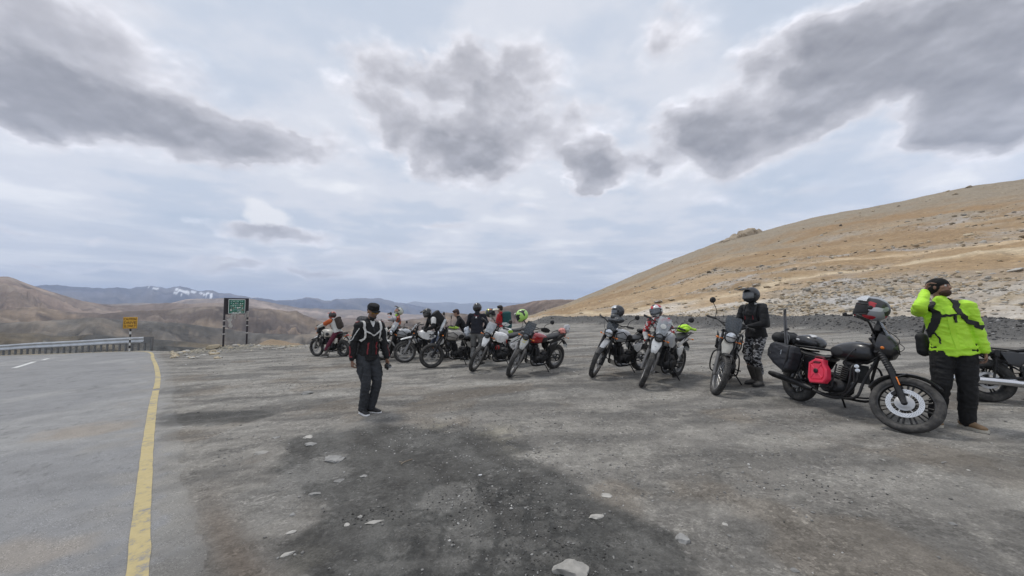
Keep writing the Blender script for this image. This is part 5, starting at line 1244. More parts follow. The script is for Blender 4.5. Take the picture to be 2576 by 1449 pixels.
def helmet_shell(name, parent, M, shellm, visorm, peakm=None, k=1.0, open_visor=None, peaklen=.12, camera=False, chin=1.0, trim=None):
    """local: x forward; M places it in the parent's frame"""
    g = G(M); nu, nv = 36, 24; a_, b_, c_ = .142*k, .122*k, .135*k
    vs = []; fs = []; rows = []
    for j in range(nv+1):
        ph = -math.pi*.36+(math.pi*.86)*j/nv; row = []
        for i in range(nu):
            th = 2*math.pi*i/nu; dx, dy, dz = math.cos(ph)*math.cos(th), math.cos(ph)*math.sin(th), math.sin(ph)
            r = 1/math.sqrt((dx/a_)**2+(dy/b_)**2+(dz/c_)**2)
            ch = max(0, dx)*sst(.05, -.45, dz)*chin; r *= 1+.16*float(ch); r *= 1+.02*max(0, -dx)
            row.append(len(vs)); vs.append((dx*r, dy*r*(1-.12*float(ch)), dz*r))
        rows.append(row)
    o0 = len(g.v); F_ = []; Mi = []
    for j in range(nv):
        ph = -math.pi*.36+(math.pi*.86)*(j+.5)/nv
        for i in range(nu):
            th = (2*math.pi*(i+.5)/nu+math.pi) % (2*math.pi)-math.pi
            port = abs(th) < R(68) and -.42 < ph < .38
            F_.append((rows[j][i], rows[j][(i+1) % nu], rows[j+1][(i+1) % nu], rows[j+1][i])); Mi.append(1 if port else 0)
    F_.append(tuple(rows[-1])); Mi.append(0); F_.append(tuple(rows[0])[::-1]); Mi.append(2)
    g.add(vs, F_); g.m = Mi
    h = obj(name, g, [shellm, visorm, M_strap], parent, angle=50)
    g = G(M)      # rolled rim round the port and the neck
    def P_(th, ph, e=1.0):
        dx, dy, dz = math.cos(ph)*math.cos(th), math.cos(ph)*math.sin(th), math.sin(ph); r = 1/math.sqrt((dx/a_)**2+(dy/b_)**2+(dz/c_)**2); ch = max(0, dx)*float(sst(.05, -.45, dz))*chin; r *= (1+.16*ch)*e
        return Vector((dx*r, dy*r*(1-.12*ch), dz*r))
    loop = [P_(t, .38, 1.01) for t in np.linspace(-1.19, 1.19, 12)]+[P_(1.19, q, 1.01) for q in np.linspace(.30, -.34, 6)]+[P_(t, -.42, 1.01) for t in np.linspace(1.19, -1.19, 12)]+[P_(-1.19, q, 1.01) for q in np.linspace(-.34, .30, 6)]
    g.tube(loop, .006*k, 6, closed=True); obj('port_trim', g, trim or M_blks, h)
    for s in (-1, 1):
        g = G(M); p = P_(s*1.35, .12); g.ell(p, (.022*k, .010*k, .022*k)); obj('visor_pivot', g, M_blks, h)
        g = G(M); g.box(P_(s*.28, -.72, 1.0), (.02*k, .035*k, .012*k)); obj('vent', g, M_blks, h)
    g = G(M); g.box(P_(0, 1.05, 1.0)+Vector((0, 0, 0)), (.045*k, .03*k, .012*k), (0, .35, 0)); g.box(P_(0, -.62, 1.02), (.012*k, .05*k, .016*k)); obj('vent', g, M_blks, h)
    if open_visor is not None:
        g = G(M); loops = []
        for q in range(7):
            ph = .55+.62*q/6*1.0; loops.append([P_(t, ph, 1.13+.10*(1-q/6)) for t in np.linspace(-1.1, 1.1, 12)]+[P_(t, ph, 1.11+.10*(1-q/6)) for t in np.linspace(1.1, -1.1, 12)])
        g.loft(loops); obj('raised_visor', g, open_visor, h)
    if peakm is not None:
        g = G(M); loops = []
        for q in range(7):
            t = q/6; x = .085*k+peaklen*k*t; z = .105*k+.02*k*math.sin(t*2.4)-.02*k*t; w = (.095-.045*t*t)*k
            loops.append([(x, -w, z-.022*k), (x, -w*.7, z), (x, 0, z+.010*k), (x, w*.7, z), (x, w, z-.022*k), (x, w*.7, z-.008*k), (x, 0, z+.003*k), (x, -w*.7, z-.008*k)])
        g.loft(loops); obj('peak', g, peakm, h)
    if camera:
        g = G(M); p = P_(0, -.55, 1.0); g.box(p+Vector((.035*k, 0, 0)), (.05*k, .02*k, .02*k)); g.box(p+Vector((.075*k, 0, .005)), (.03*k, .055*k, .042*k)); g.cyl(p+Vector((.09*k, .012, .008)), p+Vector((.098*k, .012, .008)), .011*k); obj('helmet_camera', g, M_blks, h)
    return h

def person(label, loc, heading, H=1.75, pelvis=(0, 0, .93), lean=4, side=0, twist=0, hands=None, poles=None, feet=None, head=(0, 0, 0), jacket=M_jblk, trousers=M_bktr, boots=M_boot, boot='boot', skin=M_skin,
           hat=None, hair=None, gloves=None, vox=.011, bulk=1.0, tz=None, curl=(.7, .7), palms=None, shl=0.0, collar=True, sleevem=None, knees=None, group=None, hem=.02, headoff=(0, 0, 0), legw=1.0, folds=1.0):
    k = H/1.75
    z0 = h1(*loc[:2]) if len(loc) == 2 else loc[2]
    root = thing('person', label, 'person', (loc[0], loc[1], z0), (0, 0, heading), group)
    pv = Vector(pelvis)*k; u = Vector((math.sin(R(lean))*1.0, math.sin(R(side)), math.cos(R(lean))*math.cos(R(side)))).normalized()
    tw = R(twist); lat = Vector((-math.sin(tw), math.cos(tw), 0)); lat = (lat-u*lat.dot(u)).normalized(); fw = lat.cross(u).normalized()
    waist = pv+u*.14*k+fw*.005; chest = pv+u*.36*k+fw*.01*k; shc = pv+u*.485*k; nb = pv+u*.54*k
    sw = .185*k*bulk**.5
    sh = {1: shc+lat*sw+u*(shl-.028)*k, -1: shc-lat*sw-u*(shl*.5+.028)*k}
    yaw, pit, rol = [R(q) for q in head]
    Rh = Matrix.Rotation(tw*.6, 3, 'Z') @ Matrix.Rotation(yaw, 3, 'Z') @ Matrix.Rotation(pit, 3, 'Y') @ Matrix.Rotation(rol, 3, 'X')
    hu = (Rh @ Vector((0, 0, 1))); hf = Rh @ Vector((1, 0, 0)); hl = Rh @ Vector((0, 1, 0))
    nt_ = nb+(u*.6+hu*.4).normalized()*.065*k; hc = nt_+hu*.095*k+hf*.020*k+Vector(headoff)*k
    HM = Matrix.Translation(hc) @ Rh.to_4x4()
    hands = hands or {1: (.06, .27, .80), -1: (.06, -.27, .80)}; poles = poles or {1: (-1, .4, -.2), -1: (-1, -.4, -.2)}
    feet = feet or {1: (.0, .11, 0, 8), -1: (.0, -.11, 0, -8)}; knees = knees or {1: (1, .1, 0), -1: (1, -.1, 0)}
    EL = {}; WR = {}; KN = {}; AN = {}; HP = {}; TOE = {}
    for s in (1, -1):
        EL[s], WR[s] = ik(sh[s], Vector(hands[s])*k, .285*k, .255*k, poles[s]); HP[s] = pv+lat*s*.088*k-u*.03*k
        fx, fy, fz, fyaw = feet[s][:4]; AN[s] = Vector((fx*k, fy*k, (fz+.085)*k)); KN[s], AN[s] = ik(HP[s], AN[s], .425*k, .425*k, knees[s])
        ya = R(fyaw); TOE[s] = Vector((math.cos(ya), math.sin(ya), feet[s][4] if len(feet[s]) > 4 else 0)).normalized()
    # -- body
    g = G(); nohelm = hat != 'helmet'
    g.ecap(pv, waist, .12*k, .085*k, .105*k, .075*k, lat); g.ecap(waist, chest, .105*k, .075*k, .13*k, .085*k, lat); g.ecap(chest, shc, .13*k, .08*k, .12*k, .06*k, lat); g.ecap(sh[-1]*.85+sh[1]*.15, sh[1]*.85+sh[-1]*.15, .045*k, .045*k, .045*k, .045*k, u)
    g.ecap(nb-u*.06*k, nt_+hu*.03*k, .055*k, .055*k, .050*k, .052*k, lat)
    hk = k*1.0
    g.ell(HM @ Vector((-.010*hk, 0, .035*hk)), (.098*hk, .077*hk, .090*hk), Rh, 24, 16); g.ell(HM @ Vector((.022*hk, 0, -.030*hk)), (.066*hk, .060*hk, .080*hk), Rh, 20, 14)
    g.ell(HM @ Vector((.052*hk, 0, -.088*hk)), (.026*hk, .030*hk, .022*hk), Rh); g.ell(HM @ Vector((.035*hk, 0, -.075*hk)), (.045*hk, .048*hk, .03*hk), Rh)
    g.ecap(HM @ Vector((.078*hk, 0, .018*hk)), HM @ Vector((.098*hk, 0, -.022*hk)), .009*hk, .009*hk, .015*hk, .013*hk, hl, n=10); g.ell(HM @ Vector((.076*hk, 0, -.055*hk)), (.014*hk, .026*hk, .009*hk), Rh); g.ell(HM @ Vector((.066*hk, 0, .028*hk)), (.018*hk, .052*hk, .010*hk), Rh)
    for s in (1, -1):
        g.ell(HM @ Vector((-.005*hk, s*.078*hk, -.005*hk)), (.018*hk, .009*hk, .030*hk), Rh); g.ell(HM @ Vector((.050*hk, s*.040*hk, -.015*hk)), (.026*hk, .022*hk, .02*hk), Rh)
        g.ecap(sh[s], EL[s], .048*k, .048*k, .040*k, .040*k); g.ecap(EL[s], WR[s], .041*k, .041*k, .026*k, .029*k)
        g.ecap(HP[s], KN[s], .082*k, .082*k, .052*k, .052*k, lat); g.ecap(KN[s], AN[s], .052*k, .052*k, .034*k, .036*k, lat)
        g.ecap(AN[s]-Vector((0, 0, .02)), AN[s]+TOE[s]*.13*k-Vector((0, 0, .045*k)), .034*k, .034*k, .032*k, .024*k)
        d = (WR[s]-EL[s]).normalized(); pm = Vector(palms[s][0]) if palms else -lat*s; tsd = Vector(palms[s][1]) if palms else (fw if True else fw)
        if palms and len(palms[s]) > 2: d = Vector(palms[s][2])
        if gloves is None: hand(g, WR[s]+d*.012*k, d, pm, tsd, curl[0 if s > 0 else 1], 0, k)
        else:
            gg = G(); hand(gg, WR[s]+d*.012*k, d, pm, tsd, curl[0 if s > 0 else 1], .003, k*1.04); gg.ecap(WR[s]-d*.06, WR[s]+d*.02, .042*k, .042*k, .036*k, .032*k)
            root['_'] = 1; del root['_']; GL = remesh('glove', gg, gloves, max(.005, vox*.6), 1); obj('glove', GL, None, root)
    body = obj('body', remesh('body', g, skin, vox*.95, 1), None, root)
    for s in (1, -1):
        if nohelm:
            g = G(); g.ell(HM @ Vector((.073*hk, s*.030*hk, .008*hk)), .0125*hk, Rh, 12, 8); obj('eye', g, mat('eye_white', (.55, .53, .50), .3), body)
            g = G(); g.ell(HM @ Vector((.0825*hk, s*.030*hk, .008*hk)), .0055*hk, Rh, 8, 6); obj('iris', g, M_hair, body)
    if nohelm:
        g = G()
        for s in (1, -1): g.ecap(HM @ Vector((.086*hk, s*.014*hk, .030*hk)), HM @ Vector((.078*hk, s*.046*hk, .028*hk)), .004*hk, .003*hk, .003*hk, .003*hk)
        obj('eyebrows', g, M_hair, body)
    # -- jacket
    B = bulk; g = G()
    hm = pv+u*(hem-.075)*k
    g.ecap(hm, waist, .182*k*B, .138*k*B, .152*k*B, .114*k*B, lat, hm=0); g.ecap(waist-u*.02, waist+u*.02, .150*k*B, .112*k*B, .150*k*B, .112*k*B, lat); g.ecap(waist, chest, .150*k*B, .112*k*B, .170*k*B, .120*k*B, lat); g.ecap(chest, shc-u*.02, .170*k*B, .118*k*B, .150*k, .085*k, lat)
    g.ecap(sh[-1], sh[1], .066*k, .068*k, .066*k, .068*k, u); g.ecap(shc, nb+u*.01*k, .10*k, .075*k, .068*k, .068*k, lat)
    if collar: g.ecap(nb-u*.02*k, nb+(u+hu*.3)*.025*k, .068*k, .068*k, .062*k, .064*k, lat, hm=1)
    for s in (1, -1):
        w2 = EL[s].lerp(WR[s], .93)
        g.ecap(sh[s], sh[s].lerp(EL[s], .5), .074*k*B**.5, .072*k*B**.5, .066*k*B**.5, .066*k*B**.5); g.ecap(sh[s].lerp(EL[s], .5), EL[s], .066*k*B**.5, .066*k*B**.5, .060*k*B**.5, .060*k*B**.5)
        g.ecap(EL[s], w2, .060*k*B**.5, .060*k*B**.5, .043*k, .045*k, hm=2)
    jk = remesh('jacket', g, jacket, vox, 4, (.016*k*folds, 9), seed=int(abs(loc[0]*37)) % 50); jo = obj('jacket', jk, None, root)
    # -- trousers
    g = G(); L = legw
    g.ecap(pv-u*.03*k, pv+u*.04*k, .142*k*B**.6, .108*k*B**.6, .125*k*B**.6, .092*k*B**.6, lat)
    for s in (1, -1):
        g.ecap(HP[s], HP[s].lerp(KN[s], .5), .098*k*L, .102*k*L, .088*k*L, .09*k*L, lat); g.ecap(HP[s].lerp(KN[s], .5), KN[s], .088*k*L, .09*k*L, .073*k*L, .073*k*L, lat)
        an = AN[s]+Vector((0, 0, .0 if boot != 'tall' else .16*k)); g.ecap(KN[s], an, .073*k*L, .073*k*L, .062*k*L, .066*k*L, lat, hm=2)
    tr = obj('trousers', remesh('trousers', g, trousers, vox, 4, (.016*k, 11), seed=int(abs(loc[0]*53)) % 50+3), None, root)
    # -- footwear
    for s in (1, -1):
        a = AN[s]; t = TOE[s]; g = G(); hh = {'boot': .07, 'tall': .26, 'shoe': .012}[boot]; la = Vector((-t.y, t.x, 0)).normalized(); zu = t.cross(la) if t.cross(la).z > 0 else -t.cross(la)
        g.ecap(a-zu*.01*k, a+(KN[s]-a).normalized()*hh*k, .046*k, .050*k, (.046 if boot != 'tall' else .062)*k, (.05 if boot != 'tall' else .068)*k, la, hm=2)
        g.ecap(a-t*.055*k-zu*.030*k, a+t*.05*k-zu*.032*k, .036*k, .036*k, .042*k, .038*k, la); g.ecap(a+t*.04*k-zu*.030*k, a+t*.155*k-zu*.046*k, .042*k, .042*k, .043*k, .026*k, la); g.ecap(a-t*.02*k, a+t*.07*k-zu*.025*k, .035*k, .035*k, .036*k, .032*k, la)
        ft = remesh('footwear', g, boots, max(.0075, vox*.85), 2); fo = obj('shoe' if boot == 'shoe' else 'boot', ft, None, root)
        g = G(); lo = []
        for (x, w) in ((-.090, .022), (-.075, .034), (0, .034), (.06, .042), (.13, .045), (.175, .036), (.195, .016)):
            p = a+t*x*k-zu*.068*k; lo.append([p+la*w*k+zu*.012*k, p-la*w*k+zu*.012*k, p-la*w*k-zu*.015*k, p+la*w*k-zu*.015*k])
        g.loft(lo); obj('sole', g, {'shoe': M_wsole, 'boot': M_sole if boots is M_tan else M_blks, 'tall': M_blks}[boot], fo)
    # -- hair
    if hair is not None:
        def hfn(v): return v
        g = G(); g.ell(HM @ Vector((-.022*hk, 0, .048*hk)), (.104*hk, .088*hk, .090*hk), Rh, 24, 16); g.ell(HM @ Vector((-.05*hk, 0, -.01*hk)), (.070*hk, .078*hk, .07*hk), Rh, 20, 12); g.ell(HM @ Vector((.03*hk, 0, .090*hk)), (.065*hk, .072*hk, .035*hk), Rh)
        obj('hair', remesh('hair', g, hair, .007, 2, (.006, 40), 4), None, root)
    return dict(root=root, pv=pv, u=u, lat=lat, fw=fw, chest=chest, shc=shc, sh=sh, EL=EL, WR=WR, KN=KN, AN=AN, HM=HM, Rh=Rh, jacket=jo, jb=bvh_of(jk), k=k, trousers=tr, nb=nb, HP=HP)
def helm_on(P, **kw): return helmet_shell('helmet', P['root'], P['HM'] @ Matrix.Translation((-.005, 0, .005)), **kw)
def hdg(dx, dy): return math.atan2(dy, dx)

def backpack(label, P, m, m2=M_strap, size=(.17, .145, .25), off=.0, k=1.0, straps=True, sp=.075, sl=.34):
    """a bag worn on the back; stands as a thing of its own in the person's place"""
    r = P['root']; t = thing('backpack', label, 'backpack', tuple(r.location), tuple(r.rotation_euler))
    u, lat, fw = P['u'], P['lat'], P['fw']; c = P['shc']-u*(.21*P['k']-off)-fw*(.12+size[0]/2)*P['k']
    Rm = Matrix((fw, lat, u)).transposed().to_4x4(); Mx = Matrix.Translation(c) @ Rm
    g = G(Mx); h = size[2]
    g.sl([(-h, 0, size[1]*.75, size[0]*.42, 3), (-h*.9, 0, size[1]*.95, size[0]*.5, 3.4), (-h*.3, 0, size[1], size[0]*.56, 3.4), (h*.5, 0, size[1]*.95, size[0]*.52, 3.2), (h*.9, 0, size[1]*.8, size[0]*.42, 3), (h*1.02, 0, size[1]*.5, size[0]*.25, 2.6)], 24, axis='z')
    g.v = g.v
    obj('bag', remesh('bag', g, m, .009, 3, (.008, 9), 2), None, t)
    g = G(Mx); g.sl([(-h*.75, -size[0]*.50, size[1]*.6, .05, 3), (-h*.1, -size[0]*.52, size[1]*.66, .055, 3.2), (h*.05, -size[0]*.48, size[1]*.5, .03, 3)], 18, axis='z'); 
    # sl on z axis lays (y, z) as (width, depth): swap so the pocket faces backwards
    obj('pocket', g, m, t)
    g = G(Mx); g.sl([(h*.78, -.01, size[1]*.98, size[0]*.56, 3.2), (h*.98, -.01, size[1]*.9, size[0]*.5, 3), (h*1.1, -.01, size[1]*.5, size[0]*.3, 2.6)], 22, axis='z'); obj('lid', g, m, t)
    if straps:
        for s in (1, -1):
            sh = P['sh'][s]-P['lat']*s*sp*P['k']; k_ = P['k']
            pts = [sh-fw*.10*k_-u*.0, sh+u*.065*k_, sh+fw*.09*k_-u*.02, sh+fw*.13*k_-u*.16*k_, P['shc']+P['lat']*s*.18*k_-u*sl*k_+fw*.06*k_]
            ribbon('strap', P['jb'], pts, .036, m2, t, off=.006, th=.006)
    return t
# ================================================================== the people in the photograph
VN = .0085
# walker in front
P1 = person('man in black jacket and charcoal cargo trousers walking alone in front of the motorcycles', gp(922, 1040), hdg(.86, -.50), H=1.76, pelvis=(0, 0, .93), lean=6, twist=-10, head=(-8, 22, 0), hands={1: (.19, .235, .80), -1: (-.08, -.245, .79)}, poles={1: (-1, .5, -.1), -1: (-.9, -.6, 0)},
            feet={1: (.05, .045, .0, 10), -1: (.0, -.075, 0, -14)}, knees={1: (1, .05, 0), -1: (1, -.2, 0)}, jacket=M_jblk, trousers=M_chtr, boots=M_shoe, boot='shoe', skin=M_skin, vox=VN, bulk=1.04, curl=(.75, .95), legw=1.04, hem=.0, folds=1.4, palms={1: ((0, -1, -.15), (.9, 0, .35), (.15, .0, -1)), -1: ((.15, 1, 0), (1, -.1, 0), (.12, 0, -1))})
k = P1['k']; HM = P1['HM']; Rh = P1['Rh']; rt = P1['root']; pv, u, lat, fw = P1['pv'], P1['u'], P1['lat'], P1['fw']
g = G(); g.ell(HM @ Vector((-.012, 0, .068)), (.106, .092, .070), Rh, 24, 14); g.ecap(HM @ Vector((.04, -.05, .062)), HM @ Vector((.04, .05, .062)), .034, .030, .034, .030, Rh @ Vector((1, 0, 0))); g.ell(HM @ Vector((.0, 0, .110)), (.098, .086, .03), Rh)
cp = obj('cap', remesh('cap', g, mat('black_cap', (.008, .008, .009), .9, bump=.4), .007, 2, (.004, 30), 3), None, rt)
g = G(); g.loft([[HM @ Vector((.085+d*.055*math.cos(a), .078*math.sin(a), z)) for a in np.linspace(-1.2, 1.2, 9)]+[HM @ Vector((.085+d*.055*math.cos(a), .078*math.sin(a), z-.005)) for a in np.linspace(1.2, -1.2, 9)] for d, z in ((0, .052), (.5, .048), (1, .040))]); obj('cap_peak', g, mat('black_cap', (.008, .008, .009), .9), cp)
g = G(); g.ell(HM @ Vector((.028, 0, -.078)), (.062, .058, .040), Rh, 20, 12); g.ell(HM @ Vector((.086, 0, -.040)), (.012, .028, .006), Rh); obj('beard', g, M_hair, rt)
g = G(); g.ell(HM @ Vector((-.028, 0, .015)), (.085, .081, .05), Rh, 20, 12); obj('hair', g, M_hair, rt)
g = G()
for s in (1, -1): g.ell(HM @ Vector((.088, s*.033, .008)), (.006, .029, .019), (Matrix.Rotation(0, 3, 'Z') @ Rh), 14, 8); g.tube([HM @ Vector((.088, s*.06, .012)), HM @ Vector((.06, s*.082, .012)), HM @ Vector((-.0, s*.084, .005))], .003, 6)
g.tube([HM @ Vector((.094, -.012, .014)), HM @ Vector((.097, 0, .016)), HM @ Vector((.094, .012, .014))], .003, 6)
obj('sunglasses', g, mat('amber_mirror_lens', (.32, .17, .02), .1, .6, coat=1), rt)
jb = P1['jb']; S1 = P1['sh']
def chp(a, b, d=.14): return P1['shc']+lat*a*k-u*b*k+fw*d*k
ribbon('white_chevron', jb, [chp(.15, .075), chp(.09, .11), chp(.0, .165)], .020, M_wstripe, P1['jacket']); ribbon('white_chevron', jb, [chp(-.15, .075), chp(-.09, .11), chp(.0, .165)], .020, M_wstripe, P1['jacket'])
ribbon('zip', jb, [chp(0, .04), chp(0, .25), chp(0, .46)], .010, M_blks, P1['jacket'], off=.002)
M_wstrap = M_wstrap
for s in (1, -1):
    ribbon('red_panel', jb, [chp(s*.075, .28), chp(s*.08, .36), chp(s*.085, .46)], .022, M_rstripe, P1['jacket'])
    a, b, c = S1[s], P1['EL'][s], P1['WR'][s]; ou = lat*s*.10*k
    ribbon('white_piping', jb, [a.lerp(b, .10)+fw*.08*k+ou*.3, a.lerp(b, .5)+fw*.06*k+ou*.7, a.lerp(b, .80)+ou+fw*.03, a.lerp(b, .88)+ou-fw*.03], .014, M_wstripe, P1['jacket'])
    ribbon('red_piping', jb, [b.lerp(c, .15)+ou, b.lerp(c, .55)+ou+fw*.03, b.lerp(c, .72)+ou+fw*.01, b.lerp(c, .78)+ou*.4+fw*.07], .022, M_rstripe, P1['jacket'])
    ribbon('red_shoulder_patch', jb, [a+u*.08*k-fw*.03, a+u*.07*k+lat*s*.06], .05, M_rstripe, P1['jacket'])
# shirt and pack towel
g = G(); g.loft([[P1['nb']+lat*w*k+fw*(.062+dz)*k+u*z*k for w in (-ww, -ww*.4, ww*.4, ww)] + [P1['nb']+lat*w*k+fw*(.05+dz)*k+u*z*k for w in (ww, ww*.4, -ww*.4, -ww)] for ww, z, dz in ((.042, .008, 0), (.030, -.035, .018), (.006, -.085, .034))]); obj('shirt', g, M_wstripe, rt)
backpack('black and grey backpack with wide white shoulder straps on the walking man', P1, mat('patterned_pack_cloth', (.05, .05, .055), .8, var=.9, scale=30), M_wstrap, size=(.15, .15, .24), off=.05, sp=.045, sl=.26)
# cargo pockets, label on belt, camera in hand
tb = bvh_of(P1['trousers'].data)
for s in (1, -1):
    m_ = P1['HP'][s].lerp(P1['KN'][s], .55)+lat*s*.10*k
    ribbon('cargo_pocket', tb, [m_+u*.10*k, m_, m_-u*.11*k], .15, M_chtr, P1['trousers'], off=.012, th=.012)
ribbon('cloth_tag', tb, [pv+fw*.16*k+lat*.06*k+u*.03*k, pv+fw*.16*k+lat*.085*k-u*.0*k], .035, M_wstripe, P1['trousers'])
g = G(); g.tube([HM @ Vector((.02, 0, 0)), HM @ Vector((.02, 0, 0))+Vector((0, 0, 1e-3))], .001, 4)
w = rt.matrix_basis @ (P1['WR'][1]+Vector((.02, -.01, -.115)))
t = thing('camera', 'small black camera with green badge held low in the walking man\'s hand', 'camera', tuple(Matrix.Translation(rt.location) @ Matrix.Rotation(hdg(.86, -.50), 4, 'Z') @ (P1['WR'][1]+Vector((.035, -.012, -.125)))), (0, 0, hdg(.86, -.50)))
g = G(); g.box((0, 0, 0), (.045, .10, .075), bev=.008); g.box((0, .0, .043), (.03, .045, .02)); obj('camera_body', g, M_blks, t)
g = G(); g.lathe((.022, 0, 0), (1, 0, 0), [(.033, 0), (.033, .03), (.030, .04), (.026, .036), (0, .03)], 20); obj('camera_lens', g, M_lensd, t)
g = G(); g.box((.0235, .036, -.02), (.003, .018, .012)); obj('badge', g, mat('green_badge', (.02, .35, .22), .4), t)
g = G(); g.cyl((0, 0, -.037), (0, 0, -.06), .018); obj('mount', g, M_blk, t)

# neon jacket man
hN = hdg(-.55, -.83)
NL = (gp(2378, 1072)[0]+gp(2440, 1074)[0])/2, (gp(2378, 1072)[1]+gp(2440, 1074)[1])/2
PN = person('man in fluorescent yellow-green jacket raising one hand to his black cap', NL, hN, H=1.76, pelvis=(0, .0, .95), lean=2, side=-9, head=(48, -14, -14), hands={-1: (.12, -.235, 1.60), 1: (.06, .26, .82)}, poles={-1: (1, -.5, -.9), 1: (-1, .5, 0)},
            feet={1: (.04, .07, 0, 34), -1: (-.02, -.17, 0, -6)}, jacket=M_neon, trousers=M_bktr, boots=M_tan, boot='boot', skin=M_skin, vox=VN, bulk=1.14, curl=(.6, 1.1), hem=-.02, legw=1.16, folds=1.4, shl=-.0, palms={1: ((-.1, -1, 0), (1, 0, 0), (.05, 0, -1)), -1: ((.2, 1, .1), (-.6, .1, .4), (-.05, .25, 1))})
HM = PN['HM']; Rh = PN['Rh']; rt = PN['root']; k = PN['k']; u, lat, fw = PN['u'], PN['lat'], PN['fw']
g = G(); g.ell(HM @ Vector((-.018, 0, .050)), (.108, .094, .088), Rh, 24, 16); g.ell(HM @ Vector((-.03, 0, .0)), (.090, .088, .07), Rh, 24, 14)
obj('beanie', remesh('beanie', g, mat('black_knit', (.008, .008, .008), .95, bump=.6, bscale=120), .007, 2, (.004, 34), 2), None, rt)
g = G(); g.ell(HM @ Vector((.035, 0, -.070)), (.060, .056, .045), Rh, 20, 12); obj('beard', g, mat('brown_beard', (.05, .024, .014), .9, bump=.6, bscale=90), rt)
jb = PN['jb']
def np_(a, b, d=.15): return PN['shc']+lat*a*k-u*b*k+fw*d*k
ribbon('chest_strap', jb, [np_(.10, -.08, -.02), np_(.11, .02), np_(.13, .14), np_(.21, .24, .08), np_(.24, .32, -.02)], .060, M_strap, rt, off=.008)
ribbon('chest_strap', jb, [np_(-.10, -.08, -.02), np_(-.11, .02), np_(-.12, .14), np_(-.20, .28, .08), np_(-.24, .34, -.02)], .085, M_strap, rt, off=.008)
ribbon('sternum_strap', jb, [np_(.12, .10), np_(0, .105), np_(-.12, .11)], .028, M_strap, rt, off=.010)
ribbon('dangling_buckle', jb, [np_(.05, .10), np_(.045, .15), np_(.04, .19)], .018, M_strap, rt, off=.018)
ribbon('zip_flap', jb, [np_(0, .0), np_(.0, .25), np_(.0, .50)], .045, M_neon, PN['jacket'], off=.004)
ribbon('pocket_zip', jb, [np_(-.15, .30, .1), np_(-.135, .36, .12), np_(-.125, .43, .12)], .016, M_strap, PN['jacket'], off=.004)
ribbon('hem_band', jb, [np_(.20, .50, .0), np_(.12, .50, .12), np_(0, .505, .16), np_(-.12, .50, .12), np_(-.2, .50, 0)], .022, M_neon, PN['jacket'], off=.004)
for s in (1, -1): w_ = PN['EL'][s].lerp(PN['WR'][s], .86); 
# black helmet bag carried behind his hip
hb_ = thing('waist_bag', 'black bag hanging at the hip behind the man in fluorescent jacket', 'bag', tuple(rt.location), (0, 0, hN))
g = G(); g.ecap(PN['pv']-lat*.22*k-fw*.14-u*.06, PN['pv']-lat*.21*k-fw*.15+u*.12, .07, .06, .06, .055, lat); obj('bag', remesh('bag', g, M_strap, .009, 2, (.008, 12), 2), None, hb_)
g = G(); g.tube([PN['pv']-lat*.20*k-fw*.16+u*.14, PN['pv']-lat*.12*k-fw*.20+u*.30, PN['shc']-fw*.15], .012, 6, smooth=3); obj('strap', g, M_strap, hb_)

# rider in black beside B10
h10 = hdg(-.95, -.30)
P10 = person('rider in black with full face helmet standing beside the motorcycle, printed trousers', gp(1906, 970), h10, H=1.80, lean=6, head=(-6, 2, 0), hands={1: (.30, .10, 1.06), -1: (.30, -.12, 1.02)}, poles={1: (-.6, 1, -.6), -1: (-.6, -1, -.6)},
             feet={1: (.02, .07, 0, 10), -1: (-.06, -.10, 0, -15)}, jacket=M_jblk, trousers=M_patt, boots=M_boot, boot='tall', gloves=M_glove, hat='helmet', vox=.010, bulk=1.08)
helm_on(P10, shellm=mat('matt_black_shell', (.022, .023, .026), .38, coat=.3, dust=.1), visorm=glass_mat('smoked_clear_visor', (.17, .175, .18), .85, .15), peakm=M_blks, peaklen=.15, k=1.06, camera=False, chin=1.3)
tm = obj('neck_lettering', text_mesh('NNJ', .055, M_wstripe), None, P10['root']); 
q = P10['nb']+P10['lat']*.074; tm.location = P10['nb']+P10['lat']*.098+P10['fw']*.015-P10['u']*.0; tm.rotation_euler = (math.pi/2, 0, math.pi)
backpack('black hydration backpack on the rider in printed trousers', P10, M_strap, size=(.14, .13, .22), off=.02)
for s in (1, -1):
    jb = P10['jb']; c0 = P10['shc']; u, lat, fw = P10['u'], P10['lat'], P10['fw']
    ribbon('red_tab', jb, [c0+lat*s*.09-u*.16+fw*.15, c0+lat*s*.09-u*.22+fw*.15], .014, M_rstripe, P10['jacket'])

# group by the middle motorcycles -------------------------------------------------
P6 = person('rider seen from behind in black jacket, grey trousers and black helmet', gp(1199, 917), hdg(.12, 1), H=1.78, lean=5, head=(12, 16, 0), hands={1: (.26, .12, 1.02), -1: (.26, -.14, 1.0)}, poles={1: (-.5, 1, -.5), -1: (-.5, -1, -.5)}, feet={1: (0, .13, 0, 10), -1: (0, -.13, 0, -12)},
            jacket=M_jnavy, trousers=M_gytr, boots=M_boot, boot='tall', gloves=M_glove, hat='helmet', vox=.011, bulk=1.10)
helm_on(P6, shellm=mat('gloss_black_shell', (.018, .019, .021), .25, coat=.6, dust=.08), visorm=M_lensd, k=1.05)
u, lat, fw = P6['u'], P6['lat'], P6['fw']; c0 = P6['shc']; jb = P6['jb']
ribbon('red_print', jb, [c0+lat*.075-u*.02-fw*.14, c0-lat*.075-u*.02-fw*.14], .016, M_rstripe, P6['jacket']); ribbon('white_badge', jb, [c0+lat*.022-u*.075-fw*.14, c0-lat*.022-u*.075-fw*.14], .045, M_wstripe, P6['jacket']); ribbon('small_print', jb, [c0+lat*.035-u*.115-fw*.14, c0-lat*.035-u*.115-fw*.14], .007, M_gytr, P6['jacket'])
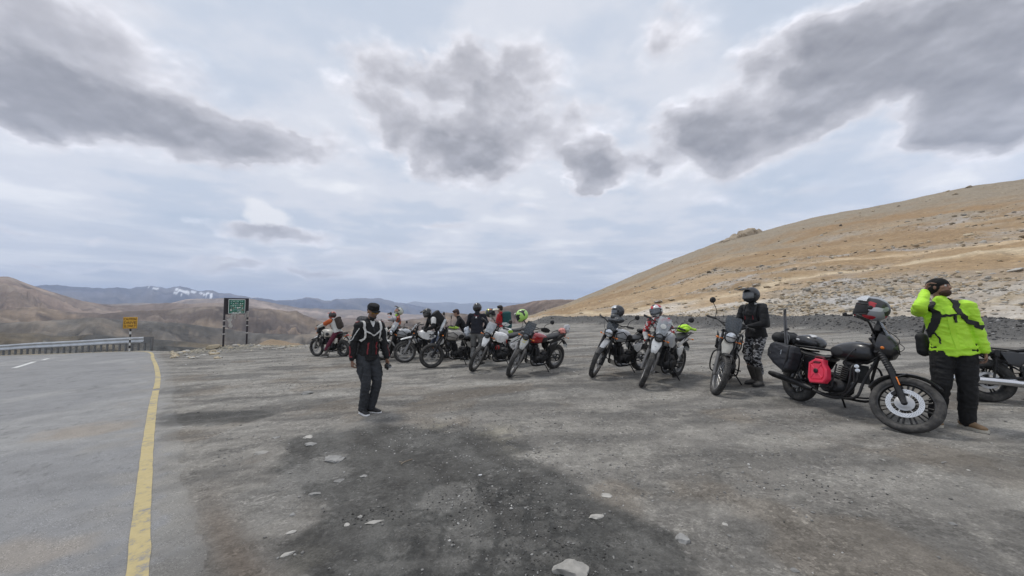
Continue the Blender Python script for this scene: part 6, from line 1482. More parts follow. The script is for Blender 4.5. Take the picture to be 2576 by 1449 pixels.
for s in (1, -1):
    g = G(); kn = P6['KN'][s]; g.ecap(kn+Vector((0, 0, .05)), kn-Vector((0, 0, .06)), .083, .083, .078, .078); obj('knee_strap', remesh('knee', g, M_strap, .011, 1), None, P6['root'])
P5 = person('dark haired person in black jacket leaning forward beside the rider in grey trousers', gp(1172, 905), hdg(-1, -.12), H=1.68, lean=28, head=(0, 22, 0), hands={1: (.50, .12, .93), -1: (.46, -.12, .90)}, poles={1: (-.3, 1, -.6), -1: (-.3, -1, -.6)}, jacket=M_jblk, trousers=M_bktr, hair=M_hairb, skin=M_skinl, vox=.012)
P8 = person('hiker in red jacket with short black hair looking left', (-.38, 14.0), hdg(-.92, .35), H=1.70, lean=4, head=(14, 6, 0), hands={1: (.20, .20, .85), -1: (.22, -.2, .88)}, jacket=M_jred, trousers=M_bktr, hair=M_hair, skin=M_skinl, vox=.012)
backpack('dark teal hiking backpack on the person in the red jacket', P8, cloth('teal_pack_cloth', (.012, .075, .075)), size=(.24, .16, .29), off=-.02)
P3 = person('rider in colourful patterned jacket lifting a hand to a tilted back white helmet', (-4.12, 13.8), hdg(-.93, -.3), H=1.76, lean=-4, head=(6, -26, 0), hands={1: (.26, .05, 1.50), -1: (.22, -.16, 1.05)}, poles={1: (.3, 1, -.8), -1: (-.4, -1, -.5)}, jacket=M_camo, trousers=M_bktr, boots=M_boot, boot='tall', gloves=M_glove, hat='helmet', vox=.012, bulk=1.12)
helm_on(P3, shellm=patch_mat('white_green_shell', [(.55, .55, .50), (.5, .5, .46), (.12, .14, .11), (.5, .52, .40)], 9), visorm=M_skinl, peakm=M_blks, k=1.05, chin=1.3, peaklen=.13)
g = G(); a, b, c = P3['sh'][1], P3['EL'][1], P3['WR'][1]; g.ecap(a.lerp(b, .3), b, .075, .075, .066, .066); g.ecap(b, b.lerp(c, .8), .066, .066, .052, .052); obj('grey_sleeve', remesh('sleeve', g, cloth('light_grey_cloth', (.36, .36, .37)), .012, 3, (.014, 9), 3), None, P3['root'])
g = G(); g.ell(P3['nb']+P3['fw']*.05+P3['u']*.02, (.06, .07, .04)); obj('neon_scarf', g, M_neon, P3['root'])

def seated(key, label, px, lean, **kw):
    """rider astride: pelvis on the seat of a motorcycle"""
    rootb, Mw, c = BIKES[key]; s_ = bw(key, (px, 0, c['sh']+.03)); hd_ = Mw.to_euler().z
    z0 = h1(s_.x, s_.y); hgt = (s_.z-z0)
    H = kw.pop('H', 1.74); k_ = H/1.75
    inv = (Matrix.Translation((s_.x, s_.y, z0)) @ Matrix.Rotation(hd_, 4, 'Z')).inverted()
    gr = {s: inv @ bw(key, (c['wb']-.48+kw.get('gx', 0), s*.38, 1.16), True) for s in (1, -1)}
    kw.pop('gx', None); hands = kw.pop('hands', {}); h_ = {s: tuple(Vector(hands.get(s, gr[s]))/k_) for s in (1, -1)}
    return person(label, (s_.x, s_.y), hd_, H=H, pelvis=(0, 0, (hgt+.10)/k_), lean=lean, hands=h_, feet={1: (.22, .36, 0, 10), -1: (.22, -.36, 0, -10)}, knees={1: (1, .5, .2), -1: (1, -.5, .2)}, poles={1: (-.4, 1, -.5), -1: (-.4, -1, -.5)}, hat='helmet', **kw)
P2 = seated('B1', 'rider in orange and black helmet seated on the farthest sand coloured motorcycle', .28, 26, head=(0, 12, 0), jacket=M_jwhite, trousers=mat('maroon_trousers', (.10, .012, .03), .8, bump=.3, dust=.2), boots=M_boot, boot='tall', gloves=None, skin=M_skinl, vox=.012, bulk=1.1)
helm_on(P2, shellm=patch_mat('orange_black_shell', [(.36, .045, .025), (.03, .02, .02), (.04, .03, .03), (.03, .02, .02), (.32, .05, .03), (.02, .02, .02)], 7), visorm=M_lensd, peakm=mat('orange_peak', (.55, .07, .04), .35, coat=.4), k=1.05, chin=1.3)
g = G(); a, b = P2['sh'][1], P2['EL'][1]; g.ecap(a+Vector((0, .0, .0)), a.lerp(b, .75), .088, .088, .078, .078); obj('orange_sleeve_armour', remesh('armour', g, M_orange, .012, 3, (.01, 9), 3), None, P2['root'])
backpack('dark backpack on the rider in the orange helmet', P2, mat('dark_brown_pack', (.035, .025, .02), .8, dust=.2), size=(.15, .15, .22))
P4 = seated('B4', 'rider in black and white helmet bent forward over the white motorcycle', .30, 38, head=(0, 26, 0), hands={1: (.48, .16, .98), -1: (.48, -.16, .98)}, jacket=M_jblk, trousers=M_denim, boots=M_boot, boot='tall', gloves=M_glove, vox=.012, bulk=1.08)
helm_on(P4, shellm=patch_mat('black_white_shell', [(.02, .02, .022), (.05, .055, .06), (.03, .03, .03), (.42, .42, .42), (.02, .02, .02)], 8), visorm=M_lensd, peakm=M_blks, k=1.05, chin=1.3, camera=False)
g = G(); a, b = P4['sh'][1], P4['EL'][1]; g.ecap(a.lerp(b, .05), a.lerp(b, .55), .086, .086, .078, .078); obj('white_shoulder_band', remesh('band', g, M_wstrap, .012, 3, (.008, 9), 3), None, P4['root'])
backpack('black rounded backpack on the rider bent over the white motorcycle', P4, M_strap, size=(.19, .16, .24), off=.03)
P9 = person('rider in red and white helmet and printed gear stooping behind a white motorcycle', (3.44, 8.78), hdg(-.62, -.6), H=1.74, pelvis=(-.05, 0, .82), lean=34, head=(0, 6, 8), hands={1: (.42, .24, .78), -1: (.40, -.22, .74)}, poles={1: (-.3, 1, -.3), -1: (-.3, -1, -.3)}, feet={1: (-.02, .20, 0, 30), -1: (-.15, -.15, 0, -10)}, jacket=M_rwp, trousers=M_patt, boots=M_boot, boot='tall', gloves=M_glove, hat='helmet', vox=.011, bulk=1.08)
helm_on(P9, shellm=patch_mat('red_white_black_shell', [(.66, .66, .66), (.50, .03, .035), (.62, .62, .62), (.48, .03, .03), (.03, .03, .03)], 9), visorm=M_lensd, k=1.1, chin=1.3)
# ================================================================== things hung on and strapped to the motorcycles
def xf(o, loc, rot): o.location = loc; o.rotation_euler = rot; return o
def free_helmet(label, loc, rot, **kw):
    t = thing('helmet', label, 'helmet', tuple(loc), rot)
    helmet_shell('shell', t, Matrix.Identity(4), **kw); return t
def hand_rot(key, dz=0, dx=0, dy=0):
    e = BIKES[key][1].to_euler().z; return (R(dx), R(dy), e+R(dz))
# big touring bike
p = bw('B11', (.97, -.02, 1.46), True)
free_helmet('red, white and black helmet with raised clear visor above the black touring motorcycle\'s handlebar', gpw if False else p, (R(0), R(-6), R(142)), shellm=patch_mat('red_white_black_shell2', [(.025, .025, .027), (.60, .60, .62), (.03, .03, .03), (.42, .02, .03), (.025, .025, .027), (.30, .31, .33)], 8, stretch=(.7, 1.6, 2.2)), visorm=M_strap, open_visor=glass_mat('raised_clear_visor', (.72, .74, .76), .55), camera=True, k=1.24, chin=1.3)
rt, Mw, c = BIKES['B11']
# bundle of mounts and cable that holds the helmet
g = G(); g.tube([(1.08, .0, 1.10), (1.07, .02, 1.20), (1.09, .02, 1.30)], [.05, .035, .05], 8, smooth=3); g.box((1.14, .04, 1.16), (.10, .12, .07)); g.box((1.10, -.06, 1.18), (.07, .10, .09)); part('B11', 'phone_mount', g, M_strap, True)
# fuel can
t = thing('fuel_can', 'flat red plastic fuel can bolted to the side of the black touring motorcycle', 'fuel can'); t.matrix_world = Mw @ Matrix.Translation((.63, -.275, .52)) @ Matrix.Rotation(R(-8), 4, 'Y')
M_can = mat('red_plastic_can', (.70, .032, .075), .42, var=.06, coat=.15, bump=.1)
out = [(-.125, -.165), (.095, -.165), (.150, -.11), (.150, .02), (.10, .10), (.10, .155), (-.03, .175), (-.14, .12), (-.155, -.10)]
def ring(s, y): return [(x*s, y, z*s) for x, z in out]
g = G(); g.loft([ring(.93, .04), ring(1, .03), ring(1, -.03), ring(.93, -.042), ring(.80, -.042), ring(.76, -.030), ring(.70, -.030), ring(.66, -.040), ring(.40, -.040)]); obj('can_body', g, M_can, t)
g = G(); g.tube([(-.05, 0, .165), (-.045, -.0, .20), (.06, 0, .185), (.075, 0, .15)], .016, 8, smooth=4); g.box((.0, -.036, .118), (.11, .02, .028), (0, R(5), 0)); obj('can_handle', g, mat('handle_recess_shade', (.10, .006, .012), .6), t)  # handle and slot in darkened can red, the recess's shade painted in
g = G(); g.lathe((-.01, -.040, -.0), (0, -1, 0), [(0, 0), (.032, 0), (.034, .012), (.026, .020), (.012, .020), (.010, .034), (0, .036)], 20); obj('clamp_knob', g, M_blks, t)
for a in range(4):
    an_ = R(45+90*a); g = G(); g.tube([(.05*math.cos(an_)-.01, -.037, .05*math.sin(an_)), (.125*math.cos(an_)-.01, -.039, .13*math.sin(an_))], .008, 6); obj('rib', g, M_can, t)
# pannier
t = thing('pannier', 'black fabric pannier with a white label on the rear of the touring motorcycle', 'pannier'); t.matrix_world = Mw @ Matrix.Translation((-.0, -.30, .62)) @ Matrix.Rotation(R(4), 4, 'Y')
g = G(); L = [(-.27, .10), (-.24, .19), (-.16, .225), (.20, .20), (.235, .12), (.22, -.14), (.12, -.20), (-.10, -.12), (-.26, -.02)]
g.loft([[(x*.94, .08, z*.94) for x, z in L], [(x, .06, z) for x, z in L], [(x, -.06, z) for x, z in L], [(x*.93, -.095, z*.92) for x, z in L], [(x*.6, -.105, z*.6) for x, z in L]]); obj('bag', remesh('bag', g, mat('pannier_cloth', (.016, .017, .022), .55, bump=.3, bscale=50, dust=.15), .009, 3, (.010, 9), 3), None, t)
g = G(); g.box((-.13, -.098, .04), (.10, .008, .042), (0, R(12), 0)); obj('label_patch', g, M_wstripe, t)
g = G(); g.box((-.13, -.103, .04), (.085, .004, .010), (0, R(12), 0)); obj('label_print', g, M_strap, t)
g = G(); g.tube([(.17, -.09, .20), (.18, -.11, .0), (.12, -.09, -.17)], .012, 6); g.tube([(-.24, -.06, .12), (0, -.105, .15), (.22, -.07, .13)], .006, 6); obj('strap', g, M_strap, t)
g = G(); g.tube([(.02, -.10, .08), (.05, -.108, .12), (.05, -.108, .05)], .005, 5); obj('reflective_cord', g, M_galv, t)
# tail bag and tripod
t = thing('tail_bag', 'rounded black tail bag with pale oval vents on the touring motorcycle\'s seat', 'bag'); t.matrix_world = Mw @ Matrix.Translation((.13, -.02, .92)) 
g = G(); g.sl([(-.17, 0, .08, .05, 2.6), (-.13, .01, .14, .085, 2.8), (.05, .02, .15, .095, 2.8), (.16, .0, .12, .07, 2.6), (.20, -.02, .06, .03, 2.2)], 26); obj('bag_shell', g, mat('gloss_black_bag', (.016, .016, .018), .3, coat=.5, dust=.1), t)
for x, z, w in ((-.06, .02, .055), ):
    g = G(); g.ell((x, -.14, z), (w, .012, .020), (R(0), R(8), 0)); obj('vent_panel', g, mat('pale_mesh', (.5, .5, .5), .6), t)
g = G(); g.ell((.08, -.06, .098), (.085, .045, .014), (R(25), R(6), 0)); obj('lid_panel', g, mat('pale_mesh', (.5, .5, .5), .6), t)
g = G(); g.box((.05, 0, -.075), (.42, .26, .03), bev=.012); g.box((-.22, 0, -.03), (.10, .24, .10), bev=.03); obj('base_pad', g, M_strap, t)
t = thing('roll_bag', 'black roll bag strapped across the tail of the touring motorcycle', 'bag'); t.matrix_world = Mw @ Matrix.Translation((-.20, -.02, .93))
g = G(); g.ecap((0, -.26, 0), (0, .22, 0), .10, .09, .10, .09, (1, 0, 0)); g.ecap((-.10, -.1, .08), (-.12, .1, .08), .05, .05, .05, .05); obj('bag', remesh('bag', g, M_strap, .010, 2, (.012, 9), 6), None, t)
for y in (-.16, .10): g = G(); g.tube([(.105*math.cos(a), y, .095*math.sin(a)) for a in np.linspace(0, 2*math.pi, 14)[:-1]], .010, 6, closed=True); obj('strap', g, M_galvd, t)
t = thing('tripod', 'folded grey tripod standing upright behind the tail bag of the touring motorcycle', 'tripod'); t.matrix_world = Mw @ Matrix.Translation((-.06, -.24, .84)) @ Matrix.Rotation(R(-16), 4, 'Y') @ Matrix.Rotation(R(-2), 4, 'X')
for i in range(3): g = G(); a = i*2.1; g.tube([(.018*math.cos(a), .018*math.sin(a), 0), (.016*math.cos(a), .016*math.sin(a), .30), (.014*math.cos(a), .014*math.sin(a), .52)], [.012, .011, .009], 8); obj('leg', g, mat('tripod_grey', (.10, .10, .105), .5, .4), t)
g = G(); g.cyl((0, 0, .50), (0, 0, .58), .02); g.box((.03, 0, .24), (.06, .03, .03)); obj('head', g, M_blks, t)
# B8 : helmet with raised visor above a grey cover
free_helmet('dark helmet with raised clear visor perched on the silver-tanked motorcycle, above a grey cover', bw('B8', (.98, -.02, 1.48), True), hand_rot('B8', -30, 0, 6), shellm=patch_mat('dark_shell', [(.02, .02, .022), (.05, .05, .055), (.03, .03, .03)], 8), visorm=M_lensd, open_visor=glass_mat('raised_clear_visor', (.72, .74, .76), .55), k=1.0, chin=1.3)
t = thing('cover', 'shiny dark grey cloth cover tied over the screen of the silver-tanked motorcycle', 'cover', tuple(bw('B8', (1.08, 0, 1.32), True)), hand_rot('B8', -10))
g = G(); g.ecap((-.02, -.14, -.02), (-.02, .14, -.02), .11, .07, .11, .07, (1, 0, 0)); g.ecap((0, -.03, .06), (0, .03, .06), .10, .06, .10, .06, (1, 0, 0)); obj('draped_cloth', remesh('cloth', g, mat('grey_nylon', (.055, .058, .062), .35, coat=.3, bump=.4), .010, 2, (.02, 12), 5), None, t)
# B7 : lime helmet on left mirror side
free_helmet('black helmet under a lime net on the bar of the red motorcycle', bw('B7', (1.08, -.30, 1.36), True), hand_rot('B7', -60, 0, 30), shellm=patch_mat('lime_black_shell', [(.02, .02, .02), (.42, .70, .16), (.40, .66, .18), (.46, .72, .22), (.02, .02, .02)], 6), visorm=M_strap, k=1.05, chin=1.2, peakm=mat('pale_peak', (.5, .5, .42), .5), peaklen=.06)
# B6b : motocross helmet
free_helmet('motocross helmet with long pale peak hung on the white and lime motorcycle', bw('B6b', (1.12, -.30, 1.42), True), hand_rot('B6b', 150, 10, -4), shellm=patch_mat('yellow_black_shell', [(.03, .03, .03), (.05, .055, .05), (.30, .31, .26), (.55, .60, .05), (.03, .03, .03), (.50, .14, .02)], 8), visorm=M_strap, peakm=mat('pale_peak', (.5, .5, .42), .5), peaklen=.17, k=1.1, chin=1.4)
def bundle(name, label, cat, key, p, rs, m, seed=1, steer=False, fold=.03, extra=()):
    t = thing(name, label, cat, tuple(bw(key, p, steer)), hand_rot(key)); g = G(); rd_ = random.Random(seed)
    for i in range(6): g.ell((rd_.uniform(-.5, .5)*rs[0], rd_.uniform(-.5, .5)*rs[1], rd_.uniform(-.4, .4)*rs[2]), (rs[0]*.6, rs[1]*.6, rs[2]*.55), nu=12, nv=8)
    for e in extra: g.ecap(*e)
    obj('cloth' if cat != 'plastic bag' else 'bag_film', remesh('cloth', g, m, .009, 1, (fold, 13), seed), None, t); return t
t = bundle('plastic_bag', 'pink plastic bag stuffed and tied behind the red motorcycle\'s seat', 'plastic bag', 'B7', (-.16, 0, 1.0), (.12, .12, .10), mat('pink_film', (.70, .25, .21), .4, var=.2, coat=.3), 2)
bundle('plastic_bag', 'clear crumpled plastic bag beside the pink one on the red motorcycle', 'plastic bag', 'B7', (-.24, .06, 1.05), (.11, .08, .12), mat('clear_film', (.50, .50, .50), .3, coat=.4), 5)
bundle('jacket_bundle', 'fluorescent yellow jacket rolled up on the tail of the white and silver motorcycle', 'jacket', 'B9', (-.02, 0, 1.06), (.17, .13, .09), M_neon, 7, fold=.035, extra=(((-.1, .1, 0), (-.22, .16, -.03), .03, .03, .02, .02),))
bundle('jacket_bundle', 'lime jacket heaped on the tank of the black sand-tanked motorcycle', 'jacket', 'B5', (.80, 0, 1.13), (.17, .12, .05), mat('lime_cloth', (.42, .62, .10), .8, bump=.3), 9)
t = bundle('plastic_bag', 'white plastic carrier bag hanging by the dark haired person\'s hand', 'plastic bag', 'B5', (.40, .0, 1.0), (.09, .07, .17), mat('white_film', (.60, .64, .70), .4, coat=.3), 3)
bundle('tail_bag', 'black soft bag strapped behind the seat of the black sand-tanked motorcycle', 'bag', 'B5', (-.02, 0, .96), (.17, .14, .09), M_strap, 4)
bundle('tail_bag', 'black soft bag strapped to the tail of the grey stickered motorcycle', 'bag', 'B3', (.0, 0, 1.0), (.18, .16, .11), M_strap, 6)
bundle('tail_bag', 'dark luggage roll on the tail of the silver-tanked motorcycle', 'bag', 'B8', (.0, 0, .97), (.10, .16, .06), M_strap, 8)
for s in (-1, 1):
    t = thing('saddlebag', 'grey soft saddlebag on the %s flank of the motorcycle behind the screened rider in black' % ('near' if s > 0 else 'far'), 'saddlebag'); t.matrix_world = BIKES['B10'][1] @ Matrix.Translation((.02, s*.24, .72)); g = G(); g.box((0, 0, 0), (.30, .12, .24), bev=.04); obj('bag', remesh('bag', g, M_strap, .012, 2, (.012, 9), 3), None, t)
# ================================================================== stones
def stone_mat(name, c, c2, sc=9):
    m, nt, b = newmat(name); oi = nt.nodes.new('ShaderNodeObjectInfo')
    n = tnoise(nt, sc, 7, .65); k = tramp(nt, n.outputs['Fac'], [(.3, c2), (.55, c), (.75, tuple(min(1, q*1.15) for q in c))])
    v = tramp(nt, oi.outputs['Random'], [(0, (.78,)*3), (1, (1.12,)*3)]); k = tmix(nt, 1.0, k, v, 'MULTIPLY')
    nt.links.new(k, b.inputs['Base Color']); b.inputs['Roughness'].default_value = .9; tbump(nt, b, n.outputs['Fac'], .5, .01); return m
M_sp = stone_mat('pale_stone', (.46, .44, .40), (.28, .27, .25)); M_sg = stone_mat('grey_stone', (.30, .295, .28), (.19, .185, .18)); M_sc = stone_mat('cream_stone', (.52, .44, .31), (.34, .27, .18), 4)
M_so = stone_mat('ochre_grey_stone', (.40, .33, .24), (.24, .18, .12), 4)
fs = [  # px, py, width px, height px, depth ratio, material, label
 (655, 1140, 46, 15, .6, M_sp, 'flat pale stone lying alone left of the dark soil, in line with the sign post'),
 (776, 1097, 34, 16, .8, M_sp, 'layered pale stone farther back of a pair below the walking man'),
 (782, 1115, 40, 12, .9, M_sg, 'flat grey stone nearer of a pair below the walking man'),
 (693, 1100, 32, 10, .8, M_sg, 'low grey stone half sunk in gravel between road and pair of stones'),
 (842, 1152, 72, 24, 1.0, M_sg, 'broad wedge of grey rock sunk flush in the gravel'),
 (915, 1197, 26, 11, .8, M_sg, 'small flat grey stone with a pointed end'),
 (852, 1207, 34, 12, .9, M_sg, 'thin grey slab at the edge of the broken gravel patch'),
 (792, 1240, 44, 14, .9, M_sg, 'pale slab lying in front of the broken gravel patch'),
 (735, 1293, 24, 14, .8, M_sg, 'small lumpy grey stone nearest the brown verge strip'),
 (733, 1340, 30, 13, .7, M_sp, 'small pale wedge shaped stone in the left foreground'),
 (722, 1392, 46, 14, .9, M_sp, 'flat pale leaf shaped stone low in the left foreground'),
 (940, 1313, 58, 14, .6, M_sp, 'long pale stone in front of the black crumbled soil'),
 (905, 1300, 16, 9, .8, M_sp, 'little round pale stone beside the long pale one'),
 (873, 1318, 18, 10, .9, M_sp, 'little pale stone left of the long pale one'),
 (1527, 1240, 44, 18, .7, M_sp, 'pale brick-like stone with a dark notch at the dark soil edge'),
 (1503, 1296, 44, 19, .7, M_sp, 'pale pointed stone resting on the dark soil'),
 (1717, 1349, 36, 32, .9, M_sg, 'smooth grey stone bedded in gravel right of the dark soil'),
 (1442, 1420, 100, 74, 1.0, M_sp, 'largest cracked white rock at the bottom edge'),
 (1822, 1312, 20, 11, .8, M_sp, 'small bright stone right of the bedded smooth one'),
 (2222, 1158, 24, 8, .5, M_sp, 'white sliver of stone below the big front wheel'),
 (2436, 1181, 14, 7, .5, M_sp, 'short white chip of stone in the right foreground'),
 (770, 985, 44, 18, .5, M_sg, 'dark upturned flake of rock standing on the open gravel'),
 (2000, 1430, 26, 14, .8, M_sg, 'grey stone at the lower right among fine gravel'),
 (2395, 1315, 30, 9, .7, M_sg, 'thin grey stone in the lower right gravel')]
for i, (px, py, w, h, dr, m, lb) in enumerate(fs):
    x, y = gp(px, py+h*.30); D = math.hypot(x, y); sc_ = y/FPX; W = w*sc_*.5*math.cos(math.atan2(abs(x), y)); el_ = (py-775)/FPX
    dep = min(W*1.5, max(W*.45, h*sc_/max(el_, .1)*.42)); hh = max(.014, h*sc_*.36)
    me = stone_mesh(100+i, W, dep*dr, hh, 4 if w > 70 else (3 if w > 24 else 2), 14, .16); me.materials.append(m)
    o = bpy.data.objects.new('stone', me); COL.objects.link(o); o.location = (x, y, on_ground(x, y)+hh*.02); o.rotation_euler = (random.uniform(-.08, .08), random.uniform(-.08, .08), -math.atan2(x, y)+random.uniform(-.3, .3))
    tag(o, lb, 'stone', 'loose stones on the gravel')
t = thing('cigarette_end', 'white cigarette end lying on the dark soil', 'litter', (*gp(1208, 1198), on_ground(*gp(1208, 1198))+.008), (0, 0, .3)); g = G(); g.cyl((-.016, 0, 0), (.016, 0, 0), .006, n=8); obj('paper_tube', g, M_wsole, t)
tw_ = thing('twig', 'forked dry twig lying on the dark soil', 'twig', (*gp(1018, 1167), on_ground(*gp(1018, 1167))+.006), (0, 0, .6)); g = G(); g.tube([(-.05, -.03, 0), (0, 0, .004), (.09, .02, .004)], .004, 5); obj('stem', g, M_so, tw_); g = G(); g.tube([(-.02, .0, .0), (-.05, .03, .006)], .003, 5); obj('branch', g, M_so, tw_)
# medium stones: separate, alike
rd = random.Random(11); meds = [stone_mesh(200+i, 1, rd.uniform(.6, .9), rd.uniform(.30, .5), 1, 8) for i in range(6)]
mv = {}
for mm in (M_sp, M_sg, M_sc, M_so):
    for i, me in enumerate(meds): c = me.copy(); c.materials.append(mm); mv[(mm.name, i)] = c
def put(me, x, y, z, s, grp, lb, name='stone', sq=1.0, tilt=.2):
    o = bpy.data.objects.new(name, me); COL.objects.link(o); o.location = (x, y, z); o.scale = (s, s, s*sq); o.rotation_euler = (rd.uniform(-tilt, tilt), rd.uniform(-tilt, tilt), rd.uniform(0, 6.28)); tag(o, lb, 'stone', grp)
# rubble lip by the road bend
for i in range(60):
    px = rd.uniform(430, 600) if i < 46 else rd.uniform(600, 800); py = (rd.uniform(882, 903) if px < 560 else rd.uniform(874, 882)); x, y = gp(px, py)
    cr = rd.random() < .5; sz = rd.uniform(.07, .20)
    put(mv[(M_sc.name if cr else M_sp.name, i % 6)], x, y, on_ground(x, y)+.02, sz, 'rubble at the verge beside the road bend', '%s %s verge stone %s' % ('small' if sz < .11 else ('medium' if sz < .155 else 'big'), 'cream' if cr else 'pale grey', 'near the far end of the yellow line' if px < 480 else ('between yellow line and notice board' if px < 545 else ('at the foot of the notice board' if px < 635 else ('right of the notice board' if px < 720 else 'left of the farthest motorcycle'))))
    )
x, y = gp(537, 882); me = stone_mesh(77, .50, .2, .11, 3, 10); me.materials.append(M_sc); o = bpy.data.objects.new('stone', me); COL.objects.link(o); o.location = (x, y, on_ground(x, y)+.08); o.rotation_euler = (0, -.12, .2); tag(o, 'long cream slab, biggest stone at the verge left of the notice board', 'stone', 'rubble at the verge beside the road bend')
x, y = gp(590, 878); me = stone_mesh(78, .22, .14, .13, 2, 9); me.materials.append(M_sp); o = bpy.data.objects.new('stone', me); COL.objects.link(o); o.location = (x, y, on_ground(x, y)+.04); tag(o, 'white stone between the two legs of the notice board', 'stone')

# pebbles and hillside rubble as joined geometry
ico = [np.array(v) for v in [(0, 0, -1), (.724, -.526, -.447), (-.276, -.851, -.447), (-.894, 0, -.447), (-.276, .851, -.447), (.724, .526, -.447), (.276, -.851, .447), (-.724, -.526, .447), (-.724, .526, .447), (.276, .851, .447), (.894, 0, .447), (0, 0, 1)]]
icf = np.array([(0, 1, 2), (1, 0, 5), (0, 2, 3), (0, 3, 4), (0, 4, 5), (1, 5, 10), (2, 1, 6), (3, 2, 7), (4, 3, 8), (5, 4, 9), (1, 10, 6), (2, 6, 7), (3, 7, 8), (4, 8, 9), (5, 9, 10), (6, 10, 11), (7, 6, 11), (8, 7, 11), (9, 8, 11), (10, 9, 11)])
rs = np.random.RandomState(5)
VAR = []
for i in range(16):
    v = np.array(ico)*(1+rs.uniform(-.28, .22, (12, 1)))
    for _ in range(4):
        n_ = rs.normal(size=3); n_ /= np.linalg.norm(n_); d = np.maximum(v @ n_-rs.uniform(.4, .7), 0); v = v-d[:, None]*n_
    VAR.append(v)
VAR = np.array(VAR)
def scatter(name, X_, Y_, Z_, Sx, flat, cols, m, kind='stuff'):
    n = len(X_); k = rs.randint(0, 16, n); v = VAR[k].copy(); a = rs.uniform(0, 6.28, n); asp_ = rs.uniform(.5, 1, n)
    v[:, :, 1] *= asp_[:, None]; v[:, :, 2] *= flat[:, None]; v *= Sx[:, None, None]
    tl = rs.normal(0, .22, n); c, s = np.cos(tl), np.sin(tl); vx = v[:, :, 0]*c[:, None]-v[:, :, 2]*s[:, None]; vz = v[:, :, 0]*s[:, None]+v[:, :, 2]*c[:, None]
    c, s = np.cos(a), np.sin(a); x = vx*c[:, None]-v[:, :, 1]*s[:, None]; y = vx*s[:, None]+v[:, :, 1]*c[:, None]
    V = np.stack([x+X_[:, None], y+Y_[:, None], vz+Z_[:, None]], 2).reshape(-1, 3)
    Fq = (icf[None]+(np.arange(n)*12)[:, None, None]).reshape(-1, 3)
    me = np_mesh(name, V, Fq, m, False, np.repeat(cols, 12, axis=0)); o = bpy.data.objects.new(name, me); COL.objects.link(o); o['kind'] = kind; return o
M_rubble = land_mat('rubble_stone', 3, 25, .4, .01, fine=.2)
# gravel of the lot
n = 17000; th = rs.uniform(-62, 62, n)*math.pi/180; Q = np.exp(rs.uniform(math.log(2.0), math.log(19), n)); x = Q*np.sin(th); y = Q*np.cos(th)
den = fbm(x*.8, y*.8, 501, 4); ok = (line_sd(x, y) > .42+rs.uniform(0, .3, n)) & (rs.uniform(0, 1, n) < sst(.38, .62, den)*.9+.12) & (Q < edge_r(th)-.3); x, y, Q = x[ok], y[ok], Q[ok]
S = .003+.010*rs.uniform(0, 1, len(x))**3*(1+Q*.09)+.0006*Q; tone = rs.uniform(.55, 1.0, len(x)); tone = np.where(rs.uniform(0, 1, len(x)) < .10, 1.55, tone)
cols = np.stack([.31*tone, .302*tone, .285*tone], 1)
scatter('gravel', x, y, gz(x, y)+S*.15, S, rs.uniform(.3, .7, len(x)), cols, M_rubble)
# dark clods in churned soil, berm and far gravel edge
n = 2600; px = rs.uniform(1330, 2900, n); aa = np.arctan((px-1288)/FPX); r0 = edge_r(aa)+rs.normal(-.2, 1.1, n); x = r0*np.sin(aa); y = r0*np.cos(aa); S = .02+.07*rs.uniform(0, 1, n)**3; t_ = rs.uniform(.6, 1.2, n); t_ = np.where(rs.uniform(0, 1, n) < .08, 2.6, t_)
scatter('berm_rubble', x, y, gz(x, y)+S*.1, S, rs.uniform(.5, .9, n), np.stack([.112*t_, .110*t_, .107*t_], 1), M_rubble)
c1 = gp(1230, 1260); c2 = gp(1400, 1400); c3 = gp(940, 1300); c4 = gp(1160, 1075); c5 = gp(2080, 1245)
cx_ = []; cy_ = []
for (c, w1_, w2_, k_) in ((c1, .32, .20, 500), (c2, .30, .22, 380), (c3, .16, .08, 130), (c4, .5, .3, 200), (c5, .4, .25, 120)): cx_.append(rs.normal(c[0], w1_, k_)); cy_.append(rs.normal(c[1], w2_, k_))
x = np.concatenate(cx_); y = np.concatenate(cy_); n = len(x); S = .003+.009*rs.uniform(0, 1, n)**2.5; t_ = rs.uniform(.7, 1.5, n)
scatter('soil_clods', x, y, gz(x, y)+S*.2, S, rs.uniform(.5, .9, n), np.stack([.085*t_, .084*t_, .08*t_], 1), M_rubble)
# verge rubble, small
n = 1500; px = np.concatenate([rs.uniform(425, 610, 1000), rs.uniform(610, 900, 500)]); aa = np.arctan((px-1288)/FPX); r0 = edge_r(aa)-.1-np.abs(rs.normal(0, 1.3, n)); x = r0*np.sin(aa); y = r0*np.cos(aa); S = .015+.06*rs.uniform(0, 1, n)**2.5; t_ = rs.uniform(.6, 1.25, n)
ok = line_sd(x, y) > .6; x, y, S, t_ = x[ok], y[ok], S[ok], t_[ok]
scatter('verge_rubble', x, y, gz(x, y)+S*.1, S, rs.uniform(.3, .7, len(x)), np.stack([.40*t_, .37*t_, .30*t_], 1), M_rubble)
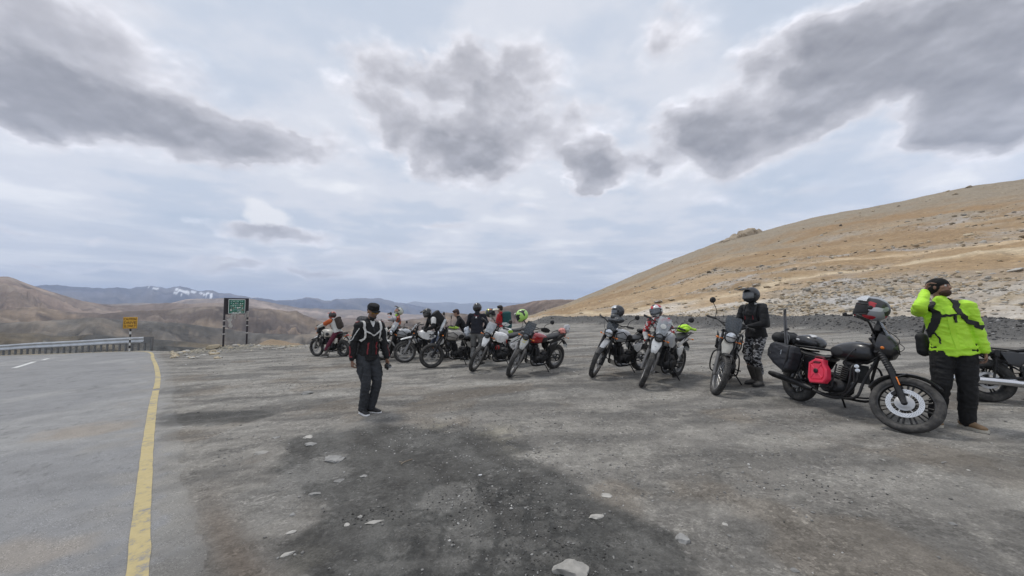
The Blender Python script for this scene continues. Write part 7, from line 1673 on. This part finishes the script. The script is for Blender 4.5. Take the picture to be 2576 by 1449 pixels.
# hillside scree
n = 46000; T = rs.uniform(R(3), R(64), n); s = rs.uniform(0, 1, n)**1.15; r0 = edge_r(T)+.8; Q = r0*np.exp(s*np.log(RC/r0)); x = Q*np.sin(T); y = Q*np.cos(T); z, s2, rb = hill_z(T, Q)
cl = sst(.42, .60, fbm(x*.35, y*.35, 420, 4)); pr = rb*(.35+.65*cl)+.03+.10*sst(.5, .05, s)*cl; ok = rs.uniform(0, 1, n) < pr; T, Q, x, y, z, s, rb = T[ok], Q[ok], x[ok], y[ok], z[ok], s[ok], rb[ok]; n = len(x)
S = Q*(.0012+.0050*rs.uniform(0, 1, n)**5)*(.75+.5*rb); t_ = rs.uniform(.55, 1.12, n); gy = (rs.uniform(0, 1, n) < .10+.45*rb*sst(.15, .7, T))
ca = np.stack([.46*t_, .375*t_, .26*t_], 1); cb = np.stack([.47*t_, .44*t_, .385*t_], 1); cols = np.where(gy[:, None], cb, ca); dk = rs.uniform(0, 1, n) < .14; cols = np.where(dk[:, None], cols*.5, cols)
scatter('scree', x, y, z+S*.12, S, rs.uniform(.25, .65, n), cols, M_rubble)
# larger rocks on the slope, each its own
def hill_rock(px, py, w, m, lb=None, grp='rocks scattered on the ochre hillside', seed=None, flat=.55):
    a, e = taz(px, py); best = None                       # walk up the slope to the height seen here
    r0 = float(edge_r(np.array([a]))[0])+.8; Qs = r0*np.exp(np.linspace(.01, .995, 260)*math.log(RC/r0)); zz = hill_z(np.full(260, a), Qs)[0]; ee = (zz-CAM_H)/Qs
    i = int(np.argmin(np.abs(ee-e))); Q = Qs[i]; S = w*.5*Q*math.cos(a)/FPX*math.cos(a)
    me = stone_mesh(seed, 1, .75, flat, 2, 10) if seed is not None else None
    if me: me.materials.append(m)
    x, y, z = Q*math.sin(a), Q*math.cos(a), zz[i]
    o = bpy.data.objects.new('rock', me or mv[(m.name, rd.randrange(6))]); COL.objects.link(o); o.location = (x, y, z+S*.15); o.scale = (S, S, S*(.7 if me is None else 1)); o.rotation_euler = (rd.uniform(-.25, .25), rd.uniform(-.25, .25), -a+rd.uniform(-.5, .5)); 
    if lb is None:
        hz_ = 'right of the red motorcycle' if px < 1560 else 'behind the two middle motorcycles' if px < 1750 else 'behind the printed trousers' if px < 1960 else 'behind the tourer\'s bags' if px < 2120 else 'behind the helmet on the tourer' if px < 2270 else 'just behind the man in fluorescent jacket' if px < 2470 else 'right of the man in fluorescent jacket'
        up = (812-py)/(812-(770-(max(px, 1600)-1600)*.17)+1e-6); vt = 'at the foot of the slope' if up < .35 else 'on the low bank' if up < .8 else 'at the top of the bank' if up < 1.5 else 'high on the open slope'
        lb = '%s %s rock %s %s' % ('small' if w < 11 else 'medium' if w < 17 else 'large', {'cream_stone': 'cream', 'ochre_grey_stone': 'brown', 'pale_stone': 'whitish', 'grey_stone': 'grey'}[m.name], vt, hz_)
    tag(o, lb, 'rock', grp); return o
hill_rock(2437, 594, 34, M_sc, 'big pale boulder alone high on the hillside at the right', seed=301); hill_rock(2558, 680, 60, M_sp, 'wide bluish white slab exposed near the right edge of the hillside', seed=302, flat=.25)
hill_rock(2437, 468, 24, M_so, 'dark rock bump on the hill crest at the far right', seed=303)
for px, py, w in [(1955, 716, 18), (1975, 712, 20), (1995, 720, 24), (2015, 712, 14), (2030, 708, 16), (2045, 716, 18), (2062, 712, 22), (2078, 714, 12), (1905, 722, 30), (1930, 725, 26), (1660, 762, 30), (1690, 758, 26), (1720, 764, 20), (2350, 640, 14), (2330, 690, 16), (2372, 692, 20), (2200, 655, 14), (2520, 655, 24), (2460, 684, 28), (2495, 690, 22), (2430, 700, 22), (2120, 742, 18), (2150, 748, 20), (2260, 740, 22), (2300, 770, 16), (2285, 800, 14), (2060, 770, 12), (1995, 790, 12), (2120, 800, 14), (2180, 815, 16), (2340, 820, 16), (2250, 830, 14), (2100, 822, 14), (1460, 792, 16), (1560, 780, 16), (1600, 775, 18), (1630, 768, 16), (1500, 800, 14), (1900, 640, 10), (1985, 635, 10), (2060, 620, 12), (2260, 560, 12), (2350, 548, 14), (2420, 530, 14), (2500, 512, 16), (2540, 508, 14)]:
    hill_rock(px+rd.uniform(-4, 4), py+rd.uniform(-3, 3), w, rd.choice([M_sc, M_so, M_so, M_sp]))
for i in range(120):
    px = rd.uniform(1650, 2576); lo = 812+(px-1650)*.03; hi = 770-(px-1650)*.13; py = rd.uniform(hi, lo)
    hill_rock(px, py, rd.uniform(7, 17), rd.choice([M_sc, M_so, M_sp, M_sg]))
# crag on the skyline
g = thing('rock_outcrop', 'craggy rock outcrop crowning the skyline of the ochre hill', 'rock outcrop', (0, 0, 0))
crag = [(1818, 604, 50, 22), (1845, 594, 46, 30), (1868, 586, 44, 34), (1886, 580, 40, 34), (1902, 578, 34, 34), (1912, 584, 22, 28), (1895, 572, 20, 14), (1832, 600, 30, 22), (1876, 580, 26, 20)]
a0, e0 = taz(1870, 585); g.location = (232*math.sin(a0), 232*math.cos(a0), CAM_H+232*e0)
for i, (px, py, w, h) in enumerate(crag):
    a, e = taz(px, py+6); Q = 232+i % 3*2; me = stone_mesh(400+i, w*.5*Q*math.cos(a)/FPX*.95, w*.4*Q/FPX, h*.5*Q/FPX, 3, 12, .14); me.materials.append(M_so)
    o = bpy.data.objects.new('crag', me); COL.objects.link(o); o.parent = g; o.location = Vector((Q*math.sin(a), Q*math.cos(a), CAM_H+Q*e-h*.18*Q/FPX))-g.location; o.rotation_euler = (0, -.25, -a)
# ------------------------------------------------------------------ air
hg = G(); hg.v = []; L = 14500.0; top = 640.0; bot = -420.0
for zz in (bot, top):
    for (a, b) in ((-L, -800), (L, -800), (L, L), (-L, L)): hg.v.append((a, b, zz))
hg.f = [(0, 3, 2, 1), (4, 5, 6, 7), (0, 1, 5, 4), (1, 2, 6, 5), (2, 3, 7, 6), (3, 0, 4, 7)]; hg.m = [0]*6
hm = bpy.data.materials.new('air'); hm.use_nodes = True; nt = hm.node_tree; nt.nodes.clear()
pv = nt.nodes.new('ShaderNodeVolumePrincipled'); oo = nt.nodes.new('ShaderNodeOutputMaterial'); nt.links.new(pv.outputs[0], oo.inputs['Volume'])
pv.inputs['Color'].default_value = (.64, .77, 1, 1); pv.inputs['Density'].default_value = .00011; pv.inputs['Anisotropy'].default_value = 0
HZ = obj('haze', hg, hm, smooth=False); HZ['kind'] = 'stuff'
sc.cycles.volume_bounces = 1
